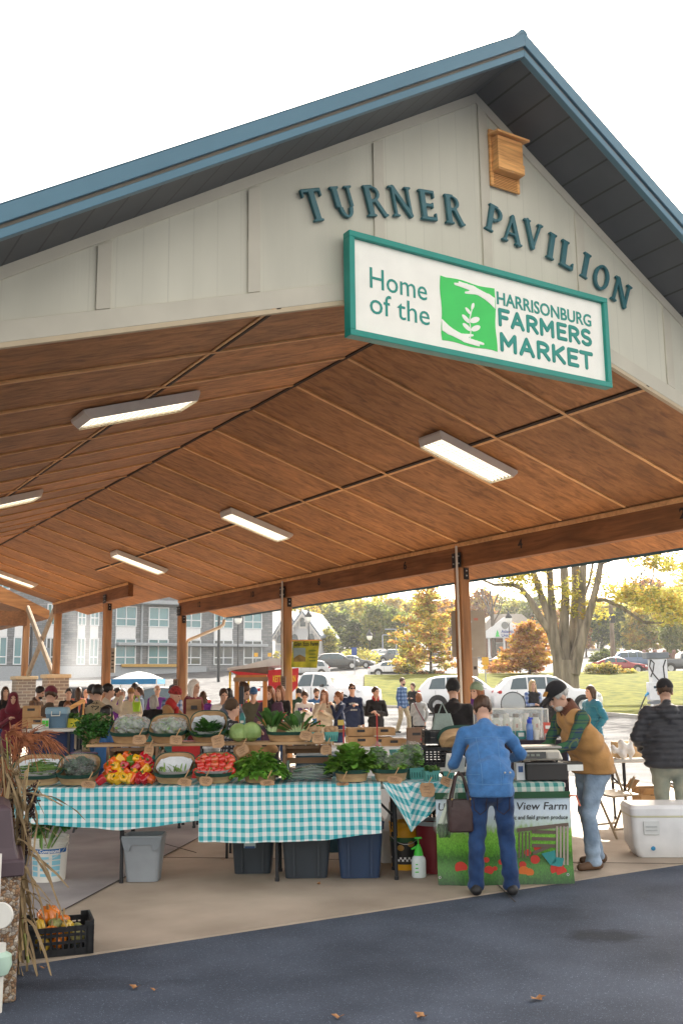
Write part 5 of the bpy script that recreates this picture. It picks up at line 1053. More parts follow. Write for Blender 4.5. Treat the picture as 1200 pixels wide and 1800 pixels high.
pole(673, 1116, 125, 'grey parking light pole with a flat head left of the taller one', .9); pole(697, 1106, 120, 'taller grey parking light pole with a flat head', -.9); pole(384, 1083, 75, 'dark light pole standing before the stone building', 0, .09, M_LAMPK); pole(51, 1102, 60, 'dark light pole behind the crossed braces', 0, .09, M_LAMPK); pole(711, 1085, 130, 'thin dark pole before the green trees', 0, .06, M_LAMPK)
b = gt(1078, 100); UP = thing('utility_pole', 'brown wooden utility pole with a crossarm behind the big tree', 'utility pole', b, CAMROT); z = P(1078, 1062, 100).z-b.z
m = MB(); m.tube([(0, 0, -.3), (.1, 0, z)], [.28, .2], 9); m.build('pole', M_BARK, UP, smooth=True); m = MB(); m.box((.1, -.2, z-1.4), (.5, .4, 1.0)); m.build('transformer', M_LAMPK, UP); m = MB(); m.box((.1, -.25, z-.3), (2.2, .12, .14)); m.build('crossarm', M_BARK, UP)
def roadsign(px, cy_, D, w, h, mt, label, base=None, text=None, tm=None, plate2=None, tz=None):
    b = gt(px, D); zc_ = P(px, cy_, D).z-b.z; t = thing('road_sign', label, 'sign', b, CAMROT); m = MB(); m.tube([(0, 0, -.1), (0, 0, zc_+h/2)], .035, 6); m.build('post', M_LEDGE, t); m = MB(); m.box((0, -.06, zc_), (w, .03, h)); m.build('plate', mt, t)
    if plate2: m = MB(); m.box((0, -.06, zc_-h*.5-.14), (plate2, .03, .22)); m.build('lower_plate', mt, t)
    if text:
        for k, s_ in enumerate(text): link('lettering', text_mesh(s_, tz, .004, .008, m=tm), t, (0, -.08, zc_+(len(text)-1)*tz*.55-k*tz*1.1))
M_SGB = mat('sign blue', (.02, .06, .25), .5); M_SGO = mat('sign amber', (.75, .40, .04), .5); M_SGG = mat('sign green dark', (.02, .30, .12), .5); M_SGW = mat('sign white small', (.75, .75, .75), .5)
roadsign(623, 1145, 100, .55, .8, M_SGB, 'blue notice sign on a post before the yellow bush')
roadsign(854, 1162, 62, .42, .48, M_SGO, 'amber square road sign right of the first timber post', plate2=.28)
roadsign(450, 1151, 80, .3, .3, M_SGO, 'small amber road sign in front of the stone building'); roadsign(474, 1151, 82, .3, .3, M_SGO, 'small amber road sign at the stone building corner')
roadsign(920, 1197, 56, .35, .2, M_SGG, 'small green sign on the lawn above the white car', None)
# ================================================================== vehicles
M_TYRE = mat('tyre rubber', (.018, .018, .02), .8); M_RIM = mat('alloy rim', (.45, .46, .48), .35, .1, metal=.8); M_CGL = mat('car glass', (.05, .085, .10), .06, .05, spec=1.0); M_LAMP = mat('lamp lens', (.7, .72, .75), .15, 0, spec=1); M_TAIL = mat('tail lens', (.45, .015, .02), .2, 0); M_BLKP = mat('black trim', (.02, .02, .022), .5)
def paint(n, c): return mat('paint '+n, c, .28, .03, 1, coat=.6)
PR = {'suv': dict(L=4.55, W=1.86, top=[(0, .72), (.02, .86), (.06, .95), (.22, 1.06), (.27, 1.09), (.36, 1.40), (.42, 1.58), (.50, 1.655), (.66, 1.66), (.80, 1.62), (.88, 1.53), (.95, 1.22), (.98, 1.02), (1, .8)], belt=1.02, ws=(.27, .44), rw=(.86, .965), sw=[(.37, .52), (.535, .70), (.715, .84)], wh=(.19, .79), r=.36),
      'sedan': dict(L=4.75, W=1.82, top=[(0, .60), (.02, .72), (.08, .80), (.26, .93), (.30, .97), (.40, 1.26), (.48, 1.40), (.56, 1.43), (.66, 1.40), (.76, 1.26), (.86, 1.04), (.96, .99), (.985, .9), (1, .66)], belt=.93, ws=(.29, .46), rw=(.66, .85), sw=[(.39, .54), (.555, .72)], wh=(.18, .80), r=.33),
      'pickup': dict(L=5.7, W=2.0, top=[(0, .95), (.012, 1.14), (.05, 1.20), (.22, 1.26), (.26, 1.30), (.33, 1.70), (.37, 1.84), (.46, 1.90), (.56, 1.88), (.60, 1.70), (.615, 1.30), (.66, 1.28), (.985, 1.28), (1, .95)], belt=1.24, ws=(.26, .38), rw=(.585, .61), sw=[(.345, .45), (.465, .565)], wh=(.17, .79), r=.42)}
def car(name, kind, label, loc, rz, pm, cat='car', wheels=True, group=None, scale=1):
    p = PR[kind]; L, Wd = p['L'], p['W']/2; t = thing(name, label, cat, loc, rz, group); t.scale = (scale,)*3
    xs = sorted(set([a for a, b in p['top']]+[.1, .15, .3, .55, .6, .75, .9])); tz = lambda x: float(np.interp(x, [a for a, b in p['top']], [b for a, b in p['top']]))
    zb_ = .24 if kind != 'pickup' else .38
    def sect(x):
        w = Wd*(1-.16*max(0, (.07-x)/.07)**1.5-.12*max(0, (x-.94)/.06)**1.5); zt_ = tz(x); bl = min(p['belt'], zt_-.03); cab = max(0, zt_-p['belt']-.08); wr = w*(1-.27*min(1, cab/.5)); zq = zb_+.1*max(0, (.05-x)/.05)
        h = [(0, zq), (w*.86, zq), (w*.97, zq+.12), (w, (zq+bl)*.5), (w*.985, bl-.08), (w*.95 if cab > .02 else w*.9, bl+.01), (wr if cab > .02 else w*.8, zt_-.05 if cab > .02 else zt_-.015), (wr*.82, zt_-.008), (0, zt_)]
        return h
    def X(x): return (x-.5)*L
    rg = []
    for x in xs:
        h = sect(x); rg.append([Vector((X(x), -y, z)) for y, z in h]+[Vector((X(x), y, z)) for y, z in reversed(h[1:-1])])
    m = MB(); m.rings(rg); m.build('body', pm, t, smooth=50)
    for s in (-1, 1):                                       # side windows
        for a, b in p['sw']:
            m = MB(); q = []
            for k, x in enumerate(np.linspace(a, b, 4)):
                h = sect(x); (y0, z0), (y1, z1) = h[5], h[6]; xb = x-(.05 if a == p['sw'][0][0] and k == 0 else 0)+(.035 if b == p['sw'][-1][1] and k == 3 else 0); q.append((Vector((X(xb), s*(y0+(y1-y0)*.05+.012), z0+(z1-z0)*.05)), Vector((X(x), s*(y0+(y1-y0)*.92+.012), z0+(z1-z0)*.92))))
            m.add([v for a_ in q for v in a_], [(2*i, 2*i+2, 2*i+3, 2*i+1) for i in range(3)]); m.build('side_window', M_CGL, t)
        m = MB(); m.box((0, s*(Wd-.02), zb_+.10), (L*.9, .06, .22)); m.build('sill_trim', M_BLKP, t, bevel=.02); m = MB(); [m.box((X(x), s*(Wd*.992), (zb_+p['belt'])*.5+.1), (.012, .02, p['belt']-zb_-.25)) for x in (p['sw'][0][0]-.03, (p['sw'][0][1]+p['sw'][1][0])/2, p['sw'][-1][1]-.03)]; m.build('door_seams', M_BLKP, t)
        m = MB(); h = sect(p['sw'][0][0]+.01); m.box((X(p['sw'][0][0]), s*(Wd+.1), p['belt']+.06), (.14, .2, .13)); m.build('wing_mirror', M_BLKP, t, bevel=.03)
        for hx, nm, mt in ((.035, 'headlight', M_LAMP), (.972, 'tail_light', M_TAIL)):
            h = sect(hx); m = MB(); m.box((X(hx), s*(Wd*.80), tz(hx)-.13), (.16, .36, .13)); m.build(nm, mt, t, bevel=.03)
    for (a, b), nm in ((p['ws'], 'windscreen'), (p['rw'], 'rear_window')):
        m = MB(); q = []
        for x in np.linspace(a+.01, b-.01, 5):
            w = sect(x)[7][0]*.98; z = tz(x)+.012; q += [Vector((X(x), -w, z-.014)), Vector((X(x), 0, z)), Vector((X(x), w, z-.014))]
        m.add(q, [(3*i+j, 3*i+j+1, 3*i+j+4, 3*i+j+3) for i in range(4) for j in range(2)]); m.build(nm, M_CGL, t)
    m = MB(); m.box((X(.012), 0, zb_+.28), (.1, Wd*1.2, .2)); m.build('grille', M_BLKP, t, bevel=.02)
    if kind == 'pickup': 
        m = MB(); m.box((X(.81), 0, 1.285), (L*.34, Wd*1.7, .02)); m.build('bed', M_BLKP, t)
    r = p['r']
    for wx in p['wh']:
        for s in (-1, 1):
            m = MB(); m.lathe([(r+.07, -.01), (r+.07, .012), (.0, .012)], 22, (X(wx), s*(Wd-.004), r+.02), R=rotm(-s*math.pi/2)); m.build('wheel_arch', M_BLKP, t)
            m = MB(); m.lathe([(r*.6, -.1), (r*.93, -.1), (r, -.06), (r, .05), (r*.93, .09), (r*.62, .09)], 22, (X(wx), s*(Wd-.06), r), R=rotm(-s*math.pi/2)); w = m.build('wheel', M_TYRE, t, smooth=True)
            m = MB(); m.lathe([(r*.63, .06), (r*.63, .088), (r*.55, .08), (.0, .06)], 20, (X(wx), s*(Wd-.06), r), R=rotm(-s*math.pi/2))
            for k in range(5): a = k*1.2566; m.box((X(wx)+math.cos(a)*r*.33, s*(Wd-.06+.085), r+math.sin(a)*r*.33), (r*.58, .02, .07), rotm(0, -a, 0))
            m.build('rim', M_RIM, w)
    return t
PWH = paint('white', (.78, .79, .80)); PSL = paint('silver', (.5, .52, .54)); PDK = paint('charcoal', (.05, .06, .065)); PRD = paint('red', (.30, .02, .03)); PBL = paint('blue', (.08, .14, .25)); PDG = paint('dark grey', (.10, .11, .12))
def pc(px, D): return gt(px, D)
car('parked_suv', 'suv', 'white hatchback suv parked behind the man in the black hood', pc(822, 46), CAMROT+math.pi-.10, PWH, scale=1.02)
car('parked_suv', 'suv', 'white suv parked behind the woman in the dark vest', pc(960, 44), CAMROT+math.pi+.02, PWH, scale=1.0)
car('pickup_truck', 'pickup', 'white pickup truck with chrome nose behind the waiting people', pc(560, 46), CAMROT+math.pi-.55, PWH, 'pickup')
car('parked_sedan', 'sedan', 'white sedan crossing behind the man in the black coat', pc(692, 97), CAMROT+math.pi-.05, PWH, scale=1.05)
car('parked_suv', 'suv', 'dark charcoal suv parked at the top of the lot', pc(592, 109), CAMROT+math.pi+.15, PDK, scale=1.06)
car('parked_suv', 'suv', 'silver suv seen from behind next to the red kettle corn cloth', pc(536, 96), CAMROT+.4, PSL)
car('parked_sedan', 'sedan', 'grey sedan tucked behind the dark charcoal suv', pc(622, 112), CAMROT+math.pi-.2, PDG)
car('parked_suv', 'suv', 'red suv in the far row left of two pickups', pc(650, 128), CAMROT+.9, PRD)
car('pickup_truck', 'pickup', 'silver pickup in the far row beside the red suv', pc(668, 127), CAMROT+.7, PSL, 'pickup')
car('pickup_truck', 'pickup', 'dark pickup in the far row before the oak', pc(686, 124), CAMROT+.6, PDG, 'pickup')
car('parked_sedan', 'sedan', 'red sedan behind the round shrub right of the big tree', pc(1086, 96), CAMROT+math.pi-.15, PRD, scale=1.12)
car('parked_suv', 'suv', 'dark blue suv behind the red sedan', pc(1120, 104), CAMROT+math.pi-.1, PBL, scale=1.1)
car('pickup_truck', 'pickup', 'dark pickup cut by the right photo edge near the charger', pc(1204, 92), CAMROT+math.pi, PDG, 'pickup')
car('parked_sedan', 'sedan', 'dark sedan hidden among the shoppers at the left', pc(262, 40), CAMROT+.3, PDK)
car('parked_sedan', 'sedan', 'dark car half hidden under the bank shrubs', pc(885, 110), CAMROT+.2, PDG)
# ================================================================== stall furniture
ZT = .795
M_TABT = mat('table top plastic', (.55, .54, .50), .5, .05); M_LEG = mat('table leg steel', (.035, .037, .042), .45, .1, metal=.5)
GING = dict(base=(.84, .85, .85), mid=(.33, .64, .68), full=(.03, .37, .44))
M_GING = checks('teal gingham', GING['base'], GING['mid'], GING['full'], .0685, 'UV'); M_GING2 = checks('green gingham', (.70, .72, .66), (.32, .52, .46), (.04, .24, .22), .075, 'UV')
def S_(px, py, D, base=False): return P(px, py, D)
def ftable(label, px0, px1, D0, D1, z, legs, mt=None, group=None, rake=0):
    a = at(px0, D0, 0); b = at(px1, D0, 0); w = (b-a).length; c = (a+b)/2+FWD*((D1-D0)/2); t = thing('folding_table', label, 'table', c, CAMROT, group)
    m = MB(); m.box((0, 0, z-.02), (w, D1-D0, .04)); m.build('tabletop', mt or M_TABT, t, bevel=.008)
    for lp in legs:
        x = (at(lp, D0, 0)-c).dot(RGT)
        for y in (-(D1-D0)/2+.1, (D1-D0)/2-.08):
            m = MB(); m.tube([(x, y, z-.04), (x, y, .38), (x, y, .36)], .019, 10); m.tube([(x, y, .38), (x+.004, y-.01, .04)], .0145, 8); m.tube([(x+.004, y-.01, .04), (x+.004, y-.01, .0)], .019, 8); m.build('leg', M_LEG, t, smooth=True)
        m = MB(); m.bar((x, -(D1-D0)/2+.1, z-.3), (x, (D1-D0)/2-.08, z-.3), .025); m.bar((x, 0, z-.3), (x-.25, 0, z-.05), .02); m.build('brace', M_LEG, t)
    return t
ftable('folding table under the left gingham cloth', 22, 338, 8.53, 9.15, ZT-.005, (36, 208)); ftable('folding table under the longer middle gingham cloth', 342, 735, 8.53, 9.15, ZT-.005, (485, 697)); ftable('folding table under the scale and the cash tray', 742, 1002, 8.47, 9.1, ZT-.005, (790, 985))
def drape(name, label, px0, px1, Df, Db, z, bottom, m_, seed, amp=.019, cat='tablecloth', nu=60):
    r = random.Random(seed); ph = [r.uniform(0, 6.28) for _ in range(5)]; a = at(px0, Df, 0); b = at(px1, Df, 0); w = (b-a).length; dep = Db-Df; o = a
    bx = [(at(px, Df, 0)-a).length for px, py in bottom]; bz = [P(px, py, Df).z for px, py in bottom]
    def prof(u, v):
        x = u*w; zb = np.interp(x, bx, bz); L = z-zb; tot = dep+L; s = v*tot
        if s < dep: y = dep-s; zz = z+.004*math.sin(x*9+ph[0])*math.sin(y*11)
        else:
            q = s-dep; k = min(q/.35, 1); y = -.012*min(1, q/.03)-k*amp*(math.sin(x*7+ph[1])+.7*math.sin(x*17+ph[2]+q*3)+.4*math.sin(x*31+ph[3]))-.02*k*k; zz = z-q-.006*k*math.sin(x*5+ph[4])
        return o+RGT*x+FWD*y+Vector((0, 0, zz))
    m = MB(); zm = min(bz); TL = dep+z-zm
    m.grid(lambda u, v: prof(u, v), nu, 36, uv=lambda u, v: (u*w+.01*math.sin(v*4), v*(dep+z-np.interp(u*w, bx, bz))))
    return tag(m.build(name, m_, smooth=True, fixn=False), label, cat)
drape('tablecloth', 'teal gingham cloth hanging shorter over the left end of the stall', 14, 349, 8.47, 9.15, ZT+.004, [(14, 1436), (60, 1449), (208, 1458), (349, 1443)], M_GING, 1)
drape('tablecloth', 'teal gingham cloth hanging longest over the middle of the stall', 349, 672, 8.455, 9.15, ZT+.008, [(349, 1480), (560, 1478), (672, 1463)], M_GING, 2)
drape('tablecloth', 'pale green gingham cloth edge under the scale and cash tray', 800, 999, 8.42, 9.1, ZT+.002, [(800, 1400), (999, 1401)], M_GING2, 4, .006)
# gathered corner between the two tables
m = MB(); a = at(676, 8.44, 0); w = (at(806, 8.44, 0)-a).length; nu, nv = 30, 26
def tri(u, v):
    x = u*w; pk = .37; L = .36*(u/pk if u < pk else max(0, 1-(u-pk)/(1-pk)*.78)) + .03; s = v*(.55+L)
    if s < .55: return a+RGT*x+FWD*(.55-s)+Vector((0, 0, ZT+.012))
    q = s-.55; return a+RGT*(x+(pk*w-x)*q*.7)+FWD*(-.02-.025*math.sin(u*22)*min(1, q*5))+Vector((0, 0, ZT+.012-q))
m.grid(tri, nu, nv, uv=lambda u, v: ((u*w*.75+v*.62), (v*.7-u*w*.66))); tag(m.build('tablecloth', M_GING, smooth=True, fixn=False), 'teal gingham cloth gathered into a hanging point between the tables', 'tablecloth')
# shelf of planks on wooden crates
M_PINE = mat('weathered pine', (.30, .18, .09), .7, .25, 6, (.2, 1, 1), c2=(.46, .30, .16)); M_PINED = mat('old crate wood', (.16, .09, .05), .75, .3, 6, (.3, 1, 1), c2=(.26, .16, .09))
ZS = P(350, 1306, 8.85).z; sa = at(144, 8.82, 0); sb = at(584, 8.82, 0); c = (sa+sb)/2
SHF = thing('display_shelf', 'long raised plank carrying the upper row of vegetables', 'shelf', c, CAMROT); L_ = (sb-sa).length
for k in range(2): m = MB(); m.box((0, .075+k*.155, ZS-.012), (L_, .15, .024)); m.build('plank', M_PINE, SHF, bevel=.003)
def open_crate(label, px0, px1, Df, z0, z1):
    a = at(px0, Df, 0); b = at(px1, Df, 0); w = (b-a).length; c = (a+b)/2; h = z1-z0; t = thing('wooden_crate', label, 'crate', (c.x, c.y, z0), CAMROT); d = .30
    for sx in (-1, 1):
        m = MB(); m.box((sx*(w/2-.012), .02, h/2), (.024, .04, h)); m.box((sx*(w/2-.012), d-.02, h/2), (.024, .04, h)); m.box((sx*(w/2-.008), d/2, h*.2), (.014, d, .09)); m.box((sx*(w/2-.008), d/2, h*.72), (.014, d, .09)); m.build('side', M_PINED, t)
    for k in range(3): m = MB(); m.box((0, d-.006, h*(.18+.3*k)), (w, .012, h*.17)); m.build('back_slat', M_PINED, t)
    m = MB(); m.box((0, .05, h-.02), (w-.05, .012, .03)); m.box((0, d/2, .006), (w-.05, d, .01)); m.build('rail', M_PINED, t); return t
ZI = ZT+.014
open_crate('open wooden crate holding the bell peppers', 181, 274, 8.80, ZI, ZS-.026); open_crate('open wooden crate behind the bagged cucumbers', 497, 584, 8.82, ZI, ZS-.026)
# ------------------------------------------------------------------ baskets and produce
M_VEN = mat('basket veneer', (.36, .21, .10), .6, .2, 5, (1, 1, 4), c2=(.52, .34, .18)); M_VENI = mat('basket inside', (.44, .29, .15), .65, .15, 5); M_BAND = mat('basket green band', (.012, .055, .04), .6, .1); M_LINER = mat('paper liner', (.62, .65, .68), .5, .06, 20, bump=.5)
def suel(a, b, z, n=28, e=3.2):
    o = []
    for k in range(n):
        t = 2*math.pi*k/n; c_, s_ = math.cos(t), math.sin(t); o.append(Vector((a*math.copysign(abs(c_)**(2/e), c_), b*math.copysign(abs(s_)**(2/e), s_), z)))
    return o
def basket(label, px, D, z, w, d=.30, h=.10, tilt=.42, rz=0, liner=False):
    t = thing('basket', label, 'basket', at(px, D, z), CAMROT+rz); R = rotm(tilt); piv = Vector((0, -d*.42, 0))
    def X(ps): return [R @ (p-piv)+piv for p in ps]
    m = MB(); hb = h*1.35
    def rim(p, k): p.z += max(0, p.y/d)*.10*k; return p
    m.rings([X(suel(w*.42, d*.40, 0)), X([rim(p, 1) for p in suel(w*.5, d*.5, h)]), X([rim(p, 1) for p in suel(w*.485, d*.485, h)]), X(suel(w*.41, d*.39, .008))]); m.build('body', M_VEN, t, smooth=30)
    m = MB(); m.rings([X([rim(p, .55) for p in suel(w*.492, d*.49, h*.70)]), X([rim(p, 1) for p in suel(w*.513, d*.513, h*1.03)]), X([rim(p, 1) for p in suel(w*.49, d*.49, h*1.03)]), X([rim(p, .55) for p in suel(w*.472, d*.47, h*.70)])], cap0=False, cap1=False); m.build('rim_band', M_BAND, t, smooth=30)
    if liner:
        rr = random.Random(px); m = MB(); m.rings([X([q*rr.uniform(.96, 1.04) for q in suel(w*.43, d*.43, h*1.15)]), X([q*rr.uniform(.9, 1) for q in suel(w*.36, d*.36, h*.6)]), X(suel(w*.2, d*.2, h*.45))], cap0=False); m.build('paper_liner', M_LINER, t, smooth=True)
    def inside(x, y, zz): return (Matrix.Translation(t.location) @ Matrix.Rotation(CAMROT+rz, 4, 'Z')) @ (R @ (Vector((x, y, zz))-piv)+piv)
    return t, inside, tilt
def grn(n, a, b, **k): return mat(n, a, .45, .2, 14, c2=b, island=.22, spec=.5, trans=.22, **k)
M_LETT = grn('lettuce leaf', (.07, .19, .02), (.17, .34, .05)); M_MUST = grn('mustard leaf', (.07, .20, .018), (.18, .38, .05)); M_SPIN = grn('spinach leaf', (.025, .095, .018), (.07, .19, .035)); M_BOK = grn('bok choy leaf', (.03, .10, .02), (.07, .18, .035)); M_STEMW = mat('pale stem', (.42, .55, .28), .4, .15, 8); M_PARS = grn('parsley leaf', (.015, .075, .012), (.045, .16, .02)); M_KALE = grn('kale leaf', (.03, .08, .05), (.07, .15, .08)); M_BEAN = grn('green beans', (.06, .14, .025), (.13, .24, .05)); M_CHARD = grn('leek green', (.10, .22, .04), (.24, .38, .10))
def leaves(name, specs, m_, seed, nu=4, nv=6, parent=None, loc=(0, 0, 0), rz=0):
    # specs: (base, direction, length, width, curl, ruffle)
    r = random.Random(seed); m = MB()
    for b, d, L, Wd, cu, ru in specs:
        b = Vector(b); d = Vector(d).normalized(); sd = d.cross(Vector((0, 0, 1))); sd = sd.normalized() if sd.length > .05 else Vector((1, 0, 0)); a_ = r.uniform(-.5, .5); nn = sd.cross(d); sd = (sd*math.cos(a_)+nn*math.sin(a_)); nn = sd.cross(d); p1, p2 = r.uniform(0, 6), r.uniform(0, 6)
        def f(u, v):
            wv = Wd*math.sin(math.pi*min(.93, .14+v*.79))**.55; x = (u-.5)*wv; q = b+d*(L*v)-nn*(cu*L*v*v)-Vector((0, 0, abs(cu)*.35*L*v*v)); e = abs(u-.5)*2
            return q+sd*x+nn*(ru*math.sin(v*16+p1+u*5)*e*e+.18*wv*(e*e)-.05*wv)
        m.grid(f, nu, nv)
    me = m.mesh(name, m_, True, fixn=False); return link(name, me, parent, loc, (0, 0, rz))
def bunch(n, rad, hgt, L, Wd, seed, curl=.35, ruf=.01, flat=.6, rx=1, ry=1, up=.6):
    r = random.Random(seed); o = []
    for i in range(n):
        a = r.uniform(0, 6.28); k = r.random()**.5; el = up+(1-k)*.8; d = (math.cos(a)*k*rx, math.sin(a)*k*ry, el); o.append(((math.cos(a)*rad*k*rx, math.sin(a)*rad*k*ry, hgt*(1-k)*r.uniform(.4, 1)), d, L*r.uniform(.7, 1.15), Wd*r.uniform(.7, 1.2), curl*r.uniform(.5, 1.5), ruf))
    return o
def film(name, w): 
    m = mat(name, (.50, .60, .54) if w < .3 else (.60, .68, .68), .18, .2, 22, c2=(.82, .88, .86), spec=.9, bump=1.0, bscale=30, alpha=w); return m
M_FILM = film('clear bag film', .13); M_FILMW = film('cloudy bag film', .34)
def bag(name, label, px, D, z, w, d, h, lm, fm, seed, tilt=0, rz=0, cat='bag', n=80, dark=None):
    t = thing(name, label, cat, at(px, D, z), CAMROT+rz); r = random.Random(seed)
    bl = [(r.uniform(-.3, .3)*w, r.uniform(-.25, .25)*d, h*r.uniform(.25, .6), r.uniform(.18, .3)*min(w, h*1.6)) for _ in range(7)]
    def f(X, Y, Z):
        q = ell(X, Y, Z, (0, 0, h*.42), (w*.47, d*.46, h*.46))
        for b in bl: q = smin(q, ell(X, Y, Z, b[:3], (b[3], b[3]*.8, b[3]*.7)), .03)
        q = q+.010*np.sin(X*48+Z*30+seed)*np.sin(Y*52-Z*41)+.006*np.sin(X*95-Z*80)*np.sin(Y*70+X*60+seed); return np.maximum(q, -Z)
    sdf_obj('film', f, (-w*.7, -d*.7, -.02), (w*.7, d*.7, h*1.25), .011, fm, t)
    sp_ = []
    for i in range(n):
        v = Vector((r.gauss(0, 1), r.gauss(0, 1), r.gauss(0, 1))).normalized(); b = Vector((v.x*w*.33, v.y*d*.33, h*.42+v.z*h*.3)); dd = Vector((r.uniform(-1, 1), r.uniform(-1, 1), r.uniform(-.5, .6))); sp_.append((b-dd.normalized()*.04, dd, .09, .06, .3, .006))
    leaves('greens', sp_, lm, seed, 3, 4, t); return t
FR = 8.66
# lower row
b1, in1, _ = basket('tilted basket lined with white paper and holding green beans at the left end', 70, FR, ZI, .43, liner=True)
r = random.Random(5); bn = MB()
BNS = thing('green_beans', 'loose heap of green beans on white paper', 'green beans', in1(0, -.01, .075), CAMROT)
for i in range(60):
    a = r.uniform(-.5, .5); x, y = r.gauss(0, .075), r.gauss(0, .05); L = r.uniform(.05, .075); zz = .02+.03*max(0, 1-abs(x)/.12)*r.random()+y*.4; dx, dy = math.cos(a)*L, math.sin(a)*L; bn.tube([(x-dx, y-dy, zz), (x, y+.006, zz+.006), (x+dx, y+dy, zz)], .005, 5)
bn.build('bean_pile', M_BEAN, BNS, smooth=True)
basket('tilted basket under the dark bagged kale', 140, FR, ZI, .36, tilt=.4); bag('bagged_kale', 'clear bag of dark blue green kale in the second lower basket', 140, FR-.0, ZI+.05, .30, .22, .24, M_KALE, M_FILM, 3)
# peppers
def pepper_mesh(nm, m_, seed):
    ph = seed*1.3
    def f(X, Y, Z):
        r_ = np.hypot(X, Y); th = np.arctan2(Y, X); R_ = .039*(1+.11*np.cos(th*4+ph)-.04*np.cos(th*2+seed)); zz = Z/.047; prof = np.sqrt(np.clip(1-np.abs(zz)**3.2, 0, 1)); top = .012*np.exp(-(r_/.016)**2)
        return np.maximum((r_-R_*(.80+.2*(zz*.5+.5)))*.8, np.abs(Z)-.047*(1-.35*(r_/.042)**3)+top*(Z > 0))
    return sdf_mesh(nm, lambda X, Y, Z: f(X, Y, Z), (-.055,)*3, (.055,)*3, .0055, m_)
def glossy(n, c, **k): return mat(n, c, .22, .12, 16, spec=.6, coat=.4, **k)
PEPC = {'r': ('red', glossy('red pepper', (.42, .012, .02))), 'y': ('yellow', glossy('yellow pepper', (.75, .40, .012))), 'o': ('orange', glossy('orange pepper', (.68, .11, .012))), 'g': ('green', glossy('green pepper', (.10, .20, .02)))}
PEPM = {k: pepper_mesh('pepper', v[1], i) for i, (k, v) in enumerate(PEPC.items())}
M_STEMG = mat('green stem', (.10, .20, .03), .6); stem_me = MB().tube([(0, 0, .038), (.002, 0, .050), (.010, 0, .064)], [.008, .005, .006], 6).mesh('pepper_stem', M_STEMG, True)
plist = 'y212,1335 o222,1331 g229,1338 y242,1335 r255,1330 r261,1340 o254,1344 r221,1346 o200,1341 o192,1350 y206,1349 r239,1350 o189,1360 r200,1362 y211,1358 o224,1359 y238,1360 y257,1353 y258,1364 y216,1367 y194,1372 y206,1374 y227,1372 r243,1374 o264,1374 r249,1366 o233,1368 y200,1370 y219,1376 r256,1374 o246,1340 r268,1350'.split()
rp = random.Random(11)
for s_ in plist:
    c_ = s_[0]; px, py = map(float, s_[1:].split(',')); D = 8.60+(1378-py)*.0042+rp.uniform(0, .02); q = P(px, py, D); q.z = max(q.z, ZI+.043)
    o = link('bell_pepper', PEPM[c_], None, q, (rp.uniform(-1.1, 1.1), rp.uniform(-1.1, 1.1), rp.uniform(0, 6)), rp.uniform(.95, 1.12)); tag(o, f'{PEPC[c_][0]} bell pepper heaped in the open wooden crate', 'pepper', f'{PEPC[c_][0]} peppers in the crate'); link('pepper_stem', stem_me, o)
o = link('bell_pepper', PEPM['r'], None, at(178, 8.54, ZI+.042), (.9, .2, 1), .95); tag(o, 'red bell pepper lying alone on the cloth left of the crate', 'pepper'); link('pepper_stem', stem_me, o)
# leeks
bk, ink, _ = basket('tilted basket with white paper and green garlic stalks', 308, FR, ZI, .34, liner=True); sp_ = []
for i in range(22): x = r.uniform(-.13, .10); sp_.append((ink(x, -.08+r.uniform(0, .05), .075)-at(308, FR, ZI), (r.uniform(-.4, .4), r.uniform(.3, .8), r.uniform(.3, .9)), r.uniform(.07, .13), .014, .2, .002))
LK = thing('green_garlic', 'bunch of pale green garlic stalks on white paper', 'green garlic', at(308, FR, ZI), 0); leaves('stalks', sp_, M_CHARD, 9, 2, 5, LK)
# tomatoes
bt_, int_, _ = basket('tilted basket full of red tomatoes', 379, FR, ZI, .36, tilt=.40, liner=True)
M_TOM = glossy('tomato', (.50, .03, .02)); M_TOM2 = glossy('pale tomato', (.58, .10, .04)); tom = [MB().lathe([(max(.0005, .034*math.sin(math.pi*i/10)**.8), -.028*math.cos(math.pi*i/10)-.006*math.exp(-((i-10)/1.2)**2)) for i in range(11)], 18).mesh('tomato', m_, True) for m_ in (M_TOM, M_TOM2)]
cal = MB(); [cal.tube([(0, 0, .022), (.010*math.cos(a), .010*math.sin(a), .026), (.017*math.cos(a), .017*math.sin(a), .023)], [.003, .003, .001], 4) for a in np.arange(5)*1.257]; cal = cal.mesh('calyx', M_STEMG)
k = 0
for row, (y, zz, n) in enumerate([(-.08, .10, 6), (-.03, .135, 5), (.02, .15, 6), (.07, .155, 5), (-.055, .115, 5), (.045, .175, 4), (0, .17, 3)]):
    for i in range(n):
        x = (i-(n-1)/2)*.058+rp.uniform(-.008, .008)+.01*(row % 2); o = link('tomato', tom[rp.random() < .3], None, int_(x, y, zz*.9+rp.uniform(-.006, .006)), (rp.uniform(-.9, .9), rp.uniform(-.9, .9), 0), rp.uniform(.9, 1.12)); tag(o, 'ripe red tomato heaped in the tilted basket', 'tomato', 'tomatoes in the basket'); link('calyx', cal, o)
# curly greens
basket('basket under the curly mustard greens', 458, FR, ZI, .30, tilt=.2); t = thing('mustard_greens', 'wide bushy heap of bright curly mustard greens', 'greens', at(453, FR, ZI+.07), CAMROT); leaves('leaves', bunch(330, .15, .17, .085, .06, 21, .5, .014, rx=1.45, up=.35), M_MUST, 21, 4, 5, t)
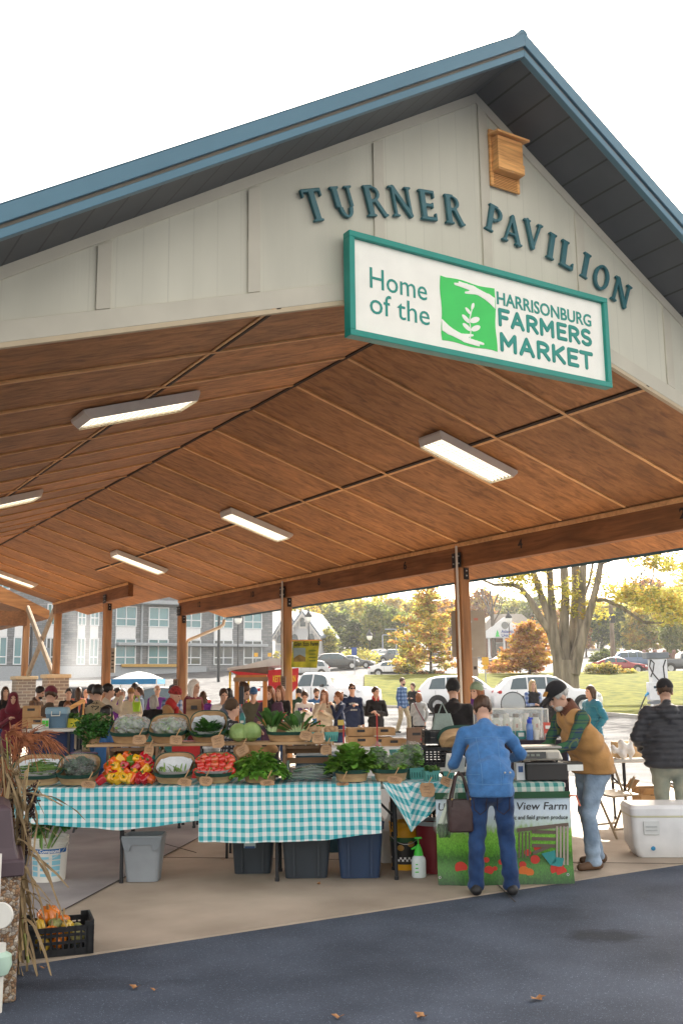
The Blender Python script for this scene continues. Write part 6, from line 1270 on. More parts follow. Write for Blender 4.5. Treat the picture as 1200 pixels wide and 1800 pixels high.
# bagged cucumbers
M_CUC = glossy('cucumber skin', (.012, .05, .018)); rr = random.Random(4); cb = thing('bagged_cucumbers', 'clear bags of dark green cucumbers lying in front of the right crate', 'bag', at(541, FR+.02, ZI), CAMROT)
for i in range(11):
    x, y, z = rr.uniform(-.08, .1), rr.uniform(-.06, .12), .025+.022*(i//3); a = rr.uniform(-.35, .35); L = .13; dx, dy = math.cos(a)*L, math.sin(a)*L; m = MB(); n = 8; pts = [(x+dx*(2*j/n-1), y+dy*(2*j/n-1), z+.012*(1-(2*j/n-1)**2)+.02*(j/n)*(i % 3 == 0)) for j in range(n+1)]; m.tube(pts, [.006]+[.02*math.sin(math.pi*min(.85, .18+j/n*.8))**.4 for j in range(1, n)]+[.006], 10); m.build('cucumber', M_CUC, cb, smooth=True)
m = MB(); m.tube([(-.165, .02, .02), (-.175, .04, .10), (-.168, .05, .17)], [.018, .023, .012], 10); m.build('cucumber', M_CUC, cb, smooth=True)
def cf(X, Y, Z): return np.maximum(ell(X, Y, Z, (0, .02, .05), (.20, .13, .085))+.006*np.sin(X*60+Y*20)*np.sin(Z*50+Y*60), -Z)
sdf_obj('film', cf, (-.25, -.2, -.02), (.25, .2, .17), .011, mat('thin bag film', (.7, .74, .76), .2, .1, 10, spec=.8, alpha=.13, bump=1, bscale=25), cb)
# big lettuce and bagged salad
basket('basket under the big green lettuce', 618, FR, ZI, .30, tilt=.12); t = thing('lettuce', 'large open head of green lettuce filling a basket', 'lettuce', at(618, FR+.02, ZI+.08), CAMROT); leaves('leaves', bunch(190, .11, .20, .13, .10, 31, .45, .014, rx=1.15, up=.7), M_LETT, 31, 4, 6, t)
basket('basket under the bagged salad greens', 686, FR, ZI, .30, tilt=.1)
bag('bagged_salad', 'clear bag of salad greens standing left in its basket', 664, FR+.03, ZI+.07, .16, .15, .27, M_MUST, M_FILM, 41, n=130); bag('bagged_salad', 'clear bag of salad greens lying in front in its basket', 697, FR-.02, ZI+.08, .23, .16, .17, M_LETT, M_FILM, 42, n=130); bag('bagged_salad', 'clear bag of leafy greens leaning back beside the lettuce row', 722, FR+.12, ZI+.08, .24, .16, .27, M_MUST, M_FILM, 43, n=130)
# pint boxes
M_PINT = mat('teal pulp', (.10, .33, .30), .8, .1, 12)
def pint(label, px, D, z, w=.105, rz=.2, group=None):
    t = thing('pint_box', label, 'pint box', at(px, D, z), CAMROT+rz, group); h = w*.68; m = MB(); q = lambda k, z_: [Vector((sx*w/2*k, sy_*w/2*k, z_)) for sx, sy_ in ((-1, -1), (1, -1), (1, 1), (-1, 1))]
    m.rings([q(.80, 0), q(1, h), q(.95, h), q(.76, .006)]); m.build('box', M_PINT, t); m = MB()
    for sx in range(-2, 3): m.box((sx*w*.17, -w*.46, h*.5), (.006, .004, h*.7), rotm(-.14))
    m.build('slots', mat('slot shadow', (.02, .09, .085), .9), t); return t
pint('teal pint box of green beans at the right end of the stall', 757, 8.58, ZI, .125); t = thing('green_beans', 'small mound of green beans in the teal pint box', 'green beans', at(757, 8.58, ZI+.08), 0); link('bean_pile', crown_mesh('bean_pile', [(0, 0, .015, .06, .06, .03)], 260, .022, [M_BEAN, M_SPIN], 3, 8, .008, shell=.2), t)
pint('teal pint box standing behind the bagged salad', 728, 8.78, ZI, .14, .3); pint('small teal pint box right of the green beans', 789, 8.62, ZI, .10, -.1); pint('empty teal pint box lying behind the salad bags', 700, 9.0, ZI+.15, .12, .5)
# ------------------------------------------------------------------ upper row
UD = 8.98
t = thing('potted_parsley', 'bushy dark green parsley in a brown paper pot at the left end of the plank', 'parsley', at(163, UD, ZS), CAMROT); m = MB(); m.lathe([(.055, 0), (.08, .11), (.075, .11), (.05, .01)], 16); m.build('pot', mat('kraft pot', (.36, .22, .12), .8), t)
link('leaves', crown_mesh('leaves', [(0, 0, .15, .15, .13, .11), (-.05, -.05, .12, .1, .09, .08), (.08, 0, .12, .08, .08, .07), (0, -.06, .02, .06, .05, .07)], 2200, .017, [M_PARS, M_PARS, M_SPIN], 6, 9, .014, shell=.5), t)
m = MB(); [m.tube([(.02*math.cos(a), .02*math.sin(a), .08), (.08*math.cos(a), .08*math.sin(a), .2)], .003, 4) for a in np.arange(9)*.7]; m.build('stems', M_CHARD, t)
basket('basket of bagged lettuce on the plank next to the parsley', 231, UD, ZS, .35, tilt=.28); bag('bagged_lettuce', 'cloudy bag of pale lettuce in the basket next to the parsley', 231, UD, ZS+.06, .33, .24, .21, M_CHARD, M_FILMW, 51, n=60)
basket('basket of bagged lettuce on the plank left of the spinach', 298, UD, ZS, .34, tilt=.4); bag('bagged_lettuce', 'cloudy bag of pale lettuce in the basket left of the spinach', 297, UD, ZS+.06, .31, .22, .18, M_CHARD, M_FILMW, 52, n=60)
basket('tall backed basket of spinach on the plank', 368, UD, ZS, .33, tilt=.55, liner=True); t = thing('spinach', 'heap of dark glossy spinach leaves in the tall backed basket', 'spinach', at(366, UD-.03, ZS+.06), CAMROT); leaves('leaves', bunch(130, .105, .10, .09, .075, 61, .4, .006, rx=1.35, up=.5), M_SPIN, 61, 4, 5, t)
M_CABB = mat('cabbage', (.16, .27, .07), .5, .18, 7, c2=(.34, .46, .18), bump=.9, bscale=22)
for px, lb, rz, sc in ((419, 'round green cabbage with a loose leaf on the left', .3, 1.0), (441, 'paler round green cabbage right of the other one', 2.1, 1.08)):
    t = thing('cabbage', lb, 'cabbage', at(px, UD-.05, ZS), CAMROT+rz); t.scale = (sc*1.24,)*3; m = MB()
    def cab(u, v): a = u*2*math.pi; p_ = v*math.pi; rr_ = .064+.002*math.sin(a*5+p_*3); return Vector((rr_*math.sin(p_)*math.cos(a), rr_*math.sin(p_)*math.sin(a), .064-rr_*.95*math.cos(p_)))
    m.grid(cab, 28, 14); m.build('heart', M_CABB, t, smooth=True)
    for j in range(5):
        a0 = j*1.3; m = MB()
        def lf_(u, v): a = a0+(u-.5)*1.9; p_ = math.pi*(.95-.62*v); rr_ = .0655+.003*j*.4+.012*v**4*(1 if j < 2 else .3); return Vector((rr_*math.sin(p_)*math.cos(a), rr_*math.sin(p_)*math.sin(a), .064-rr_*.95*math.cos(p_)))
        m.grid(lf_, 10, 8); m.build('outer_leaf', M_CABB, t, smooth=True, fixn=False)
basket('long flat basket under the bok choy on the plank', 508, UD, ZS, .40, .28, .085, tilt=.12)
def bok(label, px, seed, fan, L):
    t = thing('bok_choy', label, 'bok choy', at(px, UD-.02, ZS+.05), CAMROT); rr = random.Random(seed); sp_ = []; m = MB()
    for i in range(11):
        a = -fan+2*fan*i/10+rr.uniform(-.08, .08); d = Vector((math.sin(a), rr.uniform(-.25, .25), math.cos(a)*.9+.1)); l0 = L*rr.uniform(.38, .48); b = Vector((math.sin(a)*.02, rr.uniform(-.02, .02), 0)); e = b+d.normalized()*l0; m.tube([b, (b+e)/2+Vector((0, -.004, 0)), e], [.012, .010, .005], 6); sp_.append((e-d.normalized()*.02, d, L*.62*rr.uniform(.85, 1.1), L*.36, .12, .003))
    m.build('stems', M_STEMW, t, smooth=True); leaves('leaves', sp_, M_BOK, seed, 4, 6, t)
bok('upright bunch of bok choy with spoon shaped leaves left in the long basket', 478, 71, .55, .25); bok('wide spreading bunch of bok choy right in the long basket', 525, 72, 1.15, .235)
M_POT = mat('potato', (.34, .22, .12), .8, .2, 18, bump=.2); pot = sdf_mesh('potato', lambda X, Y, Z: ell(X, Y, Z, (0, 0, 0), (.030, .024, .021))+.002*np.sin(X*90)*np.sin(Y*120+Z*60), (-.04,)*3, (.04,)*3, .005, M_POT)
for px, lb in ((553, 'left'), (582, 'right')):
    pint(f'{lb} teal pint box of potatoes at the end of the plank', px, UD-.1, ZS, .12, .1)
    for i in range(9):
        o = link('potato', pot, None, at(px+(i % 3-1)*6.5+rp.uniform(-1.5, 1.5), UD-.13+(i//3)*.033, ZS+.085+.014*(i % 2)+.006*(i//3)), (rp.uniform(0, 3), rp.uniform(0, 3), rp.uniform(0, 3))); tag(o, f'brown potato heaped in the {lb} teal pint box', 'potato', f'potatoes in the {lb} pint box')
# price tags
M_KRAFT = mat('kraft card', (.36, .215, .115), .85, .12, 14, c2=(.44, .28, .16)); M_PIN = mat('clothespin wood', (.50, .30, .15), .7); M_INK = mat('pencil ink', (.07, .04, .03), .8)
def ptag(label, px, py, D, w=.125, h=.085, rz=0, tilt=-.25, pin=(.02, .07, .5)):
    q = P(px, py, D); t = thing('price_tag', label, 'price tag', q, CAMROT); rr = random.Random(px*7+py); R = Euler((tilt, rz, 0)).to_matrix().to_4x4(); n = 14
    pl_ = [(w/2*math.copysign(abs(math.cos(a))**.55, math.cos(a))*rr.uniform(.86, 1.05), h/2*math.copysign(abs(math.sin(a))**.55, math.sin(a))*rr.uniform(.86, 1.06)) for a in [2*math.pi*i/n for i in range(n)]]
    m = MB(); m.prism(pl_, -.0012, .0012, M=R); cd = m.build('card', M_KRAFT, t); m = MB()
    for k in range(3):
        x0, x1 = -w*rr.uniform(.2, .3), w*rr.uniform(.12, .3); m.tube([R @ Vector((x0+(x1-x0)*i/9, -.003, h*(.2-.2*k)+.006*math.sin(i*2.3+k)+.003*rr.uniform(-1, 1))) for i in range(10)], .0012, 4)
    m.build('handwriting', M_INK, cd); x, z, a = pin; d = Vector((math.sin(a), 0, math.cos(a))); m = MB(); m.bar(Vector((x, -.008, z))-d*.035, Vector((x, -.012, z))+d*.035, .011, .007); m.build('clothespin', M_PIN, t)
for a in [('brown price tag on the bagged kale basket', 156, 1379, 8.44, .125, .06, .1), ('brown price tag in front of the lettuce next to the parsley', 245, 1300, 8.76), ('brown price tag hanging from the plank over the peppers', 262, 1321, 8.79, .085, .12, .1), ('brown price tag on the green garlic basket', 325, 1375, 8.44, .12, .065, .1),
  ('brown price tag on the bagged lettuce left of the spinach', 310, 1301, 8.76, .115, .085, .1), ('brown price tag pinned on the spinach basket', 383, 1303, 8.76, .12, .12, -.2), ('brown price tag hanging below the cabbages', 426, 1319, 8.79, .12, .09, -.5), ('brown price tag on the tomato basket', 362, 1373, 8.44, .11, .075, .1),
  ('brown price tag under the mustard greens', 470, 1376, 8.44, .13, .045, .0), ('oval brown price tag on the bok choy basket', 538, 1293, 8.76, .115, .085, .25), ('brown price tag before the potato boxes', 559, 1297, 8.74, .115, .095, .05), ('brown price tag hanging below the potato boxes', 573, 1318, 8.79, .1, .085, -.1),
  ('brown price tag on the bagged salad basket', 693, 1371, 8.44, .125, .06, .1), ('square brown price tag hanging on the gathered cloth', 751, 1388, 8.36, .125, .12, .05), ('brown price tag beside the small teal pint box', 785, 1374, 8.38, .11, .08, .4), ('small brown price tag below the big lettuce', 602, 1378, 8.44, .11, .025, .0)]: ptag(*a)
# ------------------------------------------------------------------ under the tables
def plastic(n, c, r=.45): return mat(n, c, r, .1, 5, spec=.4)
M_GBIN = plastic('grey bin', (.27, .30, .33)); M_TOTE = plastic('dark tote', (.032, .042, .055)); M_TOTEB = plastic('navy tote', (.022, .045, .10)); M_WPL = plastic('white plastic', (.68, .67, .62))
def rrect(w, d, z, rad=.04, n=5):
    o = []
    for cx, cy_, a0 in ((1, 1, 0), (-1, 1, 90), (-1, -1, 180), (1, -1, 270)):
        for k in range(n+1): a = math.radians(a0+90*k/n); o.append(Vector((cx*(w/2-rad)+rad*math.cos(a), cy_*(d/2-rad)+rad*math.sin(a), z)))
    return o
q = G(247, 1552, .017); gb = thing('grey_bin', 'open grey plastic waste bin under the left cloth', 'bin', q+FWD*.14, CAMROT); m = MB()
m.rings([rrect(.265, .20, 0), rrect(.33, .27, .35), rrect(.345, .285, .352), rrect(.345, .285, .372), rrect(.322, .262, .372), rrect(.25, .19, .01)]); m.build('body', M_GBIN, gb, smooth=30)
m = MB(); m.rings([[Vector((x, y-.004, z)) for x, y, z in ((-.168, -.142, .36), (-.145, -.139, .27), (-.10, -.139, .25), (-.085, -.138, .30), (.085, -.138, .30), (.10, -.139, .25), (.145, -.139, .27), (.168, -.142, .36))], [Vector((x, y-.001, z)) for x, y, z in ((-.166, -.13, .36), (-.143, -.125, .27), (-.10, -.12, .25), (-.085, -.125, .30), (.085, -.125, .30), (.10, -.12, .25), (.143, -.125, .27), (.166, -.13, .36))]]); m.build('handle_lip', plastic('grey bin lip', (.22, .25, .28)), gb)
def tote(label, px, py, w, h, d, mt, lab=False):
    t = thing('storage_tote', label, 'storage tote', G(px, py, .014)+FWD*d/2, CAMROT); m = MB(); m.rings([rrect(w*.84, d*.84, 0), rrect(w, d, h-.05), rrect(w*1.06, d*1.06, h-.045), rrect(w*1.06, d*1.06, h)]); m.build('body', mt, t, smooth=30); m = MB()
    for sx in (-1, 1): m.prism([(sx*w*.22, .02), (sx*w*.26, .02), (sx*w*.27, h-.06), (sx*w*.23, h-.06)], -d*.5-.004, -d*.36)
    m.build('rib', mt, t); m = MB(); m.rings([rrect(w*1.08, d*1.08, h+.002), rrect(w*1.08, d*1.08, h+.02), rrect(w*.98, d*.98, h+.03)]); m.build('lid', mt, t, smooth=30)
    if lab:
        m = MB(); m.box((-.02, -d*.475-.004, h*.66), (.10, .004, .09), rotm(-.06)); lb_ = m.build('sticker', plastic('pale sticker', (.45, .55, .58)), t); m = MB(); m.box((-.02, -d*.475-.0075, h*.56), (.09, .002, .018), rotm(-.06)); [m.box((-.05+.02*k, -d*.475-.009, h*.70), (.012, .002, .03+.01*(k % 2)), rotm(-.06)) for k in range(4)]; m.build('sticker_print', M_NAVY0, lb_)
M_NAVY0 = plastic('print navy', (.03, .09, .25))
tote('charcoal storage tote with a pale sticker under the cloth', 443, 1537, .37, .40, .30, M_TOTE, True); tote('charcoal storage tote between the table legs', 538, 1545, .42, .42, .34, M_TOTE); tote('scuffed navy storage tote under the right edge of the long cloth', 633, 1545, .39, .44, .34, M_TOTEB)
def pail(name, label, px, py, r0, r1, h, mt, rim=True):
    t = thing(name, label, 'bucket', G(px, py, .014)+FWD*r1, CAMROT); m = MB(); m.lathe([(.001, 0), (r0, 0), (r0+(r1-r0)*.8, h*.8), (r1*1.03, h*.8), (r1*1.03, h*.83), (r1*.99, h*.84), (r1*1.03, h*.89), (r1*1.03, h*.92), (r1, h*.93), (r1*1.04, h*.985), (r1*1.03, h), (r1*.97, h), (r0*.96, .01), (.001, .01)], 32); m.build('pail', mt, t, smooth=35)
    m = MB(); m.tube([(r1*1.05*math.cos(a), -r1*.25-.02*math.sin(a)-r1*.8*math.sin(a), h*.86-.12*math.sin(a)) for a in np.linspace(0, math.pi, 12)], .003, 5); m.build('handle', M_BOLT, t); return t
wb = pail('bucket', 'dirty white bucket with blue lettering holding leafy celery', 77, 1553, .135, .152, .36, M_WPL)
def wrapband(t, r0, r1, z0, z1, a0, a1, mt, nm, out=.0015):
    m = MB(); m.grid(lambda u, v: Vector(((r0+(r1-r0)*v+out)*math.sin(a0+(a1-a0)*u), -(r0+(r1-r0)*v+out)*math.cos(a0+(a1-a0)*u), z0+(z1-z0)*v)), 20, 2); return m.build(nm, mt, t, smooth=True, fixn=False)
wrapband(wb, .1475, .149, .235, .27, -1.35, 1.35, plastic('label blue', (.015, .12, .36)), 'label_band')
for k in range(4):
    for j in range(3): wrapband(wb, .138+.003*k, .139+.003*k, .05+.045*k, .085+.045*k-.012*(j % 2), -.95+.68*j, -.45+.68*j, plastic('label pale blue', (.22, .50, .62)), 'label_print')
tx = text_mesh('Joint Compound', .038, .0006, .0008, m=plastic('label white', (.8, .8, .8)))
for v_ in tx.vertices: a = v_.co.x/.151; rr_ = .1515-v_.co.y; v_.co = (rr_*math.sin(a), -rr_*math.cos(a), v_.co.z+.252)
link('lettering', tx, wb)
t = thing('celery', 'dark leafy celery bunch standing in the white bucket', 'celery', at(77, 8.62, .30), CAMROT); m = MB(); sp_ = []
for i in range(16):
    a = rp.uniform(0, 6.28); k = rp.uniform(.02, .11); e = (1.6*k*math.cos(a)+.02, 1.4*k*math.sin(a), .26*rp.uniform(.6, 1)); m.tube([(k*.6*math.cos(a), k*.6*math.sin(a), 0), e], [.008, .004], 5); sp_ += [(e, (math.cos(a)*.6+rp.uniform(-.6, .6), math.sin(a)*.6, rp.uniform(-.1, .8)), .09, .06, .4, .008) for _ in range(6)]
m.build('stalks', M_CHARD, t); leaves('leaves', sp_, M_SPIN, 81, 3, 4, t)
yb = pail('bucket', 'yellow bucket with a black checkered label behind the table leg', 714, 1531, .118, .135, .40, plastic('yellow bucket', (.72, .36, .012)))
wrapband(yb, .122, .130, .05, .26, -1.5, 1.5, plastic('label black', (.02, .02, .02)), 'label_band'); wrapband(yb, .1305, .1315, .235, .275, -1.5, 1.5, plastic('label green', (.02, .10, .03)), 'label_band', .002)
for k in range(18):
    for j in range(2): 
        if (k+j) % 2: wrapband(yb, .1225+.0008*j, .1232+.0008*j, .075+.018*j, .093+.018*j, -1.35+.15*k, -1.2+.15*k, plastic('label white', (.8, .8, .8)), 'label_check', .003)
for a in (-.35, .35): m = MB(); m.ball((.1335*math.sin(a), -.1335*math.cos(a), .19+.03*(a > 0)), .032, 6, sc=(1, .15, .8), R=rotm(0, 0, a)); m.build('label_picture', plastic('label tan', (.40, .22, .05)), yb, smooth=True)
sp = thing('sprayer', 'white pump sprayer bottle with a bright green top', 'sprayer', G(737, 1544, .014)+FWD*.06, CAMROT); m = MB(); m.lathe([(.001, 0), (.055, 0), (.06, .01), (.06, .13), (.055, .155), (.038, .175), (.038, .18)], 24); m.build('tank', mat('milky plastic', (.62, .70, .72), .35, .05), sp, smooth=35)
M_LIME = plastic('lime plastic', (.05, .52, .04)); m = MB(); m.lathe([(.04, .175), (.036, .2), (.026, .235), (.018, .25), (.016, .262), (.001, .262)], 18); m.build('cap', M_LIME, sp, smooth=35); m = MB(); m.tube([(0, 0, .26), (0, 0, .31)], .006, 6); m.box((0, 0, .315), (.06, .018, .014)); m.tube([(-.02, 0, .24), (-.06, -.01, .225)], [.012, .007], 8); m.build('pump_handle', M_LIME, sp)
for k in range(3): m = MB(); m.box((-.02, -.0605, .05+.03*k), (.03-.006*k, .002, .008)); m.build('label_print', M_LIME, sp)
t = thing('red_tub', 'dark red tub with a grey rim half hidden by the farm banner', 'tub', at(765, 8.95, .014), CAMROT); m = MB(); m.lathe([(.001, 0), (.13, 0), (.165, .40), (.155, .40), (.12, .01), (.001, .01)], 24); m.build('tub', plastic('dark red', (.16, .012, .02)), t, smooth=35); m = MB(); m.lathe([(.163, .395), (.178, .40), (.178, .43), (.15, .43), (.15, .40)], 24); m.build('rim', M_GBIN, t, smooth=35)
t = thing('teal_tub', 'small teal tub on the slab behind the red tub', 'tub', at(752, 9.6, .014), CAMROT); m = MB(); m.rings([rrect(.14, .14, 0), rrect(.17, .17, .12), rrect(.16, .16, .12), rrect(.13, .13, .01)]); m.build('tub', M_PINT, t)
t = thing('white_jug', 'milky white plastic jug behind the yellow bucket', 'jug', at(690, 9.5, .014), CAMROT); m = MB(); m.rings([rrect(.22, .22, 0), rrect(.24, .24, .28), rrect(.1, .1, .38), rrect(.06, .06, .42)]); m.build('jug', mat('milky jug', (.55, .58, .58), .4), t, smooth=35)
t = thing('paper_sack', 'white paper sack with a blue mark under the gathered cloth', 'sack', at(712, 9.7, .014), CAMROT); m = MB(); m.rings([rrect(.30, .2, 0), rrect(.31, .2, .3), rrect(.29, .1, .5)]); m.build('sack', plastic('sack paper', (.55, .52, .46), .8), t); m = MB(); m.box((-.09, -.103, .33), (.05, .004, .06)); m.build('printed_mark', M_NAVY0, t)
M_CRATE = plastic('black crate plastic', (.014, .015, .018))
def slat_crate(name, label, loc, rz, w, d, h, z=0, group=None, notch=False):
    t = thing(name, label, 'crate', loc, rz, group); th = .012
    for sx, sy_, L in ((0, -1, w), (0, 1, w), (-1, 0, d), (1, 0, d)):
        m = MB(); R = 0 if sx == 0 else math.pi/2; c = Vector((sx*(w/2-th/2), sy_*(d/2-th/2), 0)); M = rotm(0, 0, R)
        def bx(x, z_, sx_, sz_): m.box(c+M @ Vector((x, 0, z_)), (sx_, th, sz_), M)
        L2 = L-2*th if sx else L
        bx(0, .02, L2, .04); bx(0, h*.40, L2, .016); bx(0, h*.62, L2, .016); hh = h-.012 if not (notch and sx == 0) else h*.80; bx(0, hh, L2, .03)
        n = max(4, int(L2/.035))
        for k in range(n+1): bx((k/n-.5)*(L2-.012), h*.45, .011, h*.86)
        for e in (-1, 1): bx(e*(L2/2-.03), h*.5, .05, h)
        m.build('side', M_CRATE, t)
    m = MB(); m.box((0, 0, .006), (w-.03, d-.03, .008)); m.build('base', M_CRATE, t); return t
slat_crate('plastic_crate', 'black slatted crate on the slab behind the gathered cloth', at(768, 9.35, .014), CAMROT+.1, .5, .36, .30); slat_crate('plastic_crate', 'black slatted crate stacked upon the one behind the gathered cloth', at(766, 9.36, .318), CAMROT+.05, .5, .36, .28)
slat_crate('plastic_crate', 'black slatted crate behind the denim woman arm', at(775, 9.5, .86), CAMROT, .42, .36, .20, notch=True); slat_crate('plastic_crate', 'black slatted crate resting highest behind the denim woman', at(790, 9.55, 1.065), CAMROT, .50, .36, .12, notch=True)
t, _, _ = basket('empty green banded basket tipped over on the black crates', 806, 9.4, 1.15, .40, .26, .10, tilt=-.9, rz=.35)
ftable('folding table carrying the black crates behind the stall', 730, 838, 9.3, 9.85, .855, (745, 830))
# ------------------------------------------------------------------ farm banner, scale, bags
BNR = thing('farm_banner', 'printed vinyl farm banner with grass, tomatoes and a wooden crate hung before the table', 'banner', at(882, 8.38, 0), CAMROT); bo = BNR.location
def bl_(px, py): q = P(px, py, 8.38)-bo; return q.dot(RGT), q.z
bx0, bz1 = bl_(765, 1402); bx1, _ = bl_(1000, 1402); bz0 = .02
def banner_mat():
    m = mat('banner print', (.5, .5, .5), .35, 0); nt, b = base_link(m); L = nt.links; tc = nd(nt, 'ShaderNodeTexCoord'); s = nd(nt, 'ShaderNodeSeparateXYZ'); L.new(tc.outputs['UV'], s.inputs[0])
    n = nd(nt, 'ShaderNodeTexNoise'); n.inputs['Scale'].default_value = 26; n.inputs['Detail'].default_value = 6; mp = nd(nt, 'ShaderNodeMapping'); mp.inputs['Scale'].default_value = (1.6, .5, 1); L.new(tc.outputs['UV'], mp.inputs[0]); L.new(mp.outputs[0], n.inputs[0])
    a = nd(nt, 'ShaderNodeMath', operation='MULTIPLY_ADD'); a.inputs[1].default_value = .22; L.new(n.outputs[0], a.inputs[0]); L.new(s.outputs[1], a.inputs[2]); a2 = nd(nt, 'ShaderNodeMath', operation='SUBTRACT'); a2.inputs[1].default_value = .11; L.new(a.outputs[0], a2.inputs[0])
    rp_ = nd(nt, 'ShaderNodeValToRGB'); e = rp_.color_ramp.elements; e[0].position = 0; e[0].color = (.012, .06, .01, 1); e[1].position = 1; e[1].color = (.50, .62, .72, 1)
    for p_, c_ in ((.18, (.05, .20, .02)), (.30, (.03, .12, .015)), (.42, (.12, .36, .03)), (.58, (.22, .50, .06)), (.62, (.30, .45, .20)), (.68, (.50, .62, .56)), (.8, (.62, .72, .80))): x = e.new(p_); x.color = rgb(c_)
    L.new(a2.outputs[0], rp_.inputs[0]); n3 = nd(nt, 'ShaderNodeTexNoise'); n3.inputs['Scale'].default_value = 60; m3 = nd(nt, 'ShaderNodeMapping'); m3.inputs['Scale'].default_value = (3, .7, 1); L.new(tc.outputs['UV'], m3.inputs[0]); L.new(m3.outputs[0], n3.inputs[0])
    mr = nd(nt, 'ShaderNodeMapRange'); mr.inputs[1].default_value = .3; mr.inputs[2].default_value = .7; mr.inputs[3].default_value = .6; mr.inputs[4].default_value = 1.4; L.new(n3.outputs[0], mr.inputs[0]); lt = nd(nt, 'ShaderNodeMath', operation='LESS_THAN'); lt.inputs[1].default_value = .6; L.new(s.outputs[1], lt.inputs[0]); mx = nd(nt, 'ShaderNodeMix'); L.new(lt.outputs[0], mx.inputs[0]); mx.inputs[2].default_value = 1; L.new(mr.outputs[0], mx.inputs[3])
    hs = nd(nt, 'ShaderNodeHueSaturation'); L.new(rp_.outputs[0], hs.inputs['Color']); L.new(mx.outputs[0], hs.inputs['Value']); L.new(hs.outputs[0], b.inputs['Base Color']); return m
def bY(x, z): return -.012*math.sin((x-bx0)/(bx1-bx0)*7)-.05*max(0, (.25-z)/.25)**2
m = MB(); m.grid(lambda u, v: Vector((bx0+(bx1-bx0)*u, bY(bx0+(bx1-bx0)*u, bz0+(bz1-bz0)*v), bz0+(bz1-bz0)*v+.012*math.sin(u*3.1)*(1-v)*-1)), 30, 20, uv=lambda u, v: (u, v)); m.build('sheet', banner_mat(), BNR, smooth=True, fixn=False)
m = MB(); m.box(((bx0+bx1)/2, -.002, bz1+.012), (bx1-bx0+.01, .03, .05)); m.build('top_hem', plastic('hem green', (.015, .075, .03), .6), BNR)
def dots(nm, lst, mt, sq=.9):
    for px, py, r_ in lst:
        m = MB(); x, z = bl_(px, py); R_ = r_/207; m.prism([(x+R_*math.cos(a)*(1+.05*math.cos(3*a)), z+R_*sq*math.sin(a)) for a in np.linspace(0, 6.28, 15)[:-1]], bY(x, z)-.0035, bY(x, z)-.0015); m.build(nm, mt, BNR)
m = MB()
def slat(a, b, w, mi=0):
    (x0, z0), (x1, z1) = bl_(*a), bl_(*b); y = min(bY(x0, z0), bY(x1, z1))-.003-.0012*mi; m.bar((x0, y, z0), (x1, y, z1), .002, w/207, mi, up=(0, 0, 1) if abs(x1-x0) > abs(z1-z0) else (1, 0, 0)); 
for x_ in range(912, 934, 6): slat((x_, 1463), (x_, 1508), 2.4)
for x_ in (978, 984, 990, 996): slat((x_, 1452), (x_, 1520), 3.4, 1)
for y_ in (1462, 1474, 1486): slat((934, y_), (976, y_+1), 5.5)
slat((908, 1459), (998, 1449), 6); slat((936, 1500), (970, 1486), 5)
m.build('picture_print', [plastic('print brown', (.13, .095, .075)), plastic('print grey brown', (.36, .31, .26))], BNR)
dots('printed_tomato', [(809, 1524, 10.5), (854, 1511, 5), (858, 1529, 8), (880, 1515, 5), (944, 1490, 6.5), (927, 1499, 6), (940, 1511, 8), (978, 1527, 12), (985, 1531, 9), (918, 1520, 6), (869, 1526, 4), (962, 1508, 5)], plastic('print red', (.52, .045, .03), .4)); dots('printed_pumpkin', [(920, 1531, 9), (930, 1533, 7)], plastic('print orange', (.62, .16, .03), .4))
m = MB(); 
for q4 in ([(950, 1500), (974, 1494), (976, 1514), (966, 1520)], [(966, 1520), (976, 1506), (990, 1508), (986, 1524)]): m.prism([bl_(*p) for p in q4], -.018, -.016)
m.build('printed_pint_box', plastic('print teal', (.03, .24, .24), .5), BNR)
M_PRK = plastic('print black', (.02, .02, .025))
def btext(t_, px, py, size, wpx=None, al='LEFT'):
    x, z = bl_(px, py); me = text_mesh(t_, size, .0008, .0006, m=M_PRK, align=al, shear=.15)
    if wpx: v = np.array([q.co for q in me.vertices]); me.transform(Matrix.Diagonal((wpx/207/np.ptp(v[:, 0]), 1, 1, 1)))
    for v_ in me.vertices: v_.co.y += bY(v_.co.x+x, z)-.003
    link('lettering', me, BNR, (x, 0, z))
btext('U', 768, 1419, .085); btext('View Farm', 906, 1418, .085, 84); btext('hydroponic and field grown produce', 867, 1438, .047, 124)
for px, py in ((772, 1541), (996, 1536)): m = MB(); x, z = bl_(px, py); m.lathe([(.006, -.002), (.011, -.002), (.011, .002), (.006, .002)], 12, (x, bY(x, z)-.004, z), R=rotm(math.pi/2)); m.build('grommet', M_BOLT, BNR)
m = MB(); q1_ = bl_(999, 1398); m.tube([(q1_[0], -.02, q1_[1]), (q1_[0]+.05, -.05, q1_[1]-.0), (q1_[0]+.075, -.05, q1_[1]-.08)], .008, 6); m.build('tie_ribbon', plastic('coral ribbon', (.6, .16, .10), .7), BNR)
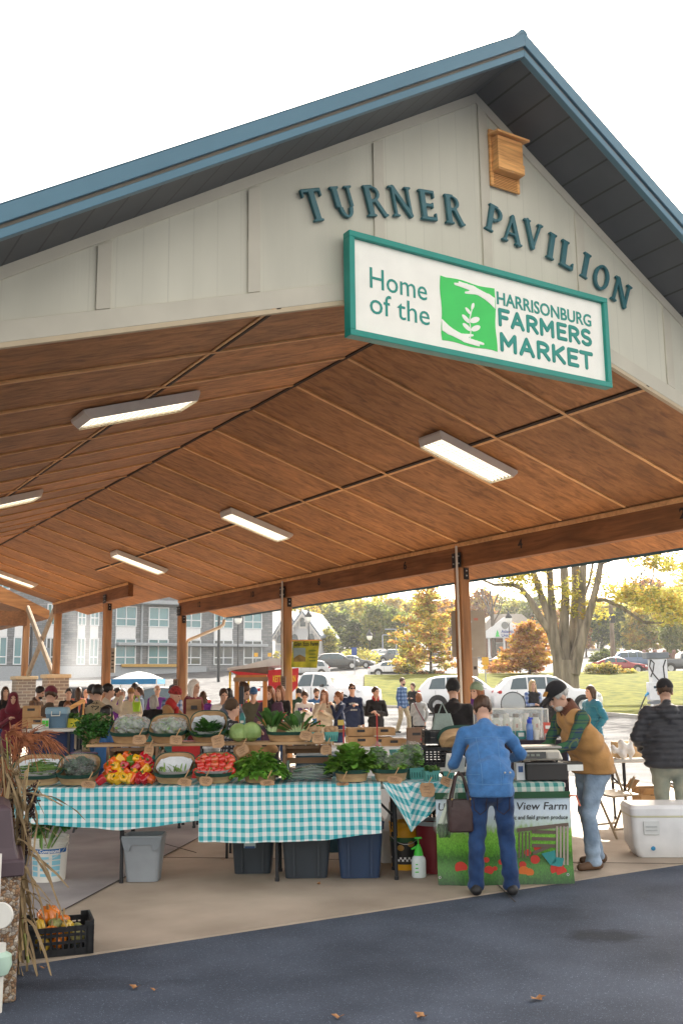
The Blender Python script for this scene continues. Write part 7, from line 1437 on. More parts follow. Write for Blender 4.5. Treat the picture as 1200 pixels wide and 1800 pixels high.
# scale and cash tray
zt0 = ZT+.012
CB = thing('cash_box', 'long black metal cash box under the scale', 'cash box', at(956, 8.62, zt0), CAMROT); m = MB(); m.box((0, 0, .065), (.335, .26, .13)); m.build('box', plastic('box black', (.028, .026, .026), .5), CB, bevel=.006); m = MB(); m.box((0, 0, .134), (.34, .265, .012)); m.build('lid', plastic('box lid', (.10, .10, .10), .4), CB, bevel=.004)
zb2 = zt0+.16; SCL = thing('scale', 'pale grey market scale with a dark display and flat steel pan', 'scale', at(943, 8.68, zb2), CAMROT+.06); m = MB(); m.prism([(-.20, 0), (.19, 0), (.155, .085), (-.17, .085)], -.15, .14); m.build('housing', plastic('scale putty', (.60, .56, .47)), SCL, bevel=.012)
m = MB(); m.box((-.07, -.155, .042), (.22, .012, .055), rotm(-.1)); m.build('display', plastic('display dark', (.02, .022, .024), .2), SCL); m = MB(); [m.box((-.12+.045*k, -.163, .045), (.03, .002, .018), rotm(-.1)) for k in range(3)]; m.build('readout', plastic('lcd grey', (.16, .18, .15), .3), SCL); m = MB(); m.box((.10, -.153, .04), (.10, .012, .05), rotm(-.1)); m.build('keypad', plastic('keypad grey', (.35, .33, .29)), SCL)
m = MB(); m.box((-.01, 0, .104), (.38, .29, .02)); m.build('pan', mat('steel pan', (.35, .34, .32), .35, .1, metal=.8), SCL, bevel=.006); m = MB(); [m.lathe([(.012, -.024), (.012, 0)], 10, (x, y, 0)) for x in (-.15, .14) for y in (-.11, .1)]; m.build('foot', plastic('foot black', (.02, .02, .02)), SCL)
t = thing('clipboard', 'dark clipboard with white papers at the right end of the table', 'clipboard', at(1003, 8.6, zt0+.12), CAMROT); m = MB(); m.box((0, 0, .006), (.15, .2, .03)); m.build('board', plastic('board dark', (.05, .045, .04)), t); m = MB(); m.box((.01, -.105, -.02), (.13, .006, .05)); m.build('paper', plastic('paper', (.72, .72, .68), .7), t)
t = thing('paper_box', 'small white carton left of the black cash box', 'carton', at(913, 8.6, zt0), CAMROT); m = MB(); m.box((0, 0, .07), (.07, .12, .14)); m.build('carton', plastic('carton white', (.66, .68, .70), .7), t); m = MB(); m.box((0, -.0615, .09), (.04, .002, .05)); m.build('printed_mark', M_NAVY0, t)
t = thing('receipt_pad', 'white pad of paper sheets beside the denim sleeve', 'paper', at(800, 8.55, ZT+.10), CAMROT+.3); m = MB(); m.box((0, 0, .06), (.13, .10, .13), rotm(.3)); m.build('sheets', plastic('paper', (.72, .72, .68), .7), t)
# hand bag and bag of leeks on the woman's forearm
HB_ = thing('handbag', 'dark brown leather tote bag hanging from the denim woman arm', 'handbag', P(808, 1430, 7.98), CAMROT+.06); M_LTH = mat('brown leather', (.035, .014, .014), .42, .25, 7, spec=.5, bump=.15); m = MB()
m.rings([rrect(.165, .10, -.135, .02), rrect(.19, .12, -.125, .03), rrect(.205, .12, 0, .03), rrect(.20, .10, .105, .02), rrect(.185, .085, .105, .02), rrect(.18, .09, -.11, .02)]); m.build('body', M_LTH, HB_, smooth=35)
for y in (-.055, .05):
    m = MB(); m.tube([(-.075, y, .06), (-.066, y, .13), (-.03, y*.5+.0, .27), (0.0, y*.2, .315), (.035, y*.5, .27), (.07, y, .13), (.078, y, .06)], .0085, 6); m.build('strap', M_LTH, HB_, smooth=True)
m = MB(); [m.ball((x, -.066, .115), .009, 5) for x in (-.07, .073)]; m.build('buckle', mat('brass', (.45, .32, .12), .35, metal=.9), HB_)
LB = thing('leek_bag', 'clear plastic bag of long pale leeks hanging beside the handbag', 'bag', P(786, 1412, 8.1), CAMROT); m = MB()
for i in range(9): x = rp.uniform(-.03, .03); m.tube([(.06+x*.5, 0, .17), (.02+x, rp.uniform(-.02, .02), 0), (-.045+x*1.3, rp.uniform(-.03, .03), -.17)], [.006, .011, .012], 6)
m.build('leeks', mat('leek white', (.55, .62, .50), .4, .15, 6), LB, smooth=True); leaves('greens', [((-.05+rp.uniform(-.04, .05), rp.uniform(-.03, .03), -.15), (rp.uniform(-.5, .5), rp.uniform(-.4, .4), -1), .10, .035, .2, .004) for _ in range(16)], M_SPIN, 93, 3, 4, LB)
def lf2(X, Y, Z): return rc(X, Y, Z, (.07, 0, .18), (-.03, 0, -.17), .035, .085)+.008*np.sin(X*70+Z*30)*np.sin(Z*25+Y*60)
sdf_obj('film', lf2, (-.16, -.12, -.29), (.14, .12, .24), .011, M_FILM, LB)
# ================================================================== left foreground
q = G(28, 1762); D0 = q.dot(FWD); W0 = .66; Rb = CAMROT+.34; cn = at(28, D0, 0); c = cn+Matrix.Rotation(Rb, 3, 'Z') @ Vector((-W0/2, W0/2, 0))
PT = thing('litter_bin', 'pebble faced litter bin with a purple brown tapered top at the left photo edge', 'litter bin', c, Rb)
def agg():
    m = mat('exposed aggregate', (.30, .22, .15), .8, .3, 30); nt, b = base_link(m); L = nt.links; tc = nd(nt, 'ShaderNodeTexCoord'); v = nd(nt, 'ShaderNodeTexVoronoi'); v.inputs['Scale'].default_value = 62; L.new(tc.outputs['Object'], v.inputs[0]); v2 = nd(nt, 'ShaderNodeTexVoronoi', feature='DISTANCE_TO_EDGE'); v2.inputs['Scale'].default_value = 62; L.new(tc.outputs['Object'], v2.inputs[0])
    s = nd(nt, 'ShaderNodeSeparateColor'); L.new(v.outputs['Color'], s.inputs[0]); rp_ = nd(nt, 'ShaderNodeValToRGB'); e = rp_.color_ramp.elements; e[0].color = (.13, .08, .05, 1); e[1].color = (.55, .48, .40, 1)
    for p_, c_ in ((.3, (.30, .17, .09)), (.5, (.40, .30, .20)), (.75, (.22, .19, .17))): x = e.new(p_); x.color = rgb(c_)
    L.new(s.outputs[0], rp_.inputs[0]); r2 = nd(nt, 'ShaderNodeMapRange'); r2.inputs[1].default_value = 0; r2.inputs[2].default_value = .12; r2.inputs[3].default_value = .35; r2.inputs[4].default_value = 1; L.new(v2.outputs[0], r2.inputs[0]); hs = nd(nt, 'ShaderNodeHueSaturation'); L.new(rp_.outputs[0], hs.inputs['Color']); L.new(r2.outputs[0], hs.inputs['Value']); L.new(hs.outputs[0], b.inputs['Base Color'])
    bp = nd(nt, 'ShaderNodeBump'); bp.inputs['Strength'].default_value = .8; bp.inputs['Distance'].default_value = .008; L.new(v2.outputs[0], bp.inputs['Height']); L.new(bp.outputs[0], b.inputs['Normal']); return m
zc0 = P(28, 1540, D0).z; zc1 = P(28, 1512, D0).z; zc2 = P(8, 1420, D0+.1).z
m = MB(); m.box((0, 0, zc0/2), (W0, W0, zc0)); m.build('panel', agg(), PT, bevel=.01)
M_PLUM = plastic('plum plastic', (.075, .05, .06), .5); m = MB(); sq = lambda k, z: [Vector((sx*W0/2*k, sy_*W0/2*k, z)) for sx, sy_ in ((-1, -1), (1, -1), (1, 1), (-1, 1))]
m.rings([sq(1.05, zc0), sq(1.05, zc1), sq(.96, zc1), sq(.90, zc1+.06), sq(.82, zc2), sq(.7, zc2+.02)]); m.build('cap', M_PLUM, PT, bevel=.008)
q = P(2, 1609, D0-.12); t = thing('white_disc', 'round white plastic disc on a stand before the litter bin', 'disc', (q.x, q.y, 0), CAMROT); m = MB(); m.lathe([(.0, -.012), (.062, -.012), (.066, 0), (.062, .012), (0, .012)], 28, (0, 0, q.z), R=rotm(math.pi/2)); m.build('disc', M_WPL, t, smooth=35); m = MB(); m.tube([(-.03, .03, 0), (-.03, .03, q.z+.3)], .012, 8); m.build('stand', M_WPL, t)
q = P(-2, 1690, D0-.16); t = thing('garden_jug', 'pale green plastic jug with a white cap at the left photo edge', 'jug', (q.x, q.y, 0), CAMROT); m = MB(); m.lathe([(.001, 0), (.028, 0), (.028, q.z-.07)], 14); m.build('stand', M_WPL, t); m = MB(); m.lathe([(.001, q.z-.07), (.05, q.z-.06), (.066, q.z-.02), (.062, q.z+.03), (.03, q.z+.05)], 20); m.build('jug', plastic('mint plastic', (.45, .62, .52)), t, smooth=True); m = MB(); m.lathe([(.034, q.z+.045), (.034, q.z+.085), (.001, q.z+.09)], 16); m.build('cap', M_WPL, t)
# sorghum sheaf
M_STRAW = mat('dry stalk', (.30, .20, .10), .8, .3, 9, (1, 1, .2), c2=(.42, .32, .16)); M_STRAWG = mat('green stalk', (.30, .32, .10), .7, .3, 9); M_SEED = mat('dark seed heads', (.035, .014, .016), .7, .3, 60); M_RUST = mat('rust plume', (.22, .065, .03), .8, .3, 30, c2=(.32, .12, .05)); M_DRYL = mat('dry leaf blades', (.26, .18, .10), .8, .3, 8, trans=.25, c2=(.36, .27, .15))
SB0 = at(40, D0+.55, 0); SG = thing('sorghum_sheaf', 'sheaf of dry sorghum stalks with rust seed heads leaning by the litter bin', 'sorghum', SB0, CAMROT); rs = random.Random(3)
def sl(px, py, dd=0): v_ = P(px, py, D0+.55+dd)-SB0; return Vector((v_.dot(RGT), v_.dot(FWD), v_.z))
st = [((50, 1692), (36, 1590), (22, 1480), (12, 1290)), ((44, 1650), (34, 1560), (30, 1450), (34, 1310)), ((40, 1670), (30, 1560), (14, 1450), (4, 1330)), ((36, 1680), (38, 1560), (40, 1430), (52, 1340)), ((30, 1690), (30, 1540), (22, 1400), (18, 1300)), ((46, 1640), (40, 1540), (44, 1440), (70, 1372)), ((34, 1690), (26, 1560), (6, 1440), (-14, 1300))]
for i, pts in enumerate(st):
    m = MB(); m.tube([sl(*p, .06*math.sin(i*2)) for p in pts], [.010, .009, .007, .004], 6); m.build('stalk', M_STRAWG if i == 0 else M_STRAW, SG, smooth=True)
lv = []
for i in range(95):
    a = rs.choice(st); k = rs.random(); j = min(2, int(k*3)); f_ = k*3-j; b_ = sl(a[j][0]+(a[j+1][0]-a[j][0])*f_, a[j][1]+(a[j+1][1]-a[j][1])*f_, rs.uniform(-.08, .08)); lv.append((b_, (rs.uniform(-.6, .7), rs.uniform(-.5, .4), rs.uniform(-1.2, .6)), rs.uniform(.14, .34), rs.uniform(.012, .026), rs.uniform(.2, 1.1), .006))
leaves('dry_leaves', lv, M_DRYL, 4, 2, 6, SG)
def plume(path, n, ln, mt, nm, r0=.0028, seedr=0):
    m = MB(); pts = [sl(*p) for p in path]
    for i in range(n):
        k = rs.random(); j = min(len(pts)-2, int(k*(len(pts)-1))); f_ = k*(len(pts)-1)-j; b_ = pts[j].lerp(pts[j+1], f_); d = (pts[j+1]-pts[j]).normalized(); e = b_+d*ln*rs.uniform(.4, 1)+Vector((rs.gauss(0, 1), rs.gauss(0, 1), rs.gauss(0, 1)))*ln*.26
        m.tube([b_, (b_+e)/2+Vector((0, 0, .01)), e-Vector((0, 0, ln*.18))], [r0, r0, r0*.6], 4, cap=False)
        if seedr:
            for c_ in range(3): v_ = b_.lerp(e, .4+.3*c_); m.ball(v_+Vector((rs.gauss(0, 1), rs.gauss(0, 1), rs.gauss(0, 1)))*.008, seedr, 3)
    m.build(nm, mt, SG)
plume([(22, 1345), (30, 1318), (48, 1300), (70, 1296), (88, 1308)], 210, .12, M_RUST, 'rust_plume'); plume([(8, 1300), (20, 1290), (38, 1296), (56, 1316)], 120, .11, M_RUST, 'rust_plume'); plume([(2, 1300), (14, 1380), (8, 1460)], 150, .11, M_DRYL, 'dry_tassel'); plume([(28, 1340), (34, 1420), (30, 1500)], 110, .10, M_DRYL, 'dry_tassel'); plume([(4, 1330), (12, 1370), (10, 1420)], 130, .10, M_RUST, 'rust_plume')
for pth in ([(44, 1385), (52, 1405), (57, 1428)], [(30, 1370), (18, 1400), (12, 1440)], [(42, 1440), (44, 1470), (43, 1496)], [(58, 1372), (62, 1392), (60, 1415)]): plume(pth, 34, .05, M_SEED, 'seed_head', .002, .0065)
# gourd crate
gq = G(112, 1688); GC = at(102, gq.dot(FWD)+.18, .014); gc = slat_crate('plastic_crate', 'low black slatted crate of gourds on the slab edge by the litter bin', GC, CAMROT+.34, .40, .32, .19, notch=True)
M_GO = glossy('orange gourd', (.62, .17, .012)); M_GY = glossy('yellow gourd', (.62, .40, .04)); M_GG = mat('green gourd', (.05, .075, .03), .4, .4, 14, c2=(.35, .35, .12)); M_GP = mat('pale gourd', (.45, .42, .16), .4, .2, 12)
def gourd(r, seed, ht=.8): return sdf_mesh('gourd', lambda X, Y, Z: (np.sqrt(X*X+Y*Y+(Z/ht)**2)-r*(1+.07*np.cos(np.arctan2(Y, X)*9+seed)+.03*np.sin(Z*60+seed)))*.8, (-r*1.4,)*3, (r*1.4,)*3, r*.13, M_GO)
gs = [gourd(.05, 1), gourd(.045, 2, .7), gourd(.04, 3, 1.3)]; gl = [('orange', M_GO), ('yellow', M_GY), ('green striped', M_GG), ('pale', M_GP)]
for i, (x, y, z, g_, c_, s_) in enumerate([(-.06, .05, .20, 0, 0, 1.35), (-.02, -.02, .16, 1, 2, 1), (.03, .04, .17, 1, 0, .9), (-.11, -.03, .15, 2, 1, .9), (.05, -.06, .14, 2, 1, 1), (-.05, -.09, .13, 1, 0, 1), (.0, .09, .14, 1, 2, 1), (.10, .02, .10, 0, 2, 1), (.11, -.08, .09, 1, 3, 1), (-.12, .08, .11, 0, 3, 1), (.0, -.1, .08, 2, 0, 1), (-.1, -.1, .07, 0, 1, 1), (.08, .1, .08, 0, 0, 1), (-.02, .02, .09, 0, 2, 1)]):
    me = gs[g_].copy(); me.materials.clear(); me.materials.append(gl[c_][1]); o = link('gourd', me, None, (Matrix.Translation(GC) @ Matrix.Rotation(CAMROT+.34, 4, 'Z')) @ Vector((x, y, z)), (rs.uniform(-1, 1), rs.uniform(-1, 1), rs.uniform(0, 6)), s_)
    tag(o, 'largest warty orange gourd on top of the black crate' if i == 0 else f'{gl[c_][0]} gourd piled in the low black crate', 'gourd', None if i == 0 else f'{gl[c_][0]} gourds in the crate')
    m = MB(); m.tube([(0, 0, .03), (.004, 0, .055), (.012, 0, .07)], [.008, .006, .005], 6); m.build('gourd_stem', M_STRAW, o)
M_LEAF = mat('fallen leaf', (.30, .12, .04), .8, .3, 20, c2=(.40, .22, .10))
for i, (px, py, s_, lb) in enumerate([(238, 1738, .04, 'curled orange fallen leaf on the asphalt left of the other small one'), (272, 1742, .028, 'small tan fallen leaf on the asphalt at left'), (943, 1758, .055, 'brown oak leaf lying on the asphalt at right'), (594, 1790, .04, 'torn tan leaf at the bottom photo edge left of the brown one'), (740, 1789, .05, 'brown curled leaf at the bottom photo edge'), (77, 1703, .03, 'pale leaf scrap beside the gourd crate'), (392, 1512, .03, 'dry leaf on the slab behind the grey bin'), (560, 1555, .03, 'dark leaf on the slab before the totes')]):
    b_ = G(px, py, .004 if py > 1600 else .016); n = 11; pl_ = [(s_*(1 if k % 2 else .62)*math.cos(2*math.pi*k/n), s_*.6*(1 if k % 2 else .55)*math.sin(2*math.pi*k/n)) for k in range(n)]; m = MB(); rz = rs.uniform(0, 6)
    m.add([(x, y, .002+.012*abs(math.sin(x*60))+.3*x*x/s_) for x, y in pl_]+[(0, 0, .004)], [(k, (k+1) % n, n) for k in range(n)]); o = m.build('fallen_leaf', M_LEAF, None, b_, (0, 0, rz)); tag(o, lb, 'leaf')
# ================================================================== right side
q = at(1118, 9.45, .014); CL = thing('cooler', 'large white chest cooler with a beige seam on the slab at the right photo edge', 'cooler', q+RGT*.46+FWD*.24, CAMROT-.06); M_CLR = plastic('cooler white', (.72, .73, .74), .4); h = .47; m = MB()
m.rings([rrect(.80, .38, 0, .05), rrect(.90, .46, .10, .05), rrect(.92, .47, h*.76, .05)]); m.build('body', M_CLR, CL, smooth=30); m = MB(); m.rings([rrect(.925, .475, h*.765, .05), rrect(.925, .475, h*.80, .05)]); m.build('seam', plastic('seam beige', (.62, .60, .42)), CL); m = MB(); m.rings([rrect(.94, .49, h*.80, .05), rrect(.94, .49, h*.92, .05), rrect(.90, .45, h*.99, .05), rrect(.5, .3, h, .05)]); m.build('lid', M_CLR, CL, smooth=30)
m = MB(); m.box((-.29, -.245, h*.57), (.14, .014, .12)); m.build('latch', plastic('latch pale', (.58, .60, .60)), CL, bevel=.004); m = MB(); m.box((-.29, -.255, h*.60), (.10, .01, .012)); m.box((-.29, -.255, h*.53), (.10, .01, .012)); m.build('latch_rib', plastic('latch shade', (.42, .44, .45)), CL)
m = MB(); m.lathe([(.02, -.006), (.02, .006), (0, .008)], 16, (-.28, -.225, .085), R=rotm(math.pi/2)); m.build('drain_plug', plastic('plug blue', (.03, .22, .42)), CL); m = MB(); [m.box((.27, -.226-.003*k, .12+.03*k), (.22, .016, .010)) for k in range(3)]; m.build('side_rib', M_CLR, CL)
t = ftable('folding table of boxes behind the cooler at right', 1070, 1215, 11.6, 12.3, .74, (1106, 1200))
def cbox(label, px, py, D, w, d, h, rz=0, z=None, open_=False, mt=None, name='cardboard_box'):
    b_ = at(px, D, P(px, py, D).z if z is None else z); t = thing(name, label, 'box', b_, CAMROT+rz); M_ = mt or M_CARD; th = .006; m = MB()
    for cx, cy_, sx, sy_ in ((0, -d/2, w, th), (0, d/2, w, th), (-w/2, 0, th, d-th), (w/2, 0, th, d-th)): m.box((cx, cy_, h/2), (sx, sy_, h))
    m.box((0, 0, .006), (w-.01, d-.01, th)); m.build('carton', M_, t); m = MB()
    if open_:
        m.box((0, -d/2-.05, h-.03), (w-.02, th, .11), rotm(.9)); m.box((w/2+.06, 0, h+.02), (.13, d-.02, th), rotm(0, .5)); m.box((-w/2-.04, 0, h+.04), (.12, d-.02, th), rotm(0, -.9)); m.build('flap', M_, t)
    else: m.box((-w*.255, 0, h+.004), (w*.48, d, th)); m.box((w*.255, 0, h+.004), (w*.48, d, th)); m.build('flap', M_, t)
    m = MB(); m.box((0, -d/2-.004, h*.7), (.09, .002, .03)); m.build('hand_hole', M_PRK, t); return t
M_CARD = mat('cardboard', (.40, .23, .10), .8, .1, 7, c2=(.48, .29, .14))
cbox('cardboard box with open flaps under the right table', 1142, 1398, 11.3, .30, .26, .20, .1, .26, True); cbox('lower cardboard box under the one with open flaps', 1142, 1420, 11.3, .30, .26, .24, .05, .014); cbox('cardboard box beside the puffer man legs', 1175, 1415, 11.5, .26, .24, .26, -.1, .014)
t = thing('slatted_crate', 'pale wooden slatted crate with a white cloth on the right table', 'crate', at(1112, 11.8, .745), CAMROT+.2); M_PALE = mat('pale crate wood', (.55, .37, .19), .7, .15, 6)
for y in (-.12, .12):
    for k in range(3): m = MB(); m.box((0, y, .035+.06*k), (.40, .01, .045)); m.build('slat', M_PALE, t)
for x in (-.2, .2): m = MB(); m.box((x, 0, .09), (.014, .25, .18)); m.build('end_board', M_PALE, t)
t2 = thing('white_cloth', 'crumpled white cloth hanging over the slatted crate', 'cloth', at(1097, 11.62, .80), CAMROT); sdf_obj('cloth', lambda X, Y, Z: ell(X, Y, Z, (0, 0, .05), (.13, .05, .10))+.014*np.sin(X*60)+.01*np.sin(X*35+Z*50), (-.2, -.1, -.1), (.2, .1, .2), .012, C_WHT, t2)
cbox('small tan carton on the right table beside the puffer man', 1152, 1330, 11.8, .16, .14, .14, .3, .745)
FC = thing('folding_chair', 'bare folding chair with a tan steel frame behind the vest man', 'chair', at(1080, 10.9, .012), CAMROT+.5); M_CHF = plastic('chair tan metal', (.28, .21, .13), .4)
for s in (-1, 1):
    m = MB(); m.tube([(s*.21, .24, 0), (s*.21, .0, .42), (s*.21, -.12, .60)], .013, 8); m.build('leg', M_CHF, FC, smooth=True); m = MB(); m.tube([(s*.18, -.22, 0), (s*.18, .03, .42), (s*.18, .2, .82)], .013, 8); m.build('leg', M_CHF, FC, smooth=True)
m = MB(); m.box((0, -.02, .43), (.38, .36, .018), rotm(.06)); m.build('seat', M_CHF, FC, bevel=.005); m = MB(); m.box((0, .17, .74), (.36, .014, .17), rotm(-.35)); m.build('backrest', M_CHF, FC, bevel=.005); m = MB(); m.bar((-.21, .2, .09), (.21, .2, .09), .018); m.bar((-.18, -.18, .09), (.18, -.18, .09), .018); m.build('stretcher', M_CHF, FC)
# charger
CH = thing('charging_station', 'tall white electric car charging station with looped black cables', 'charging station', gt(1151, 34), CAMROT); co = CH.location
def cpt(px, py): v_ = P(px, py, 34)-co; return v_.dot(RGT), v_.z
x0, zt_ = cpt(1140, 1158); x1, _ = cpt(1168, 1158); m = MB(); m.box(((x0+x1)/2, 0, zt_/2), (x1-x0, .38, zt_)); m.build('cabinet', M_CLR, CH, bevel=.02)
a0, z1_ = cpt(1132, 1158); a1, z2_ = cpt(1170, 1147); m = MB(); m.box(((a0+a1)/2, 0, (z1_+z2_)/2+.005), (a1-a0, .5, z2_-z1_)); m.build('head', plastic('charger grey', (.16, .18, .20)), CH, bevel=.01)
a0, z1_ = cpt(1133, 1231); a1, z2_ = cpt(1160, 1199); m = MB(); m.box(((a0+a1)/2, -.36, (z1_+z2_)/2), (a1-a0, .3, z2_-z1_)); bx_ = m.build('side_unit', M_CLR, CH, bevel=.02); xx, zz = cpt(1143, 1208); m = MB(); m.box((xx, -.515, zz), (.12, .01, .08)); m.build('screen', plastic('screen dark', (.04, .07, .10), .2), bx_); a, z1_ = cpt(1146, 1233); m = MB(); m.box((a, -.36, z1_-.03), (.5, .26, .09)); m.build('base_tray', plastic('charger grey', (.16, .18, .20)), bx_)
for pts in ([(1138, 1160), (1136, 1172), (1142, 1184), (1152, 1196), (1160, 1202)], [(1138, 1160), (1144, 1166), (1142, 1180), (1138, 1190)], [(1164, 1160), (1160, 1172), (1162, 1190), (1165, 1200)], [(1130, 1219), (1122, 1235), (1115, 1255), (1116, 1268), (1122, 1272)]):
    m = MB(); m.tube([(cpt(*p)[0], -.30 if p[1] < 1205 else -.4, cpt(*p)[1]) for p in pts], .022, 6); m.build('cable', M_BLKP, CH, smooth=True)
xx, zz = cpt(1129, 1219); m = MB(); m.tube([(xx+.06, -.45, zz+.03), (xx-.06, -.45, zz-.08)], [.05, .035], 8); m.build('plug', plastic('plug cyan', (.03, .28, .55)), CH)
# ================================================================== tables behind the stall
def clothtable(label, px0, px1, D0_, D1_, z, mt, zb=.02):
    a = at(px0, D0_, 0); b = at(px1, D0_, 0); w = (b-a).length; c = (a+b)/2+FWD*((D1_-D0_)/2); t = ftable('folding table under the '+label, px0+3, px1-3, D0_+.02, D1_-.02, z-.006, (px0+12, px1-12)); d = D1_-D0_
    m = MB(); m.grid(lambda u, v: Vector(((u-.5)*w, (-d/2+d*min(1, max(0, (v-.3)/.7))) if v > .3 else -d/2-.02*(1-v/.3)*(1+.8*math.sin(u*w*22)), z if v > .3 else z-(z-zb)*(1-v/.3))), 44, 20)
    return tag(m.build('tablecloth', mt, None, c, (0, 0, CAMROT), smooth=True, fixn=False), label+' on a table behind the stall', 'tablecloth')
zk = P(950, 1299, 11).z; clothtable('dark purple cloth', 836, 1004, 10.8, 11.5, zk, cloth('aubergine', (.028, .022, .032)))
AC = thing('display_case', 'clear acrylic display case of pale jars and teal packets behind the denim woman', 'display case', at(898, 11.1, zk), CAMROT); M_ACR = mat('clear acrylic', (.75, .80, .80), .08, .03, spec=.8, alpha=.16); xw = (at(960, 11.1, 0)-at(836, 11.1, 0)).length; hh = P(898, 1246, 11.1).z-zk
for cx, cy_, sx, sy_ in ((0, .16, xw, .006), (-xw/2, 0, .006, .32), (xw/2, 0, .006, .32), (0, -.16, xw, .006)): m = MB(); m.box((cx, cy_, hh/2), (sx, sy_, hh)); m.build('acrylic_pane', M_ACR, AC)
m = MB(); [m.bar((sx*xw/2, sy_*.16, 0), (sx*xw/2, sy_*.16, hh), .012) for sx in (-1, 1) for sy_ in (-1, 1)]; [m.bar((-xw/2, y, hh), (xw/2, y, hh), .012) for y in (-.16, .16)]; m.build('edge_strip', M_WPL, AC)
for i in range(6):
    o = thing('bath_jar', 'pale labelled jar standing inside the clear display case', 'jar', at(855+i*17.5, 11.1, zk+.02), CAMROT, 'jars in the display case'); m = MB(); m.lathe([(.001, 0), (.042, 0), (.045, .02), (.045, .17), (.03, .20), (.03, .215)], 18); m.build('jar', mat('cloudy jar', (.62, .64, .56), .3, .06), o, smooth=35); m = MB(); m.lathe([(.034, .21), (.034, .25), (.001, .252)], 16); m.build('lid', SH_B if i % 2 else M_WPL, o); m = MB(); m.box((0, -.046, .11), (.05, .006, .08)); m.build('label', plastic('label cream', (.70, .64, .5)), o); m = MB(); m.box((0, -.05, .12), (.02, .003, .04)); m.build('label_mark', plastic('label rose', (.5, .2, .15)), o)
for i in range(5):
    o = thing('soap_packet', 'teal packet standing in front of the pale jars', 'packet', at(858+i*19, 10.93, zk+.004), CAMROT, 'teal packets by the display case'); m = MB(); m.box((0, 0, .045), (.10, .05, .09)); m.build('packet', plastic('packet teal', (.04, .22, .22)), o, bevel=.006); m = MB(); m.box((0, -.027, .05), (.06, .004, .04)); m.build('label', M_WPL, o)
t = thing('water_bottle', 'translucent blue water bottle on the purple cloth', 'bottle', at(931, 10.86, zk), CAMROT); m = MB(); m.lathe([(.001, 0), (.036, 0), (.038, .02), (.036, .1), (.038, .15), (.022, .18)], 20); m.build('bottle', mat('blue clear plastic', (.10, .22, .55), .15, .05, alpha=.8, spec=.8), t, smooth=35); m = MB(); m.lathe([(.026, .175), (.028, .2), (.024, .215), (.012, .22), (.01, .24), (.001, .24)], 16); m.box((.02, 0, .225), (.04, .014, .014)); m.build('cap', plastic('cap blue', (.02, .06, .5)), t)
t = thing('leaflet_stand', 'clear stand of red and white leaflets right of the water bottle', 'leaflet stand', at(967, 10.86, zk), CAMROT); m = MB(); m.box((0, .02, .09), (.13, .012, .18), rotm(-.15)); m.build('leaflet', plastic('leaflet red', (.55, .08, .05)), t); m = MB(); m.box((0, .0, .13), (.10, .006, .035), rotm(-.15)); m.box((0, -.012, .04), (.11, .006, .05), rotm(-.15)); m.build('leaflet_print', M_WPL, t); m = MB(); m.box((0, -.02, .035), (.15, .05, .06)); m.build('holder', M_ACR, t)
t = thing('paper_cup', 'white paper cup beside the water bottle', 'cup', at(942, 10.9, zk), CAMROT); m = MB(); m.lathe([(.001, 0), (.028, 0), (.04, .10), (.037, .10), (.025, .005)], 16); m.build('cup', M_WPL, t)
t = thing('round_mirror', 'round wire framed mirror on the purple cloth beside the case', 'mirror', at(903, 11.6, zk+.1), CAMROT); m = MB(); m.tube([(.14*math.cos(a), 0, .26+.14*math.sin(a)) for a in np.linspace(0, 6.2832, 25)], .006, 6); m.build('frame', M_STEEL, t); m = MB(); m.lathe([(0, -.002), (.135, -.002), (.135, .002), (0, .002)], 24, (0, 0, .26), R=rotm(math.pi/2)); m.build('glass', mat('mirror glass', (.5, .55, .6), .1, .05, metal=.7), t); m = MB(); m.tube([(0, 0, -.1), (0, 0, .12)], .008, 6); m.build('stem', M_STEEL, t)
# white middle table with flats, small box and stakes
zm = P(640, 1312, 11.6).z; clothtable('white cloth', 560, 752, 11.4, 12.4, zm, C_WHT)
for i, (px, py, w_, h_, lb) in enumerate([(635, 1308, .30, .10, 'long low cardboard tray behind the potato boxes'), (668, 1308, .26, .09, 'cardboard tray in the middle of the white table'), (690, 1308, .28, .07, 'flat cardboard tray at the right end of the white table'), (632, 1296, .30, .08, 'upper cardboard tray stacked left on the white table'), (672, 1296, .25, .08, 'upper cardboard tray stacked in the middle of the white table')]): cbox(lb, px, py, 11.75 if i < 3 else 11.8, w_, .28, h_, .03*i, zm+(0 if i < 3 else .115), False)
t = cbox('brown box with a red round sticker on the white table', 731, 1305, 11.5, .20, .18, .20, .0, zm, False, mat('dark carton', (.24, .15, .10), .8, .1)); m = MB(); m.lathe([(0, -.002), (.016, -.002), (.016, .002), (0, .002)], 16, (.06, -.094, .08), R=rotm(math.pi/2)); m.build('sticker', plastic('sticker red', (.5, .02, .02)), t)
for px, py, lb in ((663, 1255, 'tall red stake between the cardboard trays'), (562, 1266, 'red stake behind the potato boxes at left'), (604, 1270, 'short red stake holding a yellow card')):
    zt_ = P(px, py, 11.6).z-zm; t = thing('stake', lb, 'stake', at(px, 11.6, zm), CAMROT); m = MB(); m.box((0, 0, zt_/2), (.016, .012, zt_)); m.build('rod', plastic('stake red', (.45, .03, .03)), t)
    if px == 604: m = MB(); m.box((-.03, -.01, zt_), (.07, .006, .06)); m.build('card', plastic('card yellow', (.6, .45, .1)), t)
    else: m = MB(); m.box((0, 0, .01), (.05, .05, .02)); m.build('foot', plastic('stake red', (.45, .03, .03)), t)
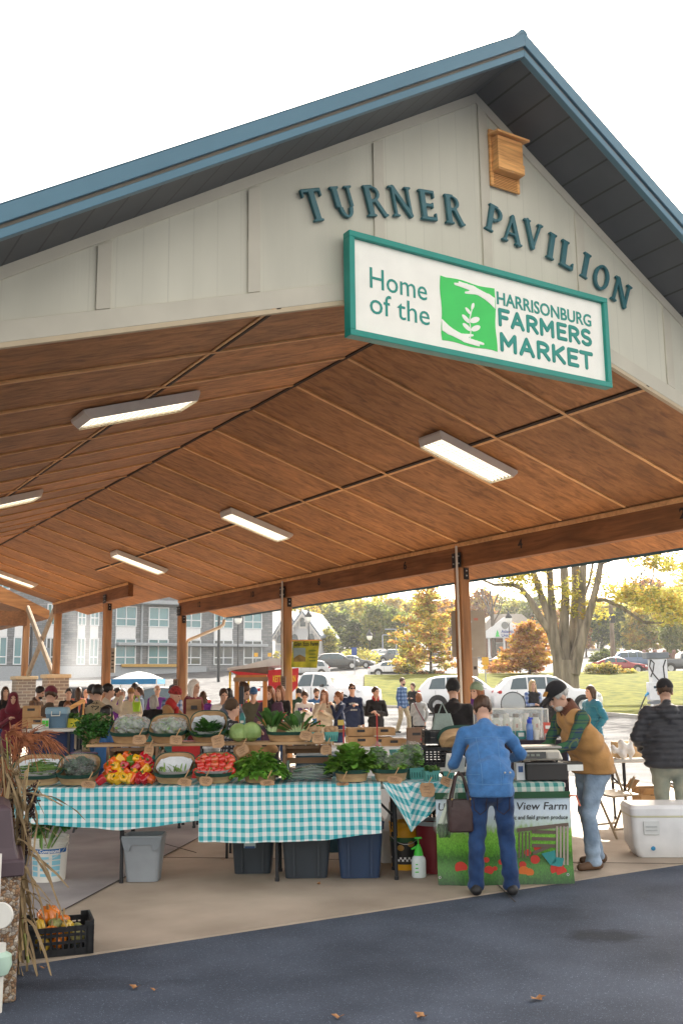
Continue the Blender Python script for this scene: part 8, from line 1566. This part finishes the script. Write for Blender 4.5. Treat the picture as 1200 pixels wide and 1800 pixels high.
t = thing('tan_tray', 'brown wooden tray on legs behind the potato boxes', 'tray', at(600, 12.0, zm), CAMROT); m = MB(); m.box((0, 0, .16), (.24, .14, .03)); m.build('tray', M_PINE, t); [MB().box((sx*.1, sy_*.05, .075), (.02, .02, .15)).build('leg', M_PINE, t) for sx in (-1, 1) for sy_ in (-1, 1)]
t = thing('tote_bag', 'pale grey green tote bag on the shoulder of the black hooded man', 'bag', at(779, 11.9, P(779, 1300, 11.9).z), CAMROT); m = MB(); m.rings([rrect(.26, .10, 0, .03), rrect(.28, .12, .1, .03), rrect(.18, .06, .30, .02)]); m.build('bag', cloth('sage canvas', (.26, .33, .31)), t, smooth=35); m = MB(); m.tube([(-.06, 0, .28), (.0, .03, .42), (.06, 0, .28)], .01, 6); m.build('strap', cloth('sage canvas', (.26, .33, .31)), t)
# ------------------------------------------------------------------ left market tables
zl = P(80, 1279, 12.6).z; clothtable('navy cloth', 44, 126, 12.3, 12.9, zl-.02, C_NAVY); ftable('long white folding table of the brown jacket seller', 40, 128, 12.2, 12.95, zl, (48, 112))
t = thing('cooler', 'blue grey cooler with a white handle on the far left table', 'cooler', at(101, 12.5, zl), CAMROT+.1); m = MB(); m.rings([rrect(.24, .2, 0), rrect(.26, .22, .17)]); m.build('body', plastic('slate cooler', (.09, .17, .25)), t, smooth=30); m = MB(); m.rings([rrect(.275, .235, .172), rrect(.275, .235, .235), rrect(.25, .21, .25)]); m.build('lid', plastic('cooler lid blue', (.22, .36, .46)), t, smooth=30); m = MB(); m.tube([(-.05, -.125, .20), (-.05, -.14, .15), (.05, -.14, .15), (.05, -.125, .20)], .008, 6); m.build('handle', M_WPL, t)
cbox('open cardboard box on the far left table', 68, 1278, 12.55, .22, .2, .12, .1, zl, False); cbox('second cardboard box stacked at the far left', 56, 1262, 12.75, .2, .18, .13, .2, zl+.13, False); cbox('cardboard box under the stacked one at the far left', 57, 1262, 12.77, .22, .2, .125, .2, zl, False)
for i, (px, lb) in enumerate(((77, 'left green and white carton on the far left table'), (83, 'right green and white carton on the far left table'))): t = thing('drink_carton', lb, 'carton', at(px, 12.35, zl), CAMROT+.2); m = MB(); m.box((0, 0, .06), (.04, .04, .12)); m.build('carton', M_WPL, t); m = MB(); m.box((0, -.021, .06), (.036, .004, .07)); m.build('label', M_LIME, t)
t = thing('white_tray', 'small white plastic tray at the front of the far left table', 'tray', at(68, 12.3, zl), CAMROT); m = MB(); m.rings([rrect(.13, .1, 0), rrect(.15, .12, .05), rrect(.14, .11, .05), rrect(.12, .09, .01)]); m.build('tray', M_WPL, t)
t = thing('yellow_crate', 'yellow plastic crate of greens right of the blue cooler', 'crate', at(128, 12.6, zl), CAMROT); m = MB(); m.rings([rrect(.2, .15, 0), rrect(.22, .17, .11), rrect(.21, .16, .11), rrect(.19, .14, .01)]); m.build('crate', plastic('lemon crate', (.60, .55, .04)), t); link('greens', crown_mesh('greens', [(0, 0, .12, .09, .06, .04)], 160, .03, [M_LETT, M_SPIN], 8, 8, .01), t)
t = thing('leaning_board', 'orange wooden board leaning above the yellow crate', 'board', at(131, 12.9, zl+.0), CAMROT); m = MB(); m.bar((-.12, 0, .20), (.12, .02, .33), .02, .05); m.build('board', M_CED, t); m = MB(); m.bar((.1, 0, 0), (.11, .02, .32), .02); m.build('prop', M_CED, t)
t = thing('folding_chair', 'dark folding chair behind the parsley at left', 'chair', at(127, 11.8, .012), CAMROT-.4); 
for s in (-1, 1): m = MB(); m.tube([(s*.19, .22, 0), (s*.19, -.1, .46)], .013, 6); m.build('leg', M_LEG, t); m = MB(); m.tube([(s*.17, -.2, 0), (s*.17, .2, .85)], .013, 6); m.build('leg', M_LEG, t)
m = MB(); m.box((0, 0, .45), (.38, .36, .03)); m.build('seat', C_PLUM, t); m = MB(); m.box((0, .17, .75), (.36, .03, .22)); m.build('backrest', C_PLUM, t)
t = thing('clear_bag', 'clear bag of blue and white goods on the ground table at far left', 'bag', at(27, 10.5, .62), CAMROT); sdf_obj('film', lambda X, Y, Z: np.maximum(ell(X, Y, Z, (0, 0, .07), (.11, .08, .09))+.01*np.sin(X*60)*np.sin(Z*70), -Z), (-.15, -.12, -.02), (.15, .12, .2), .012, M_FILMW, t); ftable('low dark table at the far left behind the sorghum', 0, 42, 10.3, 10.9, .62, (6, 36), plastic('dark top', (.04, .04, .05)))
tt = ftable('dark table under the wooden window frame', 395, 545, 12.6, 13.3, P(450, 1275, 12.8).z, (405, 530), plastic('dark top', (.04, .04, .05))); zf = P(450, 1275, 12.8).z
t = thing('wooden_stand', 'orange stained wooden frame standing on the dark table with a black panel inside', 'stand', at(441, 12.8, zf), CAMROT); xw = (at(472, 12.8, 0)-at(413, 12.8, 0)).length; hf_ = P(441, 1190, 12.8).z-zf; M_ORW = mat('orange stained wood', (.50, .17, .03), .5, .2, 6, (1, 1, .2))
for sx in (-1, 1): m = MB(); m.box((sx*(xw/2-.03), 0, hf_/2), (.055, .06, hf_)); m.build('post', M_ORW, t)
m = MB(); m.box((0, -.035, hf_-.03), (xw+.02, .03, .05)); m.build('rail', M_PINED, t); m = MB(); m.box((0, .02, hf_+.01), (xw-.02, .07, .03)); m.build('top_board', M_ORW, t); m = MB(); m.box((-.12, 0, hf_*.62), (.06, .05, .22)); m.build('panel', M_PRK, t); m = MB(); m.tube([(-.12, 0, hf_*.8), (-.12, 0, hf_-.03)], .004, 5); m.build('cord', M_PRK, t)
for i, (px, c_, lb) in enumerate(((426, 'packet teal', 'teal shopping bag on the dark table'), (500, 'sticker red', 'small red packet on the dark table'), (487, 'lime plastic', 'green bottle on the dark table under the plum cardigan'))): t = thing('small_good', lb, 'goods', at(px, 12.7, zf), CAMROT); m = MB(); m.rings([rrect(.07, .06, 0, .02), rrect(.08, .06, .1, .02), rrect(.03, .03, .16, .01)]); m.build('pack', MATS.get(c_, M_LIME), t); m = MB(); m.box((0, -.035, .05), (.04, .012, .03)); m.build('label', M_WPL, t)
t = thing('easel_board', 'wooden easel board with dark cards beside the red beanie person', 'easel', at(341, 13.2, P(341, 1282, 13.2).z), CAMROT+.2); m = MB(); m.box((0, .06, .19), (.20, .02, .40), rotm(-.3)); m.build('board', M_PINE, t); m = MB(); m.box((0, .03, .28), (.08, .01, .05), rotm(-.3)); m.box((-.02, .06, .16), (.08, .01, .04), rotm(-.3)); m.build('card', M_PRK, t); ftable('folding table under the easel board', 262, 392, 12.9, 13.6, P(341, 1282, 13.2).z, (275, 380))
t = thing('lime_bag', 'lime green shopping bag held by the tan cap man', 'bag', at(240, 21.6, P(240, 1251, 21.6).z), CAMROT); m = MB(); m.rings([rrect(.14, .07, 0), rrect(.18, .08, .16), rrect(.17, .05, .2)]); m.build('bag', plastic('acid lime', (.35, .62, .02)), t); m = MB(); m.tube([(-.06, 0, .19), (-.05, 0, .33), (.05, 0, .33), (.06, 0, .19)], .012, 6); m.build('handle', plastic('acid lime', (.35, .62, .02)), t)
M_TCL = plastic('green tank', (.01, .12, .10)); t = thing('green_bin', 'tall dark teal bin below the shelf behind the green garlic', 'bin', at(286, 13.0, .014), CAMROT); m = MB(); m.rings([rrect(.5, .4, 0), rrect(.55, .45, .95), rrect(.57, .47, .96), rrect(.57, .47, 1.0)]); m.build('bin', M_TCL, t, smooth=30); m = MB(); m.box((0, -.24, .8), (.3, .02, .05)); m.build('handle', M_TCL, t)
t = thing('metal_can', 'grey metal milk can behind the cabbages', 'can', at(372, 10.6, .62), CAMROT); m = MB(); m.lathe([(.001, 0), (.13, 0), (.14, .2), (.08, .3), (.09, .36)], 20); m.build('can', M_BOLT, t, smooth=35); m = MB(); m.lathe([(.1, .36), (.1, .38), (0, .39)], 16); m.build('lid', M_BOLT, t)
clothtable('red and blue bunting cloth', 300, 350, 11.7, 12.2, .98, C_RED, .3); clothtable('slate cloth', 520, 600, 10.0, 10.6, .93, cloth('slate teal', (.03, .07, .09)))
t = thing('jacket_heap', 'brown jacket draped over a chair behind the tomatoes', 'jacket', at(433, 9.9, .014), CAMROT); sdf_obj('jacket', lambda X, Y, Z: smin(rc(X, Y, Z, (0, 0, .55), (.02, 0, .95), .16, .15), rc(X, Y, Z, (-.22, -.04, .7), (.24, -.02, .98), .06, .06), .08)+.012*np.sin(X*30+Z*40), (-.45, -.3, .3), (.45, .3, 1.25), .025, C_CAMEL, t); m = MB(); [MB().tube([(x, y, 0), (x, y, .6)], .014, 6).build('leg', M_LEG, t) for x in (-.17, .17) for y in (-.15, .15)]
# ------------------------------------------------------------------ kettle corn stand, tent, smoke
KD = 27; KC_ = thing('kettle_corn_stand', 'red kettle corn stand with a pale sloping awning roof behind the second post', 'food stand', at(466, KD, .0), CAMROT); ko = KC_.location
def kp(px, py): v_ = P(px, py, KD)-ko; return v_.dot(RGT), v_.z
M_AWN = plastic('awning white', (.60, .60, .58), .6); M_REDV = plastic('red vinyl', (.52, .025, .035), .5); M_YLET = plastic('yellow lettering', (.75, .50, .04), .5)
xa, za = kp(404, 1175); xb, zb_ = kp(500, 1160); xc, zc_ = kp(527, 1178); m = MB(); m.prism([(xa, za), (xa+.5, za+.08), (xb-.3, zb_+.04), (xb+.6, zb_-.02), (xb+.6, zb_-.10), (xa, za-.06)], -.6, 2.2); m.build('awning', M_AWN, KC_); m = MB(); m.prism([(xa+.1, za-.07), (xb-.4, zb_-.12), (xb-.4, zb_-.55), (xa+.25, za-.22)], -.55, 2.1); m.build('valance', mat('brown board', (.18, .12, .09), .7, .2), KC_)
m = MB(); x0, z0 = kp(408, 1180); x1, z1 = kp(478, 1183); m.prism([(x0, z0), (x1, z1-.04), (x1, z1-.14), (x0+.3, z0-.14)], -.66, -.62); m.build('red_fringe', M_REDV, KC_)
x0, zt_ = kp(475, 1177); x1, _ = kp(527, 1177); z0 = kp(500, 1206)[1]; m = MB(); m.prism([(x0, z0-.9), (x1-.03, z0), (x1, zt_+.02), (x0, zt_-.03)], -.72, -.70); bn_ = m.build('banner', M_REDV, KC_); me = text_mesh('KETTLE CORN', .20, .003, .006, m=M_YLET); v_ = np.array([q_.co for q_ in me.vertices]); a0 = kp(483, 1195)[0]; a1 = kp(522, 1195)[0]; me.transform(Matrix.Diagonal(((a1-a0)/np.ptp(v_[:, 0]), 1, 1.15, 1))); link('lettering', me, KC_, ((a0+a1)/2, -.725, kp(500, 1194)[1]))
for px in (408, 440, 480, 523): x_, _ = kp(px, 1200); m = MB(); m.tube([(x_, -.5, 0), (x_, -.5, za-.1)], .03, 6); m.build('pole', M_YLET, KC_)
m = MB(); x0, z0 = kp(412, 1215); x1, _ = kp(525, 1215); m.box(((x0+x1)/2, .1, 1.5/2), (x1-x0, 1.2, 1.0)); m.build('counter', M_REDV, KC_)
TD = 40; TN = thing('canopy_tent', 'white pop up canopy tent with a blue edge in front of the stone building', 'tent', at(242, TD, terr(TD)), CAMROT); to_ = TN.location
def tp(px, py): v_ = P(px, py, TD)-to_; return v_.dot(RGT), v_.z
xa, za = tp(204, 1195); xb, _ = tp(283, 1195); zt_ = tp(242, 1180)[1]; xm = (xa+xb)/2; hw_ = (xb-xa)/2; m = MB(); R4 = [Vector((xm+sx*hw_, sy_*hw_, za)) for sx, sy_ in ((-1, -1), (1, -1), (1, 1), (-1, 1))]; m.rings([R4, [Vector((xm+sx*hw_*.45, sy_*hw_*.45, za+(zt_-za)*.72)) for sx, sy_ in ((-1, -1), (1, -1), (1, 1), (-1, 1))], [Vector((xm+sx*.02, sy_*.02, zt_)) for sx, sy_ in ((-1, -1), (1, -1), (1, 1), (-1, 1))]], cap0=False); m.build('canopy', mat('tent white', (.72, .74, .76), .7, .03, trans=.3), TN)
m = MB()
for a, b in zip(R4, R4[1:]+R4[:1]): m.bar(a-Vector((0, 0, .08)), b-Vector((0, 0, .08)), .03, .2)
m.build('valance', plastic('tent blue', (.03, .20, .42), .6), TN)
for c in R4: m = MB(); m.tube([(c.x, c.y, 0), (c.x, c.y, za)], .03, 6); m.build('leg', M_WPL, TN)
# hanging banner on the second post
hb = P(538, 1150, 21.3); HBN = thing('hanging_banner', 'green and yellow eco farm banner hanging beside the second post', 'banner', hb, CAMROT); 
def hq(px, py): v_ = P(px, py, 21.3)-hb; return v_.dot(RGT), v_.z
x0, zt_ = hq(515, 1126); x1, z0 = hq(562, 1174); xl_ = hq(512, 1174)[0]; m = MB(); m.prism([(xl_, z0+.02), (x1-.06, z0-.0), (x1, zt_), (x0, zt_)], -.006, .006); m.build('sheet', mat('eco banner green', (.16, .24, .015), .6, .35, 4, c2=(.42, .40, .03)), HBN); m = MB(); m.tube([(x0-.05, 0, zt_), (x1+.05, 0, zt_)], .015, 6); m.build('rod', M_CED, HBN); m = MB(); a, b_ = hq(516, 1139); c, d = hq(537, 1163); m.prism([(a, d), (c, d), (c, b_), (a, b_)], -.011, -.007); m.build('photo_print', mat('print sky', (.22, .32, .36), .5, .2, 3), HBN); m = MB(); m.prism([(a, d), (c, d), (c, d+.09), (c-.12, d+.15), (a+.06, d+.12), (a, d+.07)], -.014, -.0115); m.build('photo_field', mat('print field', (.22, .16, .05), .6, .4, 9), HBN)
me = text_mesh('Glen Eco Farm', .10, .002, .0015, m=M_PRK); v_ = np.array([q_.co for q_ in me.vertices]); me.transform(Matrix.Diagonal(((x1-x0)*.92/np.ptp(v_[:, 0]), 1, 1.25, 1))); link('lettering', me, HBN, ((x0+x1)/2, -.012, hq(538, 1132)[1])); m = MB(); [m.box((hq(549, 1144)[0], -.01, hq(549, 1144)[1]-.07*k), (.16-.02*(k % 2), .004, .022)) for k in range(4)]; m.build('text_lines', plastic('print olive', (.10, .16, .02)), HBN)
# back of metal sign, electric boxes on posts
def plate(name, label, px, py, D, w, h, mt, cat, rad=.04, rz=0, d=.004, extra=None):
    q = P(px, py, D); t = thing(name, label, cat, q, CAMROT+rz); pl_ = [(v.x, v.y) for v in rrect(w, h, 0, rad)]; m = MB(); m.prism(pl_, -d/2, d/2); m.build('plate' if d < .02 else 'case', mt, t); return t
M_SGB2 = mat('unpainted sign back', (.36, .33, .28), .45, .12, 3, metal=.3)
t = plate('metal_sign', 'blank tan back of a large round cornered metal sign behind the first post', 823, 1114, 16.62, .57, .77, M_SGB2, 'sign'); m = MB(); m.box((.13, -.004, .24), (.07, .002, .04)); m.build('sticker', plastic('sticker pink', (.5, .2, .17)), t); m = MB(); [m.box((0, -.01, z), (.12, .02, .03)) for z in (-.25, .2)]; m.build('clamp', M_BOLT, t)
t = plate('breaker_box', 'grey electric box with dark slots low on the first post', 834, 1172, 16.4, .09, .31, plastic('box grey', (.36, .34, .31)), 'electric box', .01, 0, .09); m = MB(); m.box((0, -.048, -.02), (.045, .006, .05)); m.build('socket', M_PRK, t)
t = plate('outlet_box', 'small grey outlet box under the slotted electric box', 830, 1196, 16.4, .06, .11, plastic('box grey', (.36, .34, .31)), 'electric box', .01, 0, .08); m = MB(); m.box((0, -.044, 0), (.03, .006, .05)); m.build('cover', M_WPL, t)
for px, py, D, w_, h_, lb in ((498, 1201, 21.15, .11, .29, 'brown electric box low on the second post'), (309, 1203, 26.3, .12, .28, 'brown electric box low on the third post'), (199, 1161, 27.0, .11, .66, 'tall tan metal panel on the fourth post')):
    t = plate('electric_box', lb, px, py, D, w_, h_, plastic('box brown', (.17, .12, .09)) if h_ < .4 else M_SGB2, 'electric box', .01, 0, .08); m = MB(); [m.box((0, -.044, h_*(.3-.15*k)), (w_*.6, .006, h_*.05)) for k in range(5)]; m.build('louvre', M_STEEL, t)
t = plate('outlet_box', 'pale junction box at the foot of the conduit on the second post', 495, 1243, 21.1, .10, .11, M_PVC, 'electric box', .01, 0, .07); m = MB(); m.box((0, -.04, 0), (.06, .006, .06)); m.build('cover', M_WPL, t)
# brick piers with crossed braces
M_PBR = bricks('pier brick', (.22, .17, .14), (.30, .22, .16), (.42, .37, .30), .30, .105, .014)
M_CAPS = mat('cast cap', (.55, .42, .26), .7, .1); X2 = XR+3.035+.1; pq = []
for y, lb in ((31.75, 'nearer brick pier with a tan cap carrying a timber post at left'), (35.7, 'farther brick pier with a tan cap left of the other one')):
    t = thing('brick_pier', lb, 'pier', (X2, y, 0)); m = MB(); m.box((0, 0, .98), (.66, .66, 1.96)); m.build('shaft', M_PBR, t); m = MB(); m.box((0, 0, 2.02), (.78, .78, .12)); m.build('cap', M_CAPS, t, bevel=.02); tp_ = post(X2, y, 4.6 if y < 33 else 4.4, .2, 2.08)
BR = thing('cross_brace', 'pair of crossed timber braces between the two brick piers', 'brace', (X2, 33.7, 2.1)); 
for a, b, dx in (((0, -1.75, 0), (0, 1.75, 2.35), -.05), ((0, 1.75, .0), (0, -1.75, 2.35), .05)): m = MB(); m.bar(Vector(a)+Vector((dx, 0, 0)), Vector(b)+Vector((dx, 0, 0)), .09, .2); m.build('brace_timber', mat('pale brace timber', (.34, .26, .18), .7, .2, 6), BR, bevel=.01)
# further wing of the pavilion beyond the piers
m = MB(); wv = [(XR+x, z) for x, z in ((-4.2, zc(4.2)), (0, ZR), (3.9, zc(3.9)), (3.9, zc(3.9)+.3), (0, 6.2), (-4.2, zc(4.2)+.3))]; m.prism(wv, 35.6, 46); wp(m, 'far_wing_roof', M_CEIL); m = MB(); m.prism([(XR-4, zc(3)-.55), (XR+3.1, zc(3)-.55), (XR+3.1, zc(3)-.05), (XR-4, zc(3)-.05)], 35.5, 35.6); wp(m, 'tie_beam', M_BEAM); beam(XR+3.035, 35.8, 45.9, 3.98, 4.34, 1)
# smoke
def smoke():
    m = bpy.data.materials.new('smoke'); m.use_nodes = True; nt = m.node_tree; L = nt.links; nt.nodes.remove(nt.nodes['Principled BSDF']); pv = nd(nt, 'ShaderNodeVolumePrincipled'); pv.inputs['Color'].default_value = (.9, .92, .95, 1); pv.inputs['Anisotropy'].default_value = .35
    tc = nd(nt, 'ShaderNodeTexCoord'); n = nd(nt, 'ShaderNodeTexNoise'); n.inputs['Scale'].default_value = 1.7; n.inputs['Detail'].default_value = 5; n.inputs['Distortion'].default_value = .6; L.new(tc.outputs['Generated'], n.inputs[0]); mp = nd(nt, 'ShaderNodeMapping'); mp.inputs['Location'].default_value = (-.95, -.95, -.62); mp.inputs['Scale'].default_value = (1.9, 1.9, 1.45); L.new(tc.outputs['Generated'], mp.inputs[0]); ln = nd(nt, 'ShaderNodeVectorMath', operation='LENGTH'); L.new(mp.outputs[0], ln.inputs[0])
    a = nd(nt, 'ShaderNodeMath', operation='SUBTRACT'); L.new(n.outputs[0], a.inputs[0]); L.new(ln.outputs['Value'], a.inputs[1]); mr = nd(nt, 'ShaderNodeMapRange'); mr.inputs[1].default_value = .03; mr.inputs[2].default_value = .45; mr.inputs[3].default_value = 0; mr.inputs[4].default_value = .26; L.new(a.outputs[0], mr.inputs[0]); L.new(mr.outputs[0], pv.inputs['Density']); L.new(pv.outputs[0], nt.nodes['Material Output'].inputs['Volume']); return m
sm = MB(); sm.box((0, 0, 3.0), (4.4, 3.0, 6.0)); o = sm.build('smoke', smoke(), None, at(152, 41, .3), (0, 0, CAMROT)); tag(o, 'pale grill smoke drifting up before the stone building', 'smoke', None, 'stuff')
t = thing('grill', 'black drum grill smoking behind the crowd at left', 'grill', at(125, 40, .28), CAMROT); m = MB(); m.lathe([(.0, -.7), (.42, -.7), (.45, -.6), (.45, .6), (.42, .7), (0, .7)], 20, (0, 0, 1.0), R=rotm(0, math.pi/2)); m.build('drum', M_PRK, t, smooth=35); [MB().tube([(sx*.5, sy_*.3, 0), (sx*.5, sy_*.3, .8)], .03, 6).build('leg', M_PRK, t) for sx in (-1, 1) for sy_ in (-1, 1)]
# ================================================================== air
hm_ = bpy.data.materials.new('haze'); hm_.use_nodes = True; nt_ = hm_.node_tree; nt_.nodes.remove(nt_.nodes['Principled BSDF']); pv_ = nd(nt_, 'ShaderNodeVolumePrincipled'); pv_.inputs['Color'].default_value = (.95, .95, .95, 1); pv_.inputs['Density'].default_value = .00028; pv_.inputs['Anisotropy'].default_value = .45; nt_.links.new(pv_.outputs[0], nt_.nodes['Material Output'].inputs['Volume'])
hz = MB(); hz.box((0, 0, 34), (2100, 2100, 72)); tag(hz.build('haze', hm_), None, None, None, 'stuff')
